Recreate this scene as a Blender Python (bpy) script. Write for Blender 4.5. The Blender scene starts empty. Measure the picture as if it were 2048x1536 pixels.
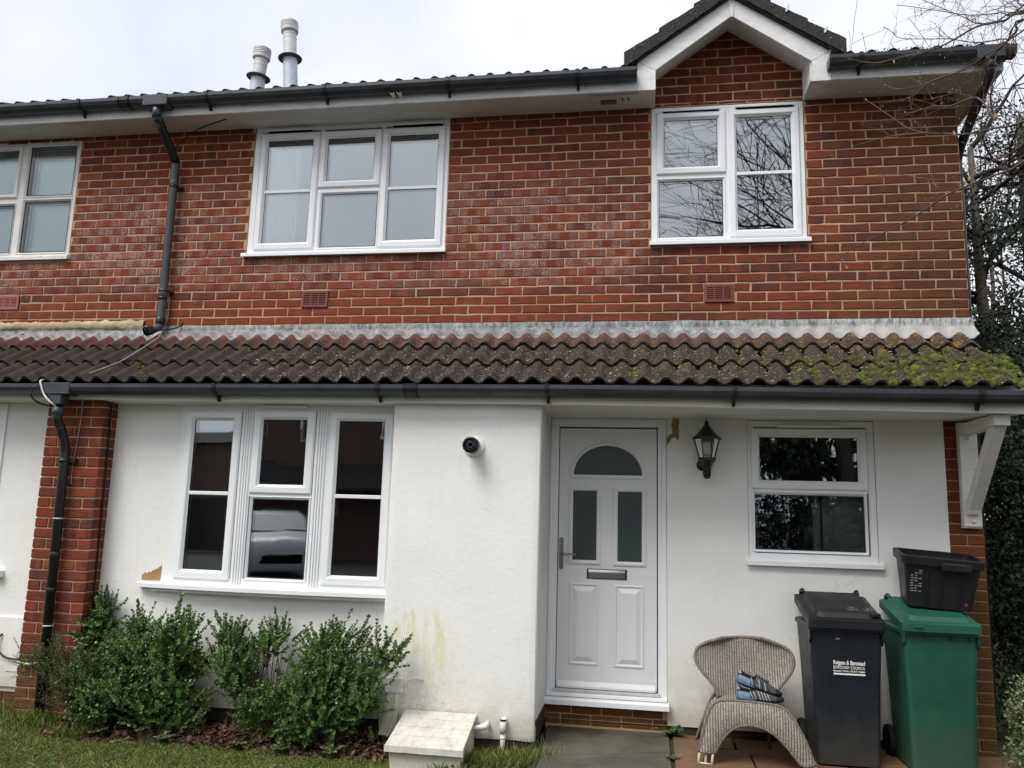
import bpy, bmesh, math, random
from mathutils import Vector, Matrix, Euler, noise

random.seed(7)
SC = bpy.context.scene
COL = SC.collection
RAD = math.radians

# ------------------------------------------------------------------ camera
# metres; x along the house front, y into the house, z up (0 = top of the lead flashing, ground about -3.08)
cam_d = bpy.data.cameras.new("camera")
cam = bpy.data.objects.new("camera", cam_d)
COL.objects.link(cam)
CY, CP, CR = -0.161, 0.1597, 0.0281
fwd = Vector((math.sin(CY) * math.cos(CP), math.cos(CY) * math.cos(CP), math.sin(CP)))
rt0 = Vector((math.cos(CY), -math.sin(CY), 0))
up0 = rt0.cross(fwd)
rt = rt0 * math.cos(CR) + up0 * math.sin(CR)
upv = -rt0 * math.sin(CR) + up0 * math.cos(CR)
M = Matrix((rt, upv, -fwd)).transposed().to_4x4()
M.translation = Vector((-2.424, -6.2551, -1.5228))
cam.matrix_world = M
cam_d.sensor_width = 36.0
cam_d.lens = 1600.0 / 2048.0 * 36.0
cam_d.clip_end = 500
SC.camera = cam

# ------------------------------------------------------------------ sky, sun, exposure (overcast)
SUN_EL, SUN_AZ = 54.0, 214.0          # azimuth clockwise from +y
w = bpy.data.worlds.new("World")
SC.world = w
w.use_nodes = True
nt = w.node_tree
nt.nodes.clear()
out = nt.nodes.new("ShaderNodeOutputWorld")
bg = nt.nodes.new("ShaderNodeBackground")
sky = nt.nodes.new("ShaderNodeTexSky")
sky.sky_type = 'NISHITA'
sky.sun_disc = False
sky.sun_elevation = RAD(SUN_EL)
sky.sun_rotation = RAD(SUN_AZ)
sky.dust_density = 4.0
sky.air_density = 1.0
sky.ozone_density = 1.0
hs = nt.nodes.new("ShaderNodeHueSaturation")
hs.inputs['Saturation'].default_value = 0.12
nt.links.new(sky.outputs[0], hs.inputs['Color'])
tc = nt.nodes.new("ShaderNodeTexCoord")
nz = nt.nodes.new("ShaderNodeTexNoise")
nz.inputs['Scale'].default_value = 2.6
nz.inputs['Detail'].default_value = 5
nz.inputs['Roughness'].default_value = 0.5
nt.links.new(tc.outputs['Generated'], nz.inputs['Vector'])
cr = nt.nodes.new("ShaderNodeValToRGB")
cr.color_ramp.elements[0].position = 0.36
cr.color_ramp.elements[0].color = (7.2, 7.8, 9.0, 1)
cr.color_ramp.elements[1].position = 0.66
cr.color_ramp.elements[1].color = (11.6, 11.9, 12.6, 1)
nt.links.new(nz.outputs[0], cr.inputs[0])
mx = nt.nodes.new("ShaderNodeMix")
mx.data_type = 'RGBA'
mx.inputs[0].default_value = 0.6
nt.links.new(hs.outputs[0], mx.inputs[6])
nt.links.new(cr.outputs[0], mx.inputs[7])
nt.links.new(mx.outputs[2], bg.inputs[0])
bg.inputs[1].default_value = 0.080
nt.links.new(bg.outputs[0], out.inputs[0])

sun_d = bpy.data.lights.new("sun", 'SUN')
sun_d.energy = 1.5
sun_d.angle = RAD(30)
sun_d.color = (1.0, 0.97, 0.93)
sun = bpy.data.objects.new("sun", sun_d)
COL.objects.link(sun)
sdir = Vector((math.sin(RAD(SUN_AZ)) * math.cos(RAD(SUN_EL)), math.cos(RAD(SUN_AZ)) * math.cos(RAD(SUN_EL)), math.sin(RAD(SUN_EL))))
sun.rotation_euler = sdir.to_track_quat('Z', 'Y').to_euler()

SC.view_settings.view_transform = 'Standard'
SC.view_settings.look = 'None'
SC.view_settings.gamma = 1.0
SC.view_settings.use_curve_mapping = False
SC.view_settings.exposure = 0.76

# ------------------------------------------------------------------ helpers
class MB:
    """collects faces and links them as one mesh object"""
    def __init__(s):
        s.v = []; s.f = []; s.sm = []; s.mi = []; s.smooth = False; s.m = 0
    def add(s, verts, faces, smooth=None):
        n = len(s.v)
        s.v.extend([tuple(p) for p in verts])
        for f in faces:
            s.f.append(tuple(i + n for i in f))
            s.sm.append(s.smooth if smooth is None else smooth)
            s.mi.append(s.m)
    def box(s, x0, x1, y0, y1, z0, z1):
        v = [(x0,y0,z0),(x1,y0,z0),(x1,y1,z0),(x0,y1,z0),(x0,y0,z1),(x1,y0,z1),(x1,y1,z1),(x0,y1,z1)]
        s.add(v, [(0,1,5,4),(1,2,6,5),(2,3,7,6),(3,0,4,7),(4,5,6,7),(3,2,1,0)])
    def cbox(s, x0, x1, y0, y1, z0, z1, c=0.004):
        """box with chamfered edges"""
        b = bmesh.new()
        bmesh.ops.create_cube(b, size=1.0)
        for p in b.verts:
            p.co = Vector(((x0+x1)/2 + p.co.x*(x1-x0), (y0+y1)/2 + p.co.y*(y1-y0), (z0+z1)/2 + p.co.z*(z1-z0)))
        bmesh.ops.bevel(b, geom=b.edges[:], offset=c, segments=1, affect='EDGES', profile=0.5)
        b.verts.index_update()
        s.add([p.co for p in b.verts], [[q.index for q in f.verts] for f in b.faces])
        b.free()
    def quad(s, a, b, c, d):
        s.add([a, b, c, d], [(0, 1, 2, 3)])
    def prism(s, poly, y0, y1):
        """polygon in xz, counter-clockwise seen from -y, extruded y0..y1"""
        n = len(poly)
        s.add([(x, y0, z) for x, z in poly] + [(x, y1, z) for x, z in poly],
              [tuple(range(n)), tuple(range(2*n-1, n-1, -1))] + [(i, i+n, (i+1) % n + n, (i+1) % n) for i in range(n)])
    def prism_x(s, poly, x0, x1):
        """polygon in yz extruded along x"""
        n = len(poly)
        s.add([(x0, y, z) for y, z in poly] + [(x1, y, z) for y, z in poly],
              [tuple(range(n)), tuple(range(2*n-1, n-1, -1))] + [(i, i+n, (i+1) % n + n, (i+1) % n) for i in range(n)])
    def loops(s, L, close=True, cap0=False, cap1=False, smooth=None):
        n = len(L[0]); base = len(s.v)
        vs = [p for l in L for p in l]
        fs = []
        for a in range(len(L)-1):
            for i in range(n if close else n-1):
                j = (i+1) % n
                fs.append((a*n+i, a*n+j, (a+1)*n+j, (a+1)*n+i))
        if cap0: fs.append(tuple(range(n-1, -1, -1)))
        if cap1: fs.append(tuple((len(L)-1)*n + i for i in range(n)))
        s.add(vs, fs, smooth)
    def tube(s, pts, r, n=8, cap=True, smooth=True):
        pts = [Vector(p) for p in pts]
        rs = r if isinstance(r, (list, tuple)) else [r]*len(pts)
        L = []
        t0 = (pts[1]-pts[0]).normalized()
        ref = Vector((0,0,1)) if abs(t0.z) < 0.9 else Vector((1,0,0))
        u = t0.cross(ref).normalized()
        for i, p in enumerate(pts):
            t = (pts[min(i+1, len(pts)-1)] - pts[max(i-1, 0)])
            if t.length < 1e-9: t = t0
            t.normalize()
            u = (u - t*u.dot(t))
            if u.length < 1e-6: u = t.orthogonal()
            u.normalize()
            v = t.cross(u)
            L.append([p + (u*math.cos(2*math.pi*k/n) + v*math.sin(2*math.pi*k/n))*rs[i] for k in range(n)])
        s.loops(L, True, cap, cap, smooth)
    def lathe(s, prof, n=20, c=(0,0,0), axis='z', smooth=True, cap=True):
        """prof: (radius, height)"""
        L = []
        for r, h in prof:
            l = []
            for k in range(n):
                a = 2*math.pi*k/n
                x, y = r*math.cos(a), r*math.sin(a)
                if axis == 'z': p = (c[0]+x, c[1]+y, c[2]+h)
                elif axis == 'y': p = (c[0]+x, c[1]+h, c[2]-y)
                else: p = (c[0]+h, c[1]+x, c[2]+y)
                l.append(p)
            L.append(l)
        s.loops(L, True, cap, cap, smooth)
    def ring(s, x0, x1, z0, z1, prof):
        """mitred rectangular frame; prof: (inset, y)"""
        L = [[(x0+i, y, z0+i), (x1-i, y, z0+i), (x1-i, y, z1-i), (x0+i, y, z1-i)] for i, y in prof]
        s.loops(L, True)
    def mesh(s, name, mats):
        me = bpy.data.meshes.new(name)
        me.from_pydata(s.v, [], s.f)
        if not isinstance(mats, (list, tuple)): mats = [mats]
        for m in mats: me.materials.append(m)
        me.polygons.foreach_set('use_smooth', s.sm)
        if len(mats) > 1: me.polygons.foreach_set('material_index', s.mi)
        me.update()
        return me
    def build(s, name, mats, parent=None, kind=None):
        o = bpy.data.objects.new(name, s.mesh(name, mats))
        COL.objects.link(o)
        if parent is not None: attach(o, parent)
        if kind: o['kind'] = kind
        return o

BASE = {}
def attach(o, p):
    o.parent = p
    o.matrix_parent_inverse = Matrix.Translation(-Vector(BASE.get(p.name, (0, 0, 0))))
def thing(name, label, cat, loc=(0,0,0), group=None):
    o = bpy.data.objects.new(name, None)
    COL.objects.link(o)
    o.location = loc
    BASE[o.name] = tuple(loc)
    return tag(o, label, cat, group)
def tag(o, label, cat, group=None):
    o['label'] = label; o['category'] = cat
    if group: o['group'] = group
    return o
def link_mesh(name, me, parent, loc=None, rot=None):
    o = bpy.data.objects.new(name, me)
    COL.objects.link(o)
    if loc is not None: o.location = loc
    if rot is not None: o.rotation_euler = rot
    if parent is not None: attach(o, parent)
    return o
def fix_normals(o):
    b = bmesh.new(); b.from_mesh(o.data)
    bmesh.ops.recalc_face_normals(b, faces=b.faces[:])
    b.to_mesh(o.data); b.free()
    return o

# ------------------------------------------------------------------ materials
class NT:
    def __init__(s, name, rough=0.6, spec=0.3, metal=0.0):
        s.m = bpy.data.materials.new(name)
        s.m.use_nodes = True
        s.t = s.m.node_tree
        s.b = s.t.nodes['Principled BSDF']
        s.b.inputs['Roughness'].default_value = rough
        s.b.inputs['Specular IOR Level'].default_value = spec
        s.b.inputs['Metallic'].default_value = metal
        s.geo = None
    def n(s, t, **kw):
        x = s.t.nodes.new(t)
        for k, v in kw.items(): setattr(x, k, v)
        return x
    def l(s, a, b): s.t.links.new(a, b)
    def pos(s, scale=(1,1,1), obj=False, off=(0,0,0)):
        if obj:
            src = s.n("ShaderNodeTexCoord").outputs['Object']
        else:
            src = s.n("ShaderNodeNewGeometry").outputs['Position']
        mp = s.n("ShaderNodeMapping")
        mp.inputs['Scale'].default_value = scale
        mp.inputs['Location'].default_value = off
        s.l(src, mp.inputs['Vector'])
        return mp.outputs[0]
    def noise(s, scale, detail=4, rough=0.55, vec=None, dist=0.0, stretch=(1,1,1), obj=False):
        x = s.n("ShaderNodeTexNoise")
        x.inputs['Scale'].default_value = scale
        x.inputs['Detail'].default_value = detail
        x.inputs['Roughness'].default_value = rough
        x.inputs['Distortion'].default_value = dist
        s.l(vec if vec is not None else s.pos(stretch, obj), x.inputs['Vector'])
        return x.outputs[0]
    def ramp(s, fac, stops, ease='LINEAR'):
        x = s.n("ShaderNodeValToRGB")
        x.color_ramp.interpolation = ease
        e = x.color_ramp.elements
        while len(e) > 1: e.remove(e[-1])
        for i, (p, c) in enumerate(stops):
            q = e[0] if i == 0 else e.new(p)
            q.position = p
            q.color = (c, c, c, 1) if isinstance(c, (int, float)) else (*c, 1)
        s.l(fac, x.inputs[0])
        return x.outputs[0]
    def mix(s, fac, a, b, mode='MIX'):
        x = s.n("ShaderNodeMix", data_type='RGBA', blend_type=mode)
        for v, i in ((fac, 0), (a, 6), (b, 7)):
            if isinstance(v, (int, float)): x.inputs[i].default_value = v if i == 0 else (v, v, v, 1)
            elif isinstance(v, tuple): x.inputs[i].default_value = (*v, 1)
            else: s.l(v, x.inputs[i])
        return x.outputs[2]
    def math(s, op, a, b=None, clamp=False):
        x = s.n("ShaderNodeMath", operation=op, use_clamp=clamp)
        for v, i in ((a, 0), (b, 1)):
            if v is None: continue
            if isinstance(v, (int, float)): x.inputs[i].default_value = v
            else: s.l(v, x.inputs[i])
        return x.outputs[0]
    def sep(s, vec=None):
        x = s.n("ShaderNodeSeparateXYZ")
        s.l(vec if vec is not None else s.pos(), x.inputs[0])
        return x.outputs
    def smooth(s, v, a, b):
        x = s.n("ShaderNodeMapRange", interpolation_type='SMOOTHSTEP')
        s.l(v, x.inputs[0])
        x.inputs[1].default_value = a; x.inputs[2].default_value = b
        return x.outputs[0]
    def rnd(s):
        return s.n("ShaderNodeObjectInfo").outputs['Random']
    def island(s):
        return s.n("ShaderNodeNewGeometry").outputs['Random Per Island']
    def color(s, c):
        if isinstance(c, tuple): s.b.inputs['Base Color'].default_value = (*c, 1)
        else: s.l(c, s.b.inputs['Base Color'])
        return s
    def bump(s, h, dist=0.002, strength=1.0):
        x = s.n("ShaderNodeBump")
        x.inputs['Distance'].default_value = dist
        x.inputs['Strength'].default_value = strength
        s.l(h, x.inputs['Height'])
        s.l(x.outputs[0], s.b.inputs['Normal'])
        return s
    def rough(s, v):
        s.l(v, s.b.inputs['Roughness']); return s

def plain(name, c1, c2=None, scale=6, rough=0.6, spec=0.3, metal=0, bump=0, bscale=60, stretch=(1,1,1), obj=False):
    t = NT(name, rough, spec, metal)
    if c2 is None: t.color(c1)
    else: t.color(t.ramp(t.noise(scale, 5, 0.6, stretch=stretch, obj=obj), [(0.3, c1), (0.7, c2)]))
    if bump: t.bump(t.noise(bscale, 4, 0.6, stretch=stretch, obj=obj), bump)
    return t.m

CH = 0.0768      # brick course height with joint
PITCH = 0.225    # stretcher with joint

def brick_material(name, wall=True):
    t = NT(name, 0.92, 0.08)
    X, Y, Z = t.sep()
    if wall:
        row = t.math('FLOOR', t.math('DIVIDE', Z, CH))
        par = t.math('MODULO', t.math('ADD', row, 200), 2)
        col = t.math('DIVIDE', t.math('ADD', X, t.math('MULTIPLY', t.math('SUBTRACT', 1, par), 0.1075)), PITCH)
        ci = t.math('FLOOR', col); u = t.math('FRACT', col)
        cmb = t.n("ShaderNodeCombineXYZ"); t.l(row, cmb.inputs[0]); t.l(ci, cmb.inputs[1])
        wn = t.n("ShaderNodeTexWhiteNoise", noise_dimensions='3D'); t.l(cmb.outputs[0], wn.inputs[0])
        rv = wn.outputs[0]
        sp = t.n("ShaderNodeSeparateColor"); t.l(wn.outputs[1], sp.inputs[0])
        r2, r3 = sp.outputs[1], sp.outputs[2]
    else:
        rv = t.rnd(); u = t.math('FRACT', t.math('MULTIPLY', X, 4.44)); r2 = t.math('FRACT', t.math('MULTIPLY', rv, 17.3)); r3 = t.math('FRACT', t.math('MULTIPLY', rv, 41.7))
    fine = t.noise(70, 5, 0.65, stretch=(0.5, 1, 1.6))
    base = t.ramp(rv, [(0.0, (0.125, 0.041, 0.031)), (0.2, (0.18, 0.048, 0.031)), (0.45, (0.225, 0.056, 0.032)), (0.7, (0.25, 0.064, 0.034)), (0.88, (0.15, 0.046, 0.034)), (1.0, (0.285, 0.082, 0.038))])
    # dark kiss marks on some bricks
    e = t.math('ABSOLUTE', t.math('SUBTRACT', u, 0.5))
    band = t.math('MULTIPLY', t.smooth(e, 0.14, 0.22), t.math('SUBTRACT', 1, t.smooth(e, 0.42, 0.47)))
    kiss = t.math('MULTIPLY', band, t.smooth(r2, 0.62, 0.8))
    c = t.mix(t.math('MULTIPLY', kiss, 0.65), base, (0.07, 0.032, 0.036))
    c = t.mix(t.math('MULTIPLY', t.ramp(fine, [(0.35, 0.0), (0.7, 1.0)]), 0.3), c, (0.30, 0.10, 0.06))
    c = t.mix(t.math('MULTIPLY', t.ramp(t.noise(38, 4, 0.7, stretch=(0.45, 1, 2.2)), [(0.45, 0.0), (0.62, 1.0)]), 0.35), c, (0.085, 0.03, 0.032))
    if wall:
        # brighter orange courses low on the wall
        low = t.math('SUBTRACT', 1, t.smooth(Z, 0.21, 0.25))
        c = t.mix(t.math('MULTIPLY', low, 0.5), c, t.mix(fine, (0.31, 0.085, 0.034), (0.20, 0.055, 0.029)))
        # white bloom scuffed across the ends of the bricks
        zone = t.math('MULTIPLY', t.smooth(Z, 0.2, 0.5), t.math('SUBTRACT', 1, t.smooth(Z, 0.95, 1.5)))
        zone = t.math('MULTIPLY', zone, t.math('SUBTRACT', 1, t.smooth(X, -2.9, -1.9)))
        big = t.ramp(t.noise(1.1, 3, 0.5), [(0.32, 0.25), (0.6, 1.0)])
        streak = t.ramp(t.noise(120, 6, 0.75, stretch=(0.35, 1, 1.25), dist=1.2), [(0.42, 0.0), (0.60, 1.0)])
        bl = t.math('MULTIPLY', t.math('MULTIPLY', zone, big), streak)
        bl = t.math('MULTIPLY', bl, t.math('ADD', t.math('MULTIPLY', band, 1.0), t.math('MULTIPLY', t.smooth(r3, 0.45, 0.85), 0.75)))
        c = t.mix(t.math('MULTIPLY', bl, 0.5, True), c, (0.30, 0.16, 0.14))
        c = t.mix(t.math('MULTIPLY', t.math('MULTIPLY', bl, t.ramp(t.noise(210, 4, 0.7, stretch=(0.5, 1, 1.4)), [(0.5, 0.0), (0.6, 1.0)])), 1.0, True), c, (0.60, 0.50, 0.47))
        pat = t.ramp(t.noise(1.7, 4, 0.6, stretch=(0.7, 1, 1.3)), [(0.46, 0.0), (0.6, 1.0)])
        pat = t.math('MULTIPLY', pat, t.smooth(X, -3.6, -2.4))
        c = t.mix(t.math('MULTIPLY', pat, 0.45), c, (0.075, 0.034, 0.026))
        # green brown film towards the corner
        alg = t.smooth(t.math('ADD', X, t.math('MULTIPLY', t.noise(2.0, 4, 0.6), 1.6)), -0.55, 0.95)
        c = t.mix(t.math('MULTIPLY', alg, 0.75), c, t.mix(rv, (0.075, 0.045, 0.026), (0.105, 0.065, 0.035)))
    else:
        alg = t.math('SUBTRACT', 1, t.smooth(t.math('ADD', Z, t.math('MULTIPLY', t.noise(5, 4, 0.6), 0.35)), -2.85, -2.45))
        c = t.mix(t.math('MULTIPLY', alg, 0.6), c, (0.12, 0.085, 0.03))
        alg2 = t.math('MULTIPLY', t.smooth(X, -0.4, -0.2), t.math('SUBTRACT', 1, t.smooth(Z, -2.2, -1.1)))
        c = t.mix(t.math('MULTIPLY', alg2, 0.7), c, (0.10, 0.075, 0.028))
    t.color(c)
    h = t.math('ADD', t.noise(30, 5, 0.7, stretch=(0.5, 1, 2.0), dist=0.6), t.math('MULTIPLY', fine, 0.6))
    t.bump(h, 0.010, 1.0)
    return t.m

M_BRICK = brick_material("facing_brick", True)
M_PIER = brick_material("pier_brick", False)

def mortar_material():
    t = NT("mortar", 0.95, 0.1)
    c = t.ramp(t.noise(5, 6, 0.7), [(0.3, (0.37, 0.24, 0.14)), (0.7, (0.54, 0.375, 0.235))])
    X, Y, Z = t.sep()
    c = t.mix(t.math('MULTIPLY', t.smooth(X, -1.0, 0.0), 0.35), c, (0.22, 0.16, 0.09))
    t.color(c)
    t.bump(t.noise(160, 4, 0.7), 0.003)
    return t.m
M_MORTAR = mortar_material()

def render_material():
    t = NT("white_masonry_paint", 0.75, 0.25)
    X, Y, Z = t.sep()
    c = t.ramp(t.noise(2.2, 5, 0.6), [(0.3, (0.79, 0.775, 0.74)), (0.7, (0.84, 0.83, 0.80))])
    # dirt that gathers low on the wall
    low = t.math('SUBTRACT', 1, t.smooth(t.math('ADD', Z, t.math('MULTIPLY', t.noise(5, 5, 0.7), 0.7)), -2.78, -2.1))
    c = t.mix(t.math('MULTIPLY', low, 0.55), c, t.mix(t.noise(14, 5, 0.7), (0.38, 0.36, 0.26), (0.62, 0.59, 0.50)))
    spots = t.ramp(t.noise(55, 6, 0.85), [(0.50, 0.0), (0.66, 1.0)])
    lowz = t.math('MULTIPLY', t.math('SUBTRACT', 1, t.smooth(t.math('ADD', Z, t.math('MULTIPLY', t.noise(4, 4), .4)), -2.75, -2.25)), t.math('SUBTRACT', 1, t.smooth(t.math('ABSOLUTE', t.math('ADD', X, 3.95)), 0.15, 0.55)))
    c = t.mix(t.math('MULTIPLY', t.math('MULTIPLY', spots, lowz), 0.7), c, (0.16, 0.14, 0.06))
    # yellow green runs under the window board
    def blob(cx, cz, rx, rz):
        a = t.math('POWER', t.math('DIVIDE', t.math('SUBTRACT', X, cx), rx), 2)
        b = t.math('POWER', t.math('DIVIDE', t.math('SUBTRACT', Z, cz), rz), 2)
        return t.math('SUBTRACT', 1, t.smooth(t.math('ADD', a, b), 0.0, 1.0))
    g = t.math('ADD', blob(-4.07, -2.36, 0.12, 0.25), t.math('ADD', blob(-3.88, -2.45, 0.25, 0.32), blob(-4.0, -2.32, 0.05, 0.12)), True)
    g = t.math('MULTIPLY', g, t.ramp(t.noise(9, 5, 0.65, stretch=(2.2, 1, 0.6)), [(0.42, 0.0), (0.68, 1.0)]))
    c = t.mix(t.math('MULTIPLY', g, 0.75), c, (0.60, 0.57, 0.20))
    tp = t.math('MULTIPLY', t.ramp(t.noise(26, 5, 0.75), [(0.6, 0.0), (0.75, 1.0)]), t.smooth(Z, -1.1, -0.8))
    c = t.mix(t.math('MULTIPLY', tp, 0.3), c, (0.35, 0.32, 0.26))
    rn = t.ramp(t.noise(5, 6, 0.75, stretch=(3.5, 1, 0.35)), [(0.52, 0.0), (0.75, 1.0)])
    c = t.mix(t.math('MULTIPLY', rn, 0.09), c, (0.42, 0.40, 0.33))
    bs = t.math('SUBTRACT', 1, t.smooth(t.math('ADD', Z, t.math('MULTIPLY', t.noise(10, 6, 0.75), 0.22)), -2.93, -2.68))
    c = t.mix(t.math('MULTIPLY', bs, 0.5), c, t.mix(t.noise(35, 5, 0.7), (0.22, 0.20, 0.12), (0.50, 0.47, 0.36)))
    wn_ = t.n("ShaderNodeTexVoronoi", feature='DISTANCE_TO_EDGE'); wn_.inputs['Scale'].default_value = 0.9
    ds = t.n("ShaderNodeTexNoise"); ds.inputs['Scale'].default_value = 3; ds.inputs['Detail'].default_value = 6
    ad = t.n("ShaderNodeVectorMath", operation='ADD'); sc_ = t.n("ShaderNodeVectorMath", operation='SCALE'); sc_.inputs[3].default_value = 0.5
    t.l(t.pos(), ds.inputs['Vector']); t.l(ds.outputs[1], sc_.inputs[0]); t.l(sc_.outputs[0], ad.inputs[0]); t.l(t.pos(), ad.inputs[1]); t.l(ad.outputs[0], wn_.inputs['Vector'])
    ck = t.math('SUBTRACT', 1, t.smooth(wn_.outputs['Distance'], 0.0, 0.0035))
    c = t.mix(t.math('MULTIPLY', t.math('MULTIPLY', ck, t.ramp(t.noise(1.6, 3), [(0.52, 0.0), (0.6, 1.0)])), 0.35), c, (0.33, 0.31, 0.26))
    sp2 = t.ramp(t.noise(48, 2, 0.5), [(0.74, 0.0), (0.78, 1.0)])
    c = t.mix(t.math('MULTIPLY', sp2, 0.35), c, (0.3, 0.28, 0.22))
    t.color(c)
    h = t.math('ADD', t.noise(16, 4, 0.6), t.math('MULTIPLY', t.noise(75, 5, 0.7), 0.45))
    t.bump(h, 0.006, 0.5)
    return t.m
M_RENDER = render_material()
M_UPVC = plain("white_upvc", (0.80, 0.81, 0.82), (0.83, 0.84, 0.845), 2, 0.32, 0.4)
M_GASKET = plain("upvc_gasket", (0.03, 0.03, 0.035), None, 1, 0.6)  # black rubber of the pane gaskets and the door seal
def old_paint():
    t = NT("flaking_white_paint", 0.65, 0.3)
    pe = t.ramp(t.noise(22, 5, 0.75, stretch=(1, 1, 2)), [(0.58, 0.0), (0.63, 1.0)])
    X, Y, Z = t.sep()
    pe = t.math('MULTIPLY', pe, t.math('SUBTRACT', 1, t.smooth(Z, 0.68, 1.0)))
    c = t.mix(pe, t.ramp(t.noise(6, 4), [(0.3, (0.66, 0.63, 0.60)), (0.7, (0.76, 0.74, 0.72))]), (0.42, 0.36, 0.26))
    t.color(c); t.bump(t.noise(40, 4), 0.002)
    return t.m
M_OLDPAINT = old_paint()
def soffit_paint(name, a, b, dirt):
    t = NT(name, 0.6, 0.3)
    c = t.ramp(t.noise(3, 5, 0.65), [(0.3, a), (0.7, b)])
    d = t.ramp(t.noise(12, 6, 0.75, stretch=(0.6, 1, 2.0)), [(0.5, 0.0), (0.75, 1.0)])
    c = t.mix(t.math('MULTIPLY', d, dirt), c, (0.25, 0.24, 0.22))
    t.color(c); t.bump(t.noise(30, 4), 0.0015)
    return t.m
M_FASCIA = soffit_paint("fascia_paint", (0.66, 0.66, 0.66), (0.76, 0.76, 0.76), 0.45)
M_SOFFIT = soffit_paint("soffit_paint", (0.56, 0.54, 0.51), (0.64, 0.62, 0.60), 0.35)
M_LOWSOFFIT = soffit_paint("porch_soffit_paint", (0.70, 0.69, 0.65), (0.77, 0.76, 0.72), 0.2)
M_BARGE = soffit_paint("barge_paint", (0.70, 0.69, 0.68), (0.80, 0.80, 0.80), 0.35)
M_TIMBER = soffit_paint("bracket_paint", (0.70, 0.68, 0.64), (0.78, 0.76, 0.73), 0.25)

def glass_material(name, tint=0.9, k=1.5, base=0.03, rough=0.0):
    t = NT(name)
    t.t.nodes.remove(t.b)
    o = t.t.nodes['Material Output']
    tr = t.n("ShaderNodeBsdfTransparent"); tr.inputs[0].default_value = (tint*0.96, tint, tint*0.98, 1)
    gl = t.n("ShaderNodeBsdfGlossy"); gl.inputs['Roughness'].default_value = rough; gl.inputs[0].default_value = (0.93, 0.97, 1.0, 1)
    fr = t.n("ShaderNodeFresnel"); fr.inputs[0].default_value = 1.52
    f = t.math('ADD', t.math('MULTIPLY', fr.outputs[0], k), base, True)
    ms = t.n("ShaderNodeMixShader")
    t.l(f, ms.inputs[0]); t.l(tr.outputs[0], ms.inputs[1]); t.l(gl.outputs[0], ms.inputs[2])
    t.l(ms.outputs[0], o.inputs[0])
    return t.m
M_GLASS = glass_material("window_glass", 0.78, 3.0, 0.10)
M_OLDGLASS = glass_material("old_window_glass", 0.92, 0.9, 0.0)
M_LAMPGLASS = glass_material("lantern_glass", 0.85, 1.0, 0.02)
def frosted():
    t = NT("obscure_glass", 0.35, 0.5)
    t.color(t.ramp(t.noise(3, 3), [(0.3, (0.028, 0.045, 0.045)), (0.7, (0.04, 0.058, 0.057))]))
    t.bump(t.noise(120, 3, 0.6), 0.002, 0.6)
    return t.m
M_FROST = frosted()

def tile_material(name, upper=False):
    t = NT(name, 0.9, 0.2)
    X, Y, Z = t.sep()
    rv = t.rnd()
    c = t.ramp(t.noise(14, 6, 0.7), [(0.3, (0.027, 0.021, 0.0185)), (0.7, (0.064, 0.049, 0.042))])
    c = t.mix(t.math('MULTIPLY', rv, 0.35), c, (0.055, 0.034, 0.028))
    if upper:
        c = t.ramp(t.noise(40, 6, 0.75), [(0.3, (0.022, 0.022, 0.024)), (0.62, (0.055, 0.054, 0.054)), (0.75, (0.12, 0.115, 0.1))])
        sp = t.ramp(t.noise(60, 3, 0.6), [(0.66, 0.0), (0.69, 1.0)])
        c = t.mix(sp, c, (0.34, 0.33, 0.29))
    else:
        # clean terracotta left where the lead keeps the rain off
        near = t.math('SUBTRACT', 1, t.smooth(t.math('ADD', t.math('MULTIPLY', Y, -1), t.math('MULTIPLY', t.noise(11, 4, 0.6), 0.16)), 0.16, 0.40))
        west = t.math('SUBTRACT', 1, t.math('MULTIPLY', t.smooth(X, -3.0, -0.5), 0.55))
        c = t.mix(t.math('MULTIPLY', t.math('MULTIPLY', near, west), 0.6), c, t.mix(t.noise(22, 5, 0.7), (0.27, 0.105, 0.065), (0.14, 0.07, 0.05)))
        # grey crust, pale flecks, yellow lichen, thin moss film
        cr = t.ramp(t.noise(27, 5, 0.7), [(0.56, 0.0), (0.7, 1.0)])
        c = t.mix(t.math('MULTIPLY', cr, 0.4), c, (0.13, 0.115, 0.095))
        sp = t.ramp(t.noise(70, 3, 0.6), [(0.63, 0.0), (0.67, 1.0)])
        c = t.mix(t.math('MULTIPLY', sp, t.smooth(X, -6.5, -4.5)), c, (0.46, 0.43, 0.36))
        ye = t.math('MULTIPLY', t.ramp(t.noise(9, 5, 0.75), [(0.56, 0.0), (0.63, 1.0)]), t.smooth(X, -1.9, -0.7))
        ye = t.math('MULTIPLY', ye, t.smooth(t.noise(60, 3, 0.6), 0.4, 0.55))
        ye = t.math('MULTIPLY', ye, t.smooth(Y, -0.5, -0.3))
        c = t.mix(t.math('MULTIPLY', ye, 0.9), c, (0.42, 0.24, 0.03))
        gm = t.math('MULTIPLY', t.ramp(t.noise(6, 5, 0.7), [(0.5, 0.0), (0.65, 1.0)]), t.smooth(X, -4.0, -0.6))
        c = t.mix(t.math('MULTIPLY', gm, 0.55), c, (0.085, 0.085, 0.022))
    t.color(c)
    t.bump(t.math('ADD', t.noise(50, 5, 0.75), t.noise(160, 3, 0.6)), 0.006, 0.8)
    return t.m
M_TILE = tile_material("concrete_roof_tile")
M_UTILE = tile_material("upper_roof_tile", True)

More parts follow.
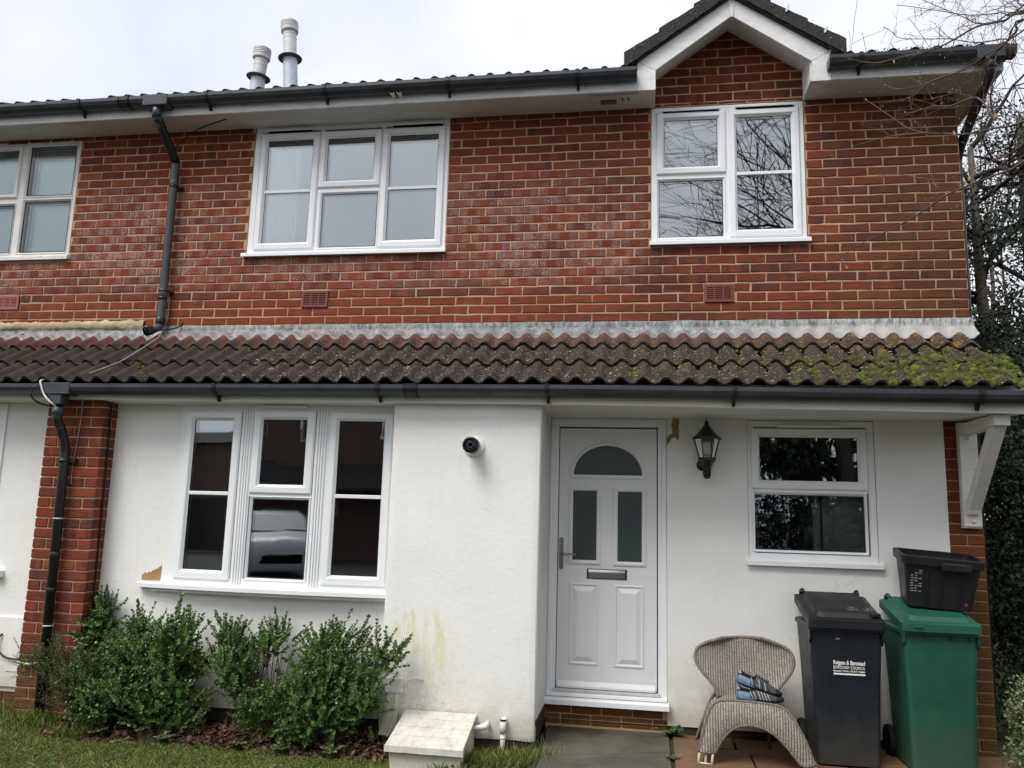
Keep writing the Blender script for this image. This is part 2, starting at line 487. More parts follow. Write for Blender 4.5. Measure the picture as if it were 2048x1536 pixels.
def lead():
    t = NT("lead_flashing", 0.55, 0.4, 0.15)
    X, Y, Z = t.sep()
    c = t.ramp(t.noise(7, 5, 0.65), [(0.3, (0.12, 0.13, 0.14)), (0.7, (0.26, 0.27, 0.28))])
    c = t.mix(t.math('MULTIPLY', t.smooth(X, -2.6, -0.4), 0.75), c, t.mix(t.noise(12, 4), (0.36, 0.355, 0.335), (0.50, 0.49, 0.46)))
    st = t.math('MULTIPLY', t.ramp(t.noise(16, 6, 0.8, stretch=(2.2, 1, 0.5)), [(0.46, 0.0), (0.58, 1.0)]), t.smooth(Z, -0.085, -0.02))
    c = t.mix(t.math('MULTIPLY', st, 0.85), c, (0.05, 0.05, 0.042))
    sw = t.ramp(t.noise(10, 6, 0.75, dist=1.5), [(0.5, 0.0), (0.62, 1.0)])
    c = t.mix(t.math('MULTIPLY', sw, 0.4), c, (0.55, 0.55, 0.53))
    rd = t.math('MULTIPLY', t.ramp(t.noise(9, 5, 0.7), [(0.45, 0.0), (0.7, 1.0)]), t.math('SUBTRACT', 1, t.smooth(X, -4.8, -3.2)))
    c = t.mix(t.math('MULTIPLY', rd, 0.5), c, (0.34, 0.26, 0.20))
    t.color(c); t.bump(t.math('ADD', t.noise(9, 4, 0.6), t.math('MULTIPLY', t.noise(40, 5, 0.7), .5)), 0.012)
    return t.m
M_LEAD = lead()
M_FLAUNCH = plain("cement_fillet", (0.36, 0.30, 0.19), (0.50, 0.44, 0.31), 12, 0.95, 0.1, 0, 0.012, 40)
M_GUTTER = plain("black_gutter_plastic", (0.026, 0.030, 0.036), (0.048, 0.053, 0.06), 8, 0.30, 0.5, 0, 0.001, 60)
M_PIPE = plain("grey_weathered_downpipe", (0.05, 0.054, 0.058), (0.088, 0.093, 0.097), 5, 0.5, 0.4, 0, 0.0008, 90, (1, 1, 0.1))
M_PIPE_DARK = plain("black_downpipe_plastic", (0.008, 0.0095, 0.011), (0.016, 0.018, 0.019), 5, 0.38, 0.5)
M_STEEL = plain("dull_flue_steel", (0.52, 0.52, 0.50), (0.66, 0.66, 0.64), 9, 0.5, 0.5, 0.1, 0.0006, 30)
M_STEEL_BLUE = plain("galvanised_pipe", (0.44, 0.49, 0.55), (0.56, 0.60, 0.65), 9, 0.45, 0.5, 0.1)
M_STEEL_DARK = plain("flue_collar", (0.10, 0.11, 0.13), (0.14, 0.15, 0.17), 6, 0.5, 0.4, 0.3)
M_CHROME = plain("chrome", (0.62, 0.62, 0.63), None, 1, 0.08, 0.5, 1.0)
M_CHROME_DULL = plain("satin_handle_metal", (0.30, 0.30, 0.31), None, 1, 0.22, 0.5, 1.0)
M_DOOR = plain("white_door_skin", (0.72, 0.72, 0.715), (0.75, 0.75, 0.745), 3, 0.38, 0.4, 0, 0.0006, 45, (4, 1, 0.6))
M_VENT = plain("terracotta_vent", (0.16, 0.04, 0.035), (0.20, 0.055, 0.045), 10, 0.6, 0.3)
M_PINKVENT = plain("faded_vent", (0.30, 0.08, 0.075), (0.40, 0.13, 0.12), 10, 0.6, 0.3)
M_HOLE = plain("dark_void", (0.006, 0.006, 0.006), None, 1, 1.0, 0.0)
M_BLACKMETAL = plain("black_lantern_metal", (0.005, 0.006, 0.009), (0.010, 0.012, 0.015), 12, 0.4, 0.5)
M_BULB = plain("bulb_glass", (0.72, 0.70, 0.62), None, 1, 0.4, 0.4)
M_PVC = plain("white_pvc", (0.70, 0.69, 0.64), (0.78, 0.77, 0.73), 6, 0.5, 0.3)
def meterbox():
    t = NT("weathered_meter_box", 0.7, 0.25)
    c = t.ramp(t.noise(6, 5, 0.7), [(0.3, (0.56, 0.53, 0.42)), (0.7, (0.66, 0.64, 0.55))])
    d = t.ramp(t.noise(30, 6, 0.8), [(0.52, 0.0), (0.7, 1.0)])
    c = t.mix(t.math('MULTIPLY', d, 0.5), c, (0.22, 0.19, 0.13))
    d2 = t.ramp(t.noise(4, 4, 0.6), [(0.5, 0.0), (0.7, 1.0)])
    c = t.mix(t.math('MULTIPLY', d2, 0.35), c, (0.36, 0.33, 0.22))
    t.color(c); t.bump(t.noise(90, 4, 0.7), 0.002)
    return t.m
M_METER = meterbox()
def lid_mat():
    t = NT("faded_lid", 0.75, 0.2)
    c = t.ramp(t.noise(5, 5, 0.7), [(0.3, (0.56, 0.53, 0.46)), (0.7, (0.70, 0.68, 0.62))])
    d = t.ramp(t.noise(22, 6, 0.8, stretch=(1, .35, 1)), [(0.5, 0.0), (0.68, 1.0)])
    c = t.mix(t.math('MULTIPLY', d, 0.55), c, (0.27, 0.23, 0.16))
    g = t.ramp(t.noise(75, 5, 0.8), [(0.6, 0.0), (0.68, 1.0)])
    c = t.mix(t.math('MULTIPLY', g, 0.5), c, (0.15, 0.13, 0.09))
    t.color(c); t.bump(t.noise(90, 4, 0.7), 0.002)
    return t.m
M_METER_TOP = lid_mat()
def bin_plastic(name, a, b, scuff):
    t = NT(name, 0.42, 0.4)
    c = t.ramp(t.noise(3, 5, 0.6, obj=True), [(0.3, a), (0.7, b)])
    s = t.ramp(t.noise(14, 6, 0.8, stretch=(0.5, 1, 1.8), dist=0.8), [(0.63, 0.0), (0.72, 1.0)])
    c = t.mix(t.math('MULTIPLY', s, 0.55), c, scuff)
    X, Y, Z = t.sep()
    d = t.math('SUBTRACT', 1, t.smooth(t.math('ADD', Z, t.math('MULTIPLY', t.noise(8, 5), 0.4)), -2.9, -2.4))
    c = t.mix(t.math('MULTIPLY', d, 0.35), c, (0.09, 0.08, 0.06))
    t.color(c)
    t.rough(t.ramp(t.noise(9, 4), [(0.3, 0.36), (0.7, 0.55)]))
    t.bump(t.noise(220, 3, 0.6), 0.0007)
    return t.m
M_BIN = bin_plastic("slate_bin_plastic", (0.0055, 0.0095, 0.0145), (0.0085, 0.0135, 0.0195), (0.04, 0.048, 0.056))
M_BINLID = bin_plastic("dark_lid_plastic", (0.006, 0.0065, 0.0075), (0.010, 0.0105, 0.012), (0.045, 0.045, 0.045))
M_GREEN = bin_plastic("green_bin_plastic", (0.010, 0.068, 0.043), (0.014, 0.094, 0.061), (0.05, 0.19, 0.12))
M_CRATE = bin_plastic("black_crate_plastic", (0.008, 0.008, 0.009), (0.013, 0.013, 0.014), (0.04, 0.04, 0.04))
M_PRINT = plain("white_print", (0.75, 0.75, 0.74), None, 1, 0.6)
M_GREYPRINT = plain("worn_print", (0.09, 0.09, 0.09), (0.26, 0.26, 0.26), 90, 0.6)
M_RED = plain("pink_reflector", (0.35, 0.02, 0.10), None, 1, 0.3)
M_RUBBER = plain("black_rubber", (0.012, 0.012, 0.012), (0.02, 0.02, 0.02), 20, 0.8, 0.2)
def wicker(name, vertical=True):
    t = NT(name, 0.8, 0.2)
    tcd = t.n("ShaderNodeUVMap")
    sp = t.n("ShaderNodeSeparateXYZ"); t.l(tcd.outputs[0], sp.inputs[0])
    u, v = sp.outputs[0], sp.outputs[1]
    ridge = t.math('ABSOLUTE', t.math('SINE', t.math('MULTIPLY', u, math.pi)))          # stakes, one per unit of u
    par = t.math('MODULO', t.math('FLOOR', u), 2)
    weave = t.math('ABSOLUTE', t.math('SINE', t.math('MULTIPLY', t.math('ADD', v, t.math('MULTIPLY', par, 0.5)), math.pi)))
    cmb = t.n("ShaderNodeCombineXYZ"); t.l(t.math('FLOOR', u), cmb.inputs[0]); t.l(t.math('FLOOR', t.math('ADD', v, t.math('MULTIPLY', par, 0.5))), cmb.inputs[1])
    wn = t.n("ShaderNodeTexWhiteNoise", noise_dimensions='2D'); t.l(cmb.outputs[0], wn.inputs[0])
    h = t.math('MULTIPLY', t.math('POWER', ridge, 0.6), t.math('ADD', 0.35, t.math('MULTIPLY', weave, 0.65)))
    c = t.ramp(h, [(0.12, (0.025, 0.022, 0.019)), (0.45, (0.27, 0.245, 0.215)), (1.0, (0.72, 0.67, 0.59))])
    c = t.mix(t.math('MULTIPLY', wn.outputs[0], 0.5), c, (0.085, 0.072, 0.06))
    big = t.ramp(t.noise(7, 5, 0.65), [(0.4, 0.0), (0.7, 1.0)])
    c = t.mix(t.math('MULTIPLY', big, 0.35), c, (0.36, 0.32, 0.27))
    t.color(c); t.bump(h, 0.006, 1.0)
    return t.m
M_WICKER = wicker("woven_wicker")
M_RIM = plain("wicker_rim", (0.10, 0.08, 0.064), (0.28, 0.24, 0.20), 90, 0.8, 0.2, 0, 0.004, 140)
M_CANE = plain("bare_cane", (0.60, 0.53, 0.40), (0.72, 0.66, 0.53), 20, 0.6, 0.3)
M_SHOE_GREY = plain("shoe_grey_mesh", (0.05, 0.052, 0.056), (0.085, 0.088, 0.092), 90, 0.8, 0.2, 0, 0.002, 300)
M_SHOE_BLUE = plain("shoe_blue", (0.16, 0.22, 0.28), (0.22, 0.285, 0.34), 20, 0.6, 0.3)
M_SHOE_DBLUE = plain("shoe_deep_blue", (0.045, 0.11, 0.20), (0.06, 0.14, 0.24), 20, 0.5, 0.3)
M_SHOE_BLACK = plain("shoe_black", (0.013, 0.013, 0.015), (0.022, 0.022, 0.024), 40, 0.6, 0.3)
M_SHOE_SILVER = plain("shoe_silver", (0.34, 0.35, 0.36), (0.46, 0.47, 0.48), 30, 0.5, 0.4)

def leaf_material(name, cols, rough=0.45, var=None):
    t = NT(name, rough, 0.35)
    iv = t.island()
    n = len(cols)
    c = t.ramp(iv, [(i/(n-1), c) for i, c in enumerate(cols)])
    if var: c = t.mix(t.math('MULTIPLY', t.ramp(t.noise(var[0], 5, 0.65), [(0.42, 0.0), (0.62, 1.0)]), var[1]), c, var[2])
    t.color(c)
    return t.m
M_LEAF = leaf_material("shrub_leaf", [(0.035, 0.068, 0.016), (0.062, 0.125, 0.028), (0.092, 0.17, 0.04), (0.16, 0.24, 0.072)], 0.4)
M_LEAF_LIGHT = leaf_material("conifer_leaf", [(0.06, 0.10, 0.025), (0.09, 0.13, 0.035), (0.12, 0.15, 0.05)], 0.5)
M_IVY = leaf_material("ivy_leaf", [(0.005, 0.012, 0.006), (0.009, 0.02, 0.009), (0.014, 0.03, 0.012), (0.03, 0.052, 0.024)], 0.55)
M_HEDGE = leaf_material("hedge_leaf", [(0.05, 0.085, 0.025), (0.085, 0.125, 0.045), (0.13, 0.165, 0.075), (0.24, 0.26, 0.15)], 0.45)
M_STEM = plain("shrub_stem", (0.06, 0.042, 0.03), (0.11, 0.08, 0.055), 30, 0.85, 0.2)
M_BARK = plain("grey_bark", (0.075, 0.064, 0.052), (0.14, 0.125, 0.105), 18, 0.9, 0.15, 0, 0.006, 60)
M_TWIG = plain("twig_bark", (0.075, 0.052, 0.045), (0.15, 0.115, 0.10), 12, 0.8, 0.2)
M_DARKBARK = plain("dark_bark", (0.025, 0.021, 0.018), (0.045, 0.038, 0.033), 18, 0.9, 0.15)
M_BUD = plain("pale_bud", (0.24, 0.19, 0.15), (0.42, 0.36, 0.30), 20, 0.6)
M_DEADLEAF = leaf_material("dead_leaf", [(0.03, 0.016, 0.011), (0.058, 0.028, 0.017), (0.09, 0.045, 0.026), (0.17, 0.10, 0.055)], 0.75)
M_MOSS = leaf_material("roof_moss", [(0.03, 0.032, 0.010), (0.05, 0.058, 0.012), (0.095, 0.125, 0.016), (0.06, 0.055, 0.016), (0.17, 0.21, 0.026)], 0.95, (11, 0.55, (0.055, 0.038, 0.013)))
M_GRASS = leaf_material("grass_blade", [(0.085, 0.12, 0.018), (0.13, 0.18, 0.027), (0.18, 0.235, 0.04), (0.30, 0.30, 0.10)], 0.6, (4.5, 0.55, (0.07, 0.085, 0.02)))
M_SOIL = plain("bed_soil", (0.022, 0.013, 0.010), (0.055, 0.032, 0.022), 12, 0.95, 0.1, 0, 0.02, 40)
M_TURF = plain("turf_soil", (0.055, 0.066, 0.015), (0.10, 0.125, 0.028), 9, 0.95, 0.1, 0, 0.02, 60)
def slab_material():
    t = NT("grey_concrete_slab", 0.55, 0.35)
    c = t.ramp(t.noise(3, 6, 0.65), [(0.3, (0.060, 0.056, 0.042)), (0.7, (0.125, 0.118, 0.092))])
    d = t.ramp(t.noise(2.4, 4, 0.6), [(0.5, 0.0), (0.62, 1.0)])
    c = t.mix(t.math('MULTIPLY', d, 0.5), c, (0.042, 0.039, 0.028))
    t.color(c); t.bump(t.noise(60, 5, 0.7), 0.003)
    t.rough(t.ramp(t.noise(2.4, 4, 0.6), [(0.45, 0.7), (0.62, 0.3)]))
    return t.m
M_SLAB = slab_material()
def sandstone():
    t = NT("sandstone_flag", 0.6, 0.3)
    c = t.ramp(t.rnd(), [(0.0, (0.19, 0.13, 0.055)), (0.3, (0.15, 0.075, 0.05)), (0.6, (0.20, 0.12, 0.06)), (0.8, (0.14, 0.065, 0.045)), (1.0, (0.21, 0.16, 0.075))])
    c = t.mix(t.ramp(t.noise(6, 6, 0.7), [(0.35, 0.0), (0.7, 0.6)]), c, (0.07, 0.05, 0.028))
    t.color(c); t.bump(t.noise(30, 5, 0.7), 0.005)
    return t.m
M_SAND = sandstone()
M_JOINT = plain("joint_earth", (0.03, 0.032, 0.014), (0.06, 0.06, 0.03), 20, 0.95, 0.1)
M_EARTH = plain("garden_ground", (0.05, 0.055, 0.022), (0.09, 0.085, 0.045), 2, 0.95, 0.1, 0, 0.03, 12)
M_ASPHALT = plain("drive_asphalt", (0.04, 0.04, 0.042), (0.07, 0.07, 0.07), 20, 0.9, 0.2, 0, 0.004, 120)
M_PATCH = plain("bare_render_patch", (0.30, 0.19, 0.075), (0.40, 0.27, 0.12), 14, 0.95, 0.1, 0, 0.004, 60)
M_PATCH_DARK = plain("old_filler_patch", (0.20, 0.14, 0.075), (0.42, 0.34, 0.22), 20, 0.95, 0.1, 0, 0.008, 60)
M_DPC = plain("dark_plinth", (0.035, 0.026, 0.022), (0.065, 0.048, 0.04), 20, 0.9, 0.1, 0, 0.004, 50)
M_CLAD = plain("return_cladding", (0.62, 0.62, 0.60), (0.72, 0.72, 0.70), 6, 0.5, 0.3, 0, 0.001, 30, (1, 1, 0.3))
M_FARBRICK = plain("dark_far_brick", (0.10, 0.066, 0.056), (0.135, 0.088, 0.072), 14, 0.9, 0.1)  # dark brick of the houses across the drive
M_ROOM = plain("room_plaster", (0.30, 0.29, 0.27), (0.34, 0.33, 0.31), 2, 0.9, 0.1)
M_ROOMDARK = plain("room_carpet", (0.05, 0.045, 0.04), (0.07, 0.065, 0.06), 8, 0.95, 0.1)
M_CURTAIN = plain("white_curtain", (0.90, 0.91, 0.90), (0.94, 0.94, 0.93), 30, 0.9, 0.1)
M_CUPBOARD = plain("pale_cupboard", (0.82, 0.83, 0.79), None, 1, 0.4, 0.3)
M_BEIGE = plain("beige_wall", (0.45, 0.42, 0.36), None, 1, 0.8)
M_CABLE_B = plain("black_cable", (0.012, 0.012, 0.013), None, 1, 0.5)
M_CABLE_W = plain("white_cable", (0.66, 0.65, 0.60), (0.74, 0.73, 0.68), 20, 0.5)
M_CABLE_G = plain("grey_cable", (0.20, 0.20, 0.18), (0.30, 0.30, 0.27), 20, 0.6)

# ================================================================== LARGE STRUCTURE
GZ = -3.08
def sheet(name, x0, x1, y0, y1, zf, mat, nx=40, ny=40, kind='structure'):
    b = MB(); b.smooth = True
    L = [[(x0+(x1-x0)*i/nx, y0+(y1-y0)*j/ny, zf(x0+(x1-x0)*i/nx, y0+(y1-y0)*j/ny)) for i in range(nx+1)] for j in range(ny+1)]
    b.loops(L, False)
    return b.build(name, mat, None, kind)
sheet('ground', -160, 160, -160, 160, lambda x, y: GZ-0.07, M_EARTH, 40, 40)
sheet('driveway', -30, 14, -60, -3.4, lambda x, y: GZ-0.05, M_ASPHALT, 4, 4)

def lawn_z(x, y):
    return GZ-0.045 + 0.02*noise.noise(Vector((x*1.7, y*1.7, 0))) - 0.02*max(0, min(1, (-y-0.9)/1.0))
sheet('lawn', -12, -3.12, -3.4, -0.86, lawn_z, M_TURF, 90, 30)
def bed_z(x, y):
    return GZ-0.02 - 0.07*max(0, min(1, (-y-.84-.06*noise.noise(Vector((x*4, 0, 7))))/.16)) + 0.03*noise.noise(Vector((x*3, y*3, 4))) + 0.008*noise.noise(Vector((x*13, y*13, 4)))
sheet('flower_bed', -6.62, -3.10, -1.02, -0.44, bed_z, M_SOIL, 80, 16)

# ------------------------------------------------------------------ the house
HB = (-3.0, 0.0, GZ)
house = thing('brick_house', 'brick house with white rendered ground floor, white front door and small gable over one window', 'house', HB)
NB = (-8.8, 0.0, GZ)
nhouse = thing('neighbouring_house', 'adjoining brick house with old flaking white window beyond the grey downpipe', 'house', NB)
PARTY = -7.13
WEST = -10.6

def wall_holes(mb, x0, x1, z0, z1, holes, yf, depth):
    xs = sorted({x0, x1, *[min(max(h[i], x0), x1) for h in holes for i in (0, 1)]})
    zs = sorted({z0, z1, *[min(max(h[i], z0), z1) for h in holes for i in (2, 3)]})
    for a, b in zip(xs, xs[1:]):
        for c, d in zip(zs, zs[1:]):
            mx_, mz_ = (a+b)/2, (c+d)/2
            if any(h[0] < mx_ < h[1] and h[2] < mz_ < h[3] for h in holes): continue
            nx = max(1, int((b-a)/0.6)); nz_ = max(1, int((d-c)/0.6))
            for i in range(nx):
                for j in range(nz_):
                    p, q = a+(b-a)*i/nx, a+(b-a)*(i+1)/nx
                    r, s_ = c+(d-c)*j/nz_, c+(d-c)*(j+1)/nz_
                    mb.quad((p, yf, r), (q, yf, r), (q, yf, s_), (p, yf, s_))
    for h in holes:
        a, b, c, d = max(h[0], x0), min(h[1], x1), max(h[2], z0), min(h[3], z1)
        y2 = yf+depth
        mb.quad((a, yf, c), (a, y2, c), (a, y2, d), (a, yf, d))
        mb.quad((b, yf, c), (b, yf, d), (b, y2, d), (b, y2, c))
        mb.quad((a, yf, d), (a, y2, d), (b, y2, d), (b, yf, d))
        mb.quad((a, yf, c), (b, yf, c), (b, y2, c), (a, y2, c))

H_MID = (-5.825, -4.04, 0.62, 1.84)
H_RIGHT = (-2.342, -1.135, 0.62, 1.815)
H_NEI = (-8.74, -7.545, 0.64, 1.80)
H_SMALL = (-1.628, -0.716, -1.84, -0.776)
H_DOOR = (-3.12, -2.228, -2.905, -0.771)
H_BAY = (-5.985, -4.205, -2.125, -0.742)

# upper brick walls: recessed mortar and every brick in front of it
mb = MB(); wall_holes(mb, PARTY, 0.0, -0.06, 1.9, [H_MID, H_RIGHT], 0.005, 0.12)
mb.add([(-2.34, 0.005, 1.9), (-1.10, 0.005, 1.9), (-1.10, 0.005, 2.06), (-1.72, 0.005, 2.48), (-2.34, 0.005, 2.06)], [(0, 1, 2, 3, 4)])
upper_wall = mb.build('upper_wall', M_MORTAR, house)
mb = MB(); wall_holes(mb, WEST, PARTY, -0.06, 1.9, [H_NEI], 0.005, 0.12)
nei_wall = mb.build('upper_wall', M_MORTAR, nhouse)

def brick_geo(mb, x0, x1, z0, z1, yf, dep, r):
    """front of a brick: rough arrises, slightly uneven face"""
    j = lambda a: r.uniform(-a, a)
    xm = (x0+x1)/2 + j(0.03)
    o = [(x0+j(.0035), z0+j(.003)), (xm, z0+j(.0035)), (x1+j(.0035), z0+j(.003)), (x1+j(.0035), z1+j(.003)), (xm, z1+j(.0035)), (x0+j(.0035), z1+j(.003))]
    y = yf + j(.0018)
    cx, cz = (x0+x1)/2, (z0+z1)/2
    def ins(p, d): return (p[0] + (d if p[0] < cx-0.02 else -d if p[0] > cx+0.02 else 0), p[1] + (d if p[1] < cz else -d))
    back = [(p[0], yf+dep, p[1]) for p in o]
    mid = [(p[0], y+.004, p[1]) for p in o]
    fr = [(*ins(p, .005)[:1], y+j(.0012), ins(p, .005)[1]) for p in o]
    v = back+mid+fr
    f = []
    for a in (0, 6):
        for i in range(6):
            k = (i+1) % 6
            f.append((a+i, a+k, a+6+k, a+6+i))
    f.append(tuple(range(12, 18)))
    mb.add(v, f)

VENTS = [(-5.277, -5.038), (-1.931, -1.703), (-8.222, -7.984)]
def wall_bricks():
    out_ = []
    for c in range(33):
        z0 = c*CH + 0.0055; z1 = (c+1)*CH - 0.0055
        zm = (z0+z1)/2
        off = 0.1075 if c % 2 == 0 else 0.0
        if c >= 24:
            hw = (2.49 - z0)/0.70
            lo, hi = -1.72-hw-0.02, -1.72+hw+0.02
            lo, hi = max(lo, -2.315), min(hi, -1.125)
        else:
            lo, hi = WEST+0.02, -0.0
        k = -1
        while True:
            b1 = -off - PITCH*k - 0.0055; b0 = b1 - PITCH + 0.011
            k += 1
            if b1 < lo: break
            b0c, b1c = max(b0, lo), min(b1, hi)
            if b1c-b0c < 0.02: continue
            segs = [(b0c, b1c)]
            holes = [h for h in (H_MID, H_RIGHT, H_NEI) if h[2] < zm < h[3]]
            if c in (2, 3): holes += [(v[0], v[1], 0, 1) for v in VENTS]
            for h in holes:
                ns = []
                for s0, s1 in segs:
                    if s1 <= h[0]-0.004 or s0 >= h[1]+0.004: ns.append((s0, s1)); continue
                    if s0 < h[0]-0.024: ns.append((s0, h[0]-0.004))
                    if s1 > h[1]+0.024: ns.append((h[1]+0.004, s1))
                segs = ns
            for s0, s1 in segs: out_.append((s0, s1, z0, z1))
            if c == 23 and b1c > H_RIGHT[0] and b0c < H_RIGHT[1]:
                s0, s1 = max(b0c, H_RIGHT[0]+.03), min(b1c, H_RIGHT[1]-.01)
                if s1-s0 > .03: out_.append((s0, s1, 1.8205, z1))
    return out_
allb = wall_bricks()
camp = cam.matrix_world.translation
def seen(b):
    c = Vector(((b[0]+b[1])/2, 0, (b[2]+b[3])/2))
    return (b[1]-b[0])*(b[3]-b[2])/((c-camp).length_squared)
rb = random.Random(3)
variants = {}
def brick_obj(b, parent):
    key = (round(b[1]-b[0], 3), rb.randrange(5))
    if key not in variants:
        m = MB(); hw = (b[1]-b[0])/2; hh = (b[3]-b[2])/2
        brick_geo(m, -hw, hw, -hh, hh, 0.0, 0.02, rb)
        variants[key] = m.mesh('brick', M_BRICK)
    o = bpy.data.objects.new('brick', variants[key])
    o.location = ((b[0]+b[1])/2, rb.uniform(-.001, .001), (b[2]+b[3])/2)
    COL.objects.link(o)
    o.parent = parent
    o.matrix_parent_inverse = Matrix.Identity(4)
    return o
def lay(bricks, parent, limit):
    bricks = sorted(bricks, key=seen, reverse=True)
    for b in bricks[:limit]: brick_obj(b, parent)
    if bricks[limit:]:
        m = MB()
        for b in bricks[limit:]: brick_geo(m, *b[:2], b[2], b[3], 0.0, 0.02, rb)
        m.build('brickwork', M_BRICK, parent, 'stuff')
# parts of a wall are placed in world axes: the wall's own matrix is identity through its parent inverse
lay([b for b in allb if (b[0]+b[1])/2 > PARTY], upper_wall, 245)
lay([b for b in allb if (b[0]+b[1])/2 <= PARTY], nei_wall, 250)

# masonry behind: side wall, rear wall, floor line
mb = MB()
mb.quad((0, 0.03, GZ-0.1), (0, 9, GZ-0.1), (0, 9, 1.9), (0, 0.03, 1.9))
mb.quad((0, 9, GZ-0.1), (WEST, 9, GZ-0.1), (WEST, 9, 1.9), (0, 9, 1.9))
mb.build('side_wall', M_PIER, house)
mb = MB(); mb.quad((WEST, 9, GZ-0.1), (WEST, -0.45, GZ-0.1), (WEST, -0.45, 1.9), (WEST, 9, 1.9)); mb.build('side_wall', M_PIER, nhouse)

# lower walls in white masonry paint
mb = MB()
wall_holes(mb, -6.562, -4.2, -3.0, -0.70, [H_BAY], -0.46, 0.16)
mb.build('bay_wall', M_RENDER, house)
mb = MB()
wall_holes(mb, -3.12, -0.236, -3.018, -0.72, [H_SMALL, (H_DOOR[0], -2.222, -3.3, H_DOOR[3])], -0.012, 0.10)
mb.quad((-0.236, -0.012, -3.018), (-0.236, 0.02, -3.018), (-0.236, 0.02, -0.72), (-0.236, -0.012, -0.72))
mb.build('porch_wall', M_RENDER, house)
# projecting porch block: rounded arrises, uneven lower edge
mb = MB(); mb.smooth = True
pr_ = [(-4.21, 0.0), (-4.21, -0.612), (-4.207, -0.619), (-4.20, -0.622)] + [(-4.20+0.0534*i, -0.622) for i in range(1, 20)] + [(-3.13, -0.622), (-3.123, -0.618), (-3.12, -0.61), (-3.12, -0.56)]
zs = [-3.035, -3.02] + [-3.0+0.115*i for i in range(21)]
L = []
for iz, z in enumerate(zs):
    l = []
    for i, (x, y) in enumerate(pr_):
        dz = 0.012*noise.noise(Vector((x*9, 1, 0))) if iz == 0 else 0
        dy = (0.004 if iz == 0 else 0.0) + 0.004*noise.noise(Vector((x*2.5, z*2.5, 7)))*(1 if 2 < i < len(pr_)-2 else 0)
        l.append((x, y+dy, z+dz))
    L.append(l)
mb.loops(L, False)
block = mb.build('porch_block', M_RENDER, house)
# clad return beside the door
mb = MB()
mb.box(-3.135, -3.117, -0.56, 0.0, -2.905, -0.72)
mb.box(-3.119, -3.115, -0.545, -0.06, -2.10, -2.096)
mb.build('return_cladding', M_CLAD, house)
mb = MB(); mb.prism_x([(-0.61, -3.06), (0.0, -3.06), (0.0, -2.905), (-0.61, -2.905)], -3.14, -3.121)
mb.box(-3.122, -3.112, -0.605, -0.004, -2.935, -2.905)
mb.build('dark_skirting', M_DPC, house)
# plinth below the render
for bx in ((-6.56, -4.2, -0.447, -0.40, -3.2, -2.99), (-4.198, -3.128, -0.606, -0.55, -3.2, -3.02), (-2.226, -0.24, 0.0, 0.05, -3.2, -3.01)):
    mb = MB(); mb.box(*bx); mb.build('plinth', M_DPC, house)

# brick corner strip and the two courses under the door sill
mb = MB(); mb.box(-0.236, -0.002, 0.008, 0.05, -3.2, -0.72)
strip = mb.build('corner_strip', M_MORTAR, house)
mb = MB(); mb.box(-3.118, -2.222, 0.008, 0.05, -3.2, -2.902)
step = mb.build('door_plinth', M_MORTAR, house)
def small_brick(name, x0, x1, y0, y1, z0, z1, mat, parent, r=rb):
    m = MB(); m.cbox(x0, x1, y0, y1, z0, z1, 0.004)
    m.v = [(p[0]+r.uniform(-.0015, .0015), p[1]+r.uniform(-.001, .001), p[2]+r.uniform(-.0015, .0015)) for p in m.v]
    return m.build(name, mat, parent)
for c in range(1, 32):
    z1 = -c*0.0768 - 0.67; z0 = z1-0.0668
    if c % 2: small_brick('brick', -0.230, 0.0, 0.0, 0.03, z0, z1, M_PIER, strip)
    else:
        small_brick('brick', -0.230, -0.117, 0.0, 0.03, z0, z1, M_PIER, strip)
        small_brick('brick', -0.107, 0.0, 0.0, 0.03, z0, z1, M_PIER, strip)
for c in range(2):
    z1 = -2.912 - c*0.0768; z0 = z1-0.0668
    x = -3.116 - (0.11 if c else 0.03)
    while x < -2.23:
        a, b = max(x, -3.114), min(x+0.215, -2.226)
        if b-a > 0.03: small_brick('brick', a, b, 0.0, 0.03, z0, z1, M_PIER, step)
        x += PITCH
# neighbour's lower wall
mb = MB()
wall_holes(mb, WEST, -7.05, -2.99, -0.70, [], -0.46, 0.1)
mb.build('rendered_wall', M_RENDER, nhouse)
mb = MB()
mb.box(-7.60, -7.40, -0.515, -0.462, -2.135, -2.085)
mb.build('sill', M_UPVC, nhouse)
mb = MB()
mb.box(-8.6, -7.545, -0.475, -0.461, -2.9, -0.75)
mb.build('door_frame', M_UPVC, nhouse)
mb = MB(); mb.box(-7.60, -7.052, -0.478, -0.461, -2.95, -2.437); mb.build('meter_cover', M_RENDER, nhouse)
npl = MB(); npl.box(WEST, -7.05, -0.445, -0.40, -3.2, -2.985); npl = npl.build('plinth', M_MORTAR, nhouse)
for c in range(2):
    x = -7.96 - 0.11*c
    while x < -7.07:
        small_brick('brick', x, min(x+0.215, -7.055), -0.455, -0.42, -3.064-c*.0768, -2.997-c*.0768, M_PIER, npl); x += PITCH

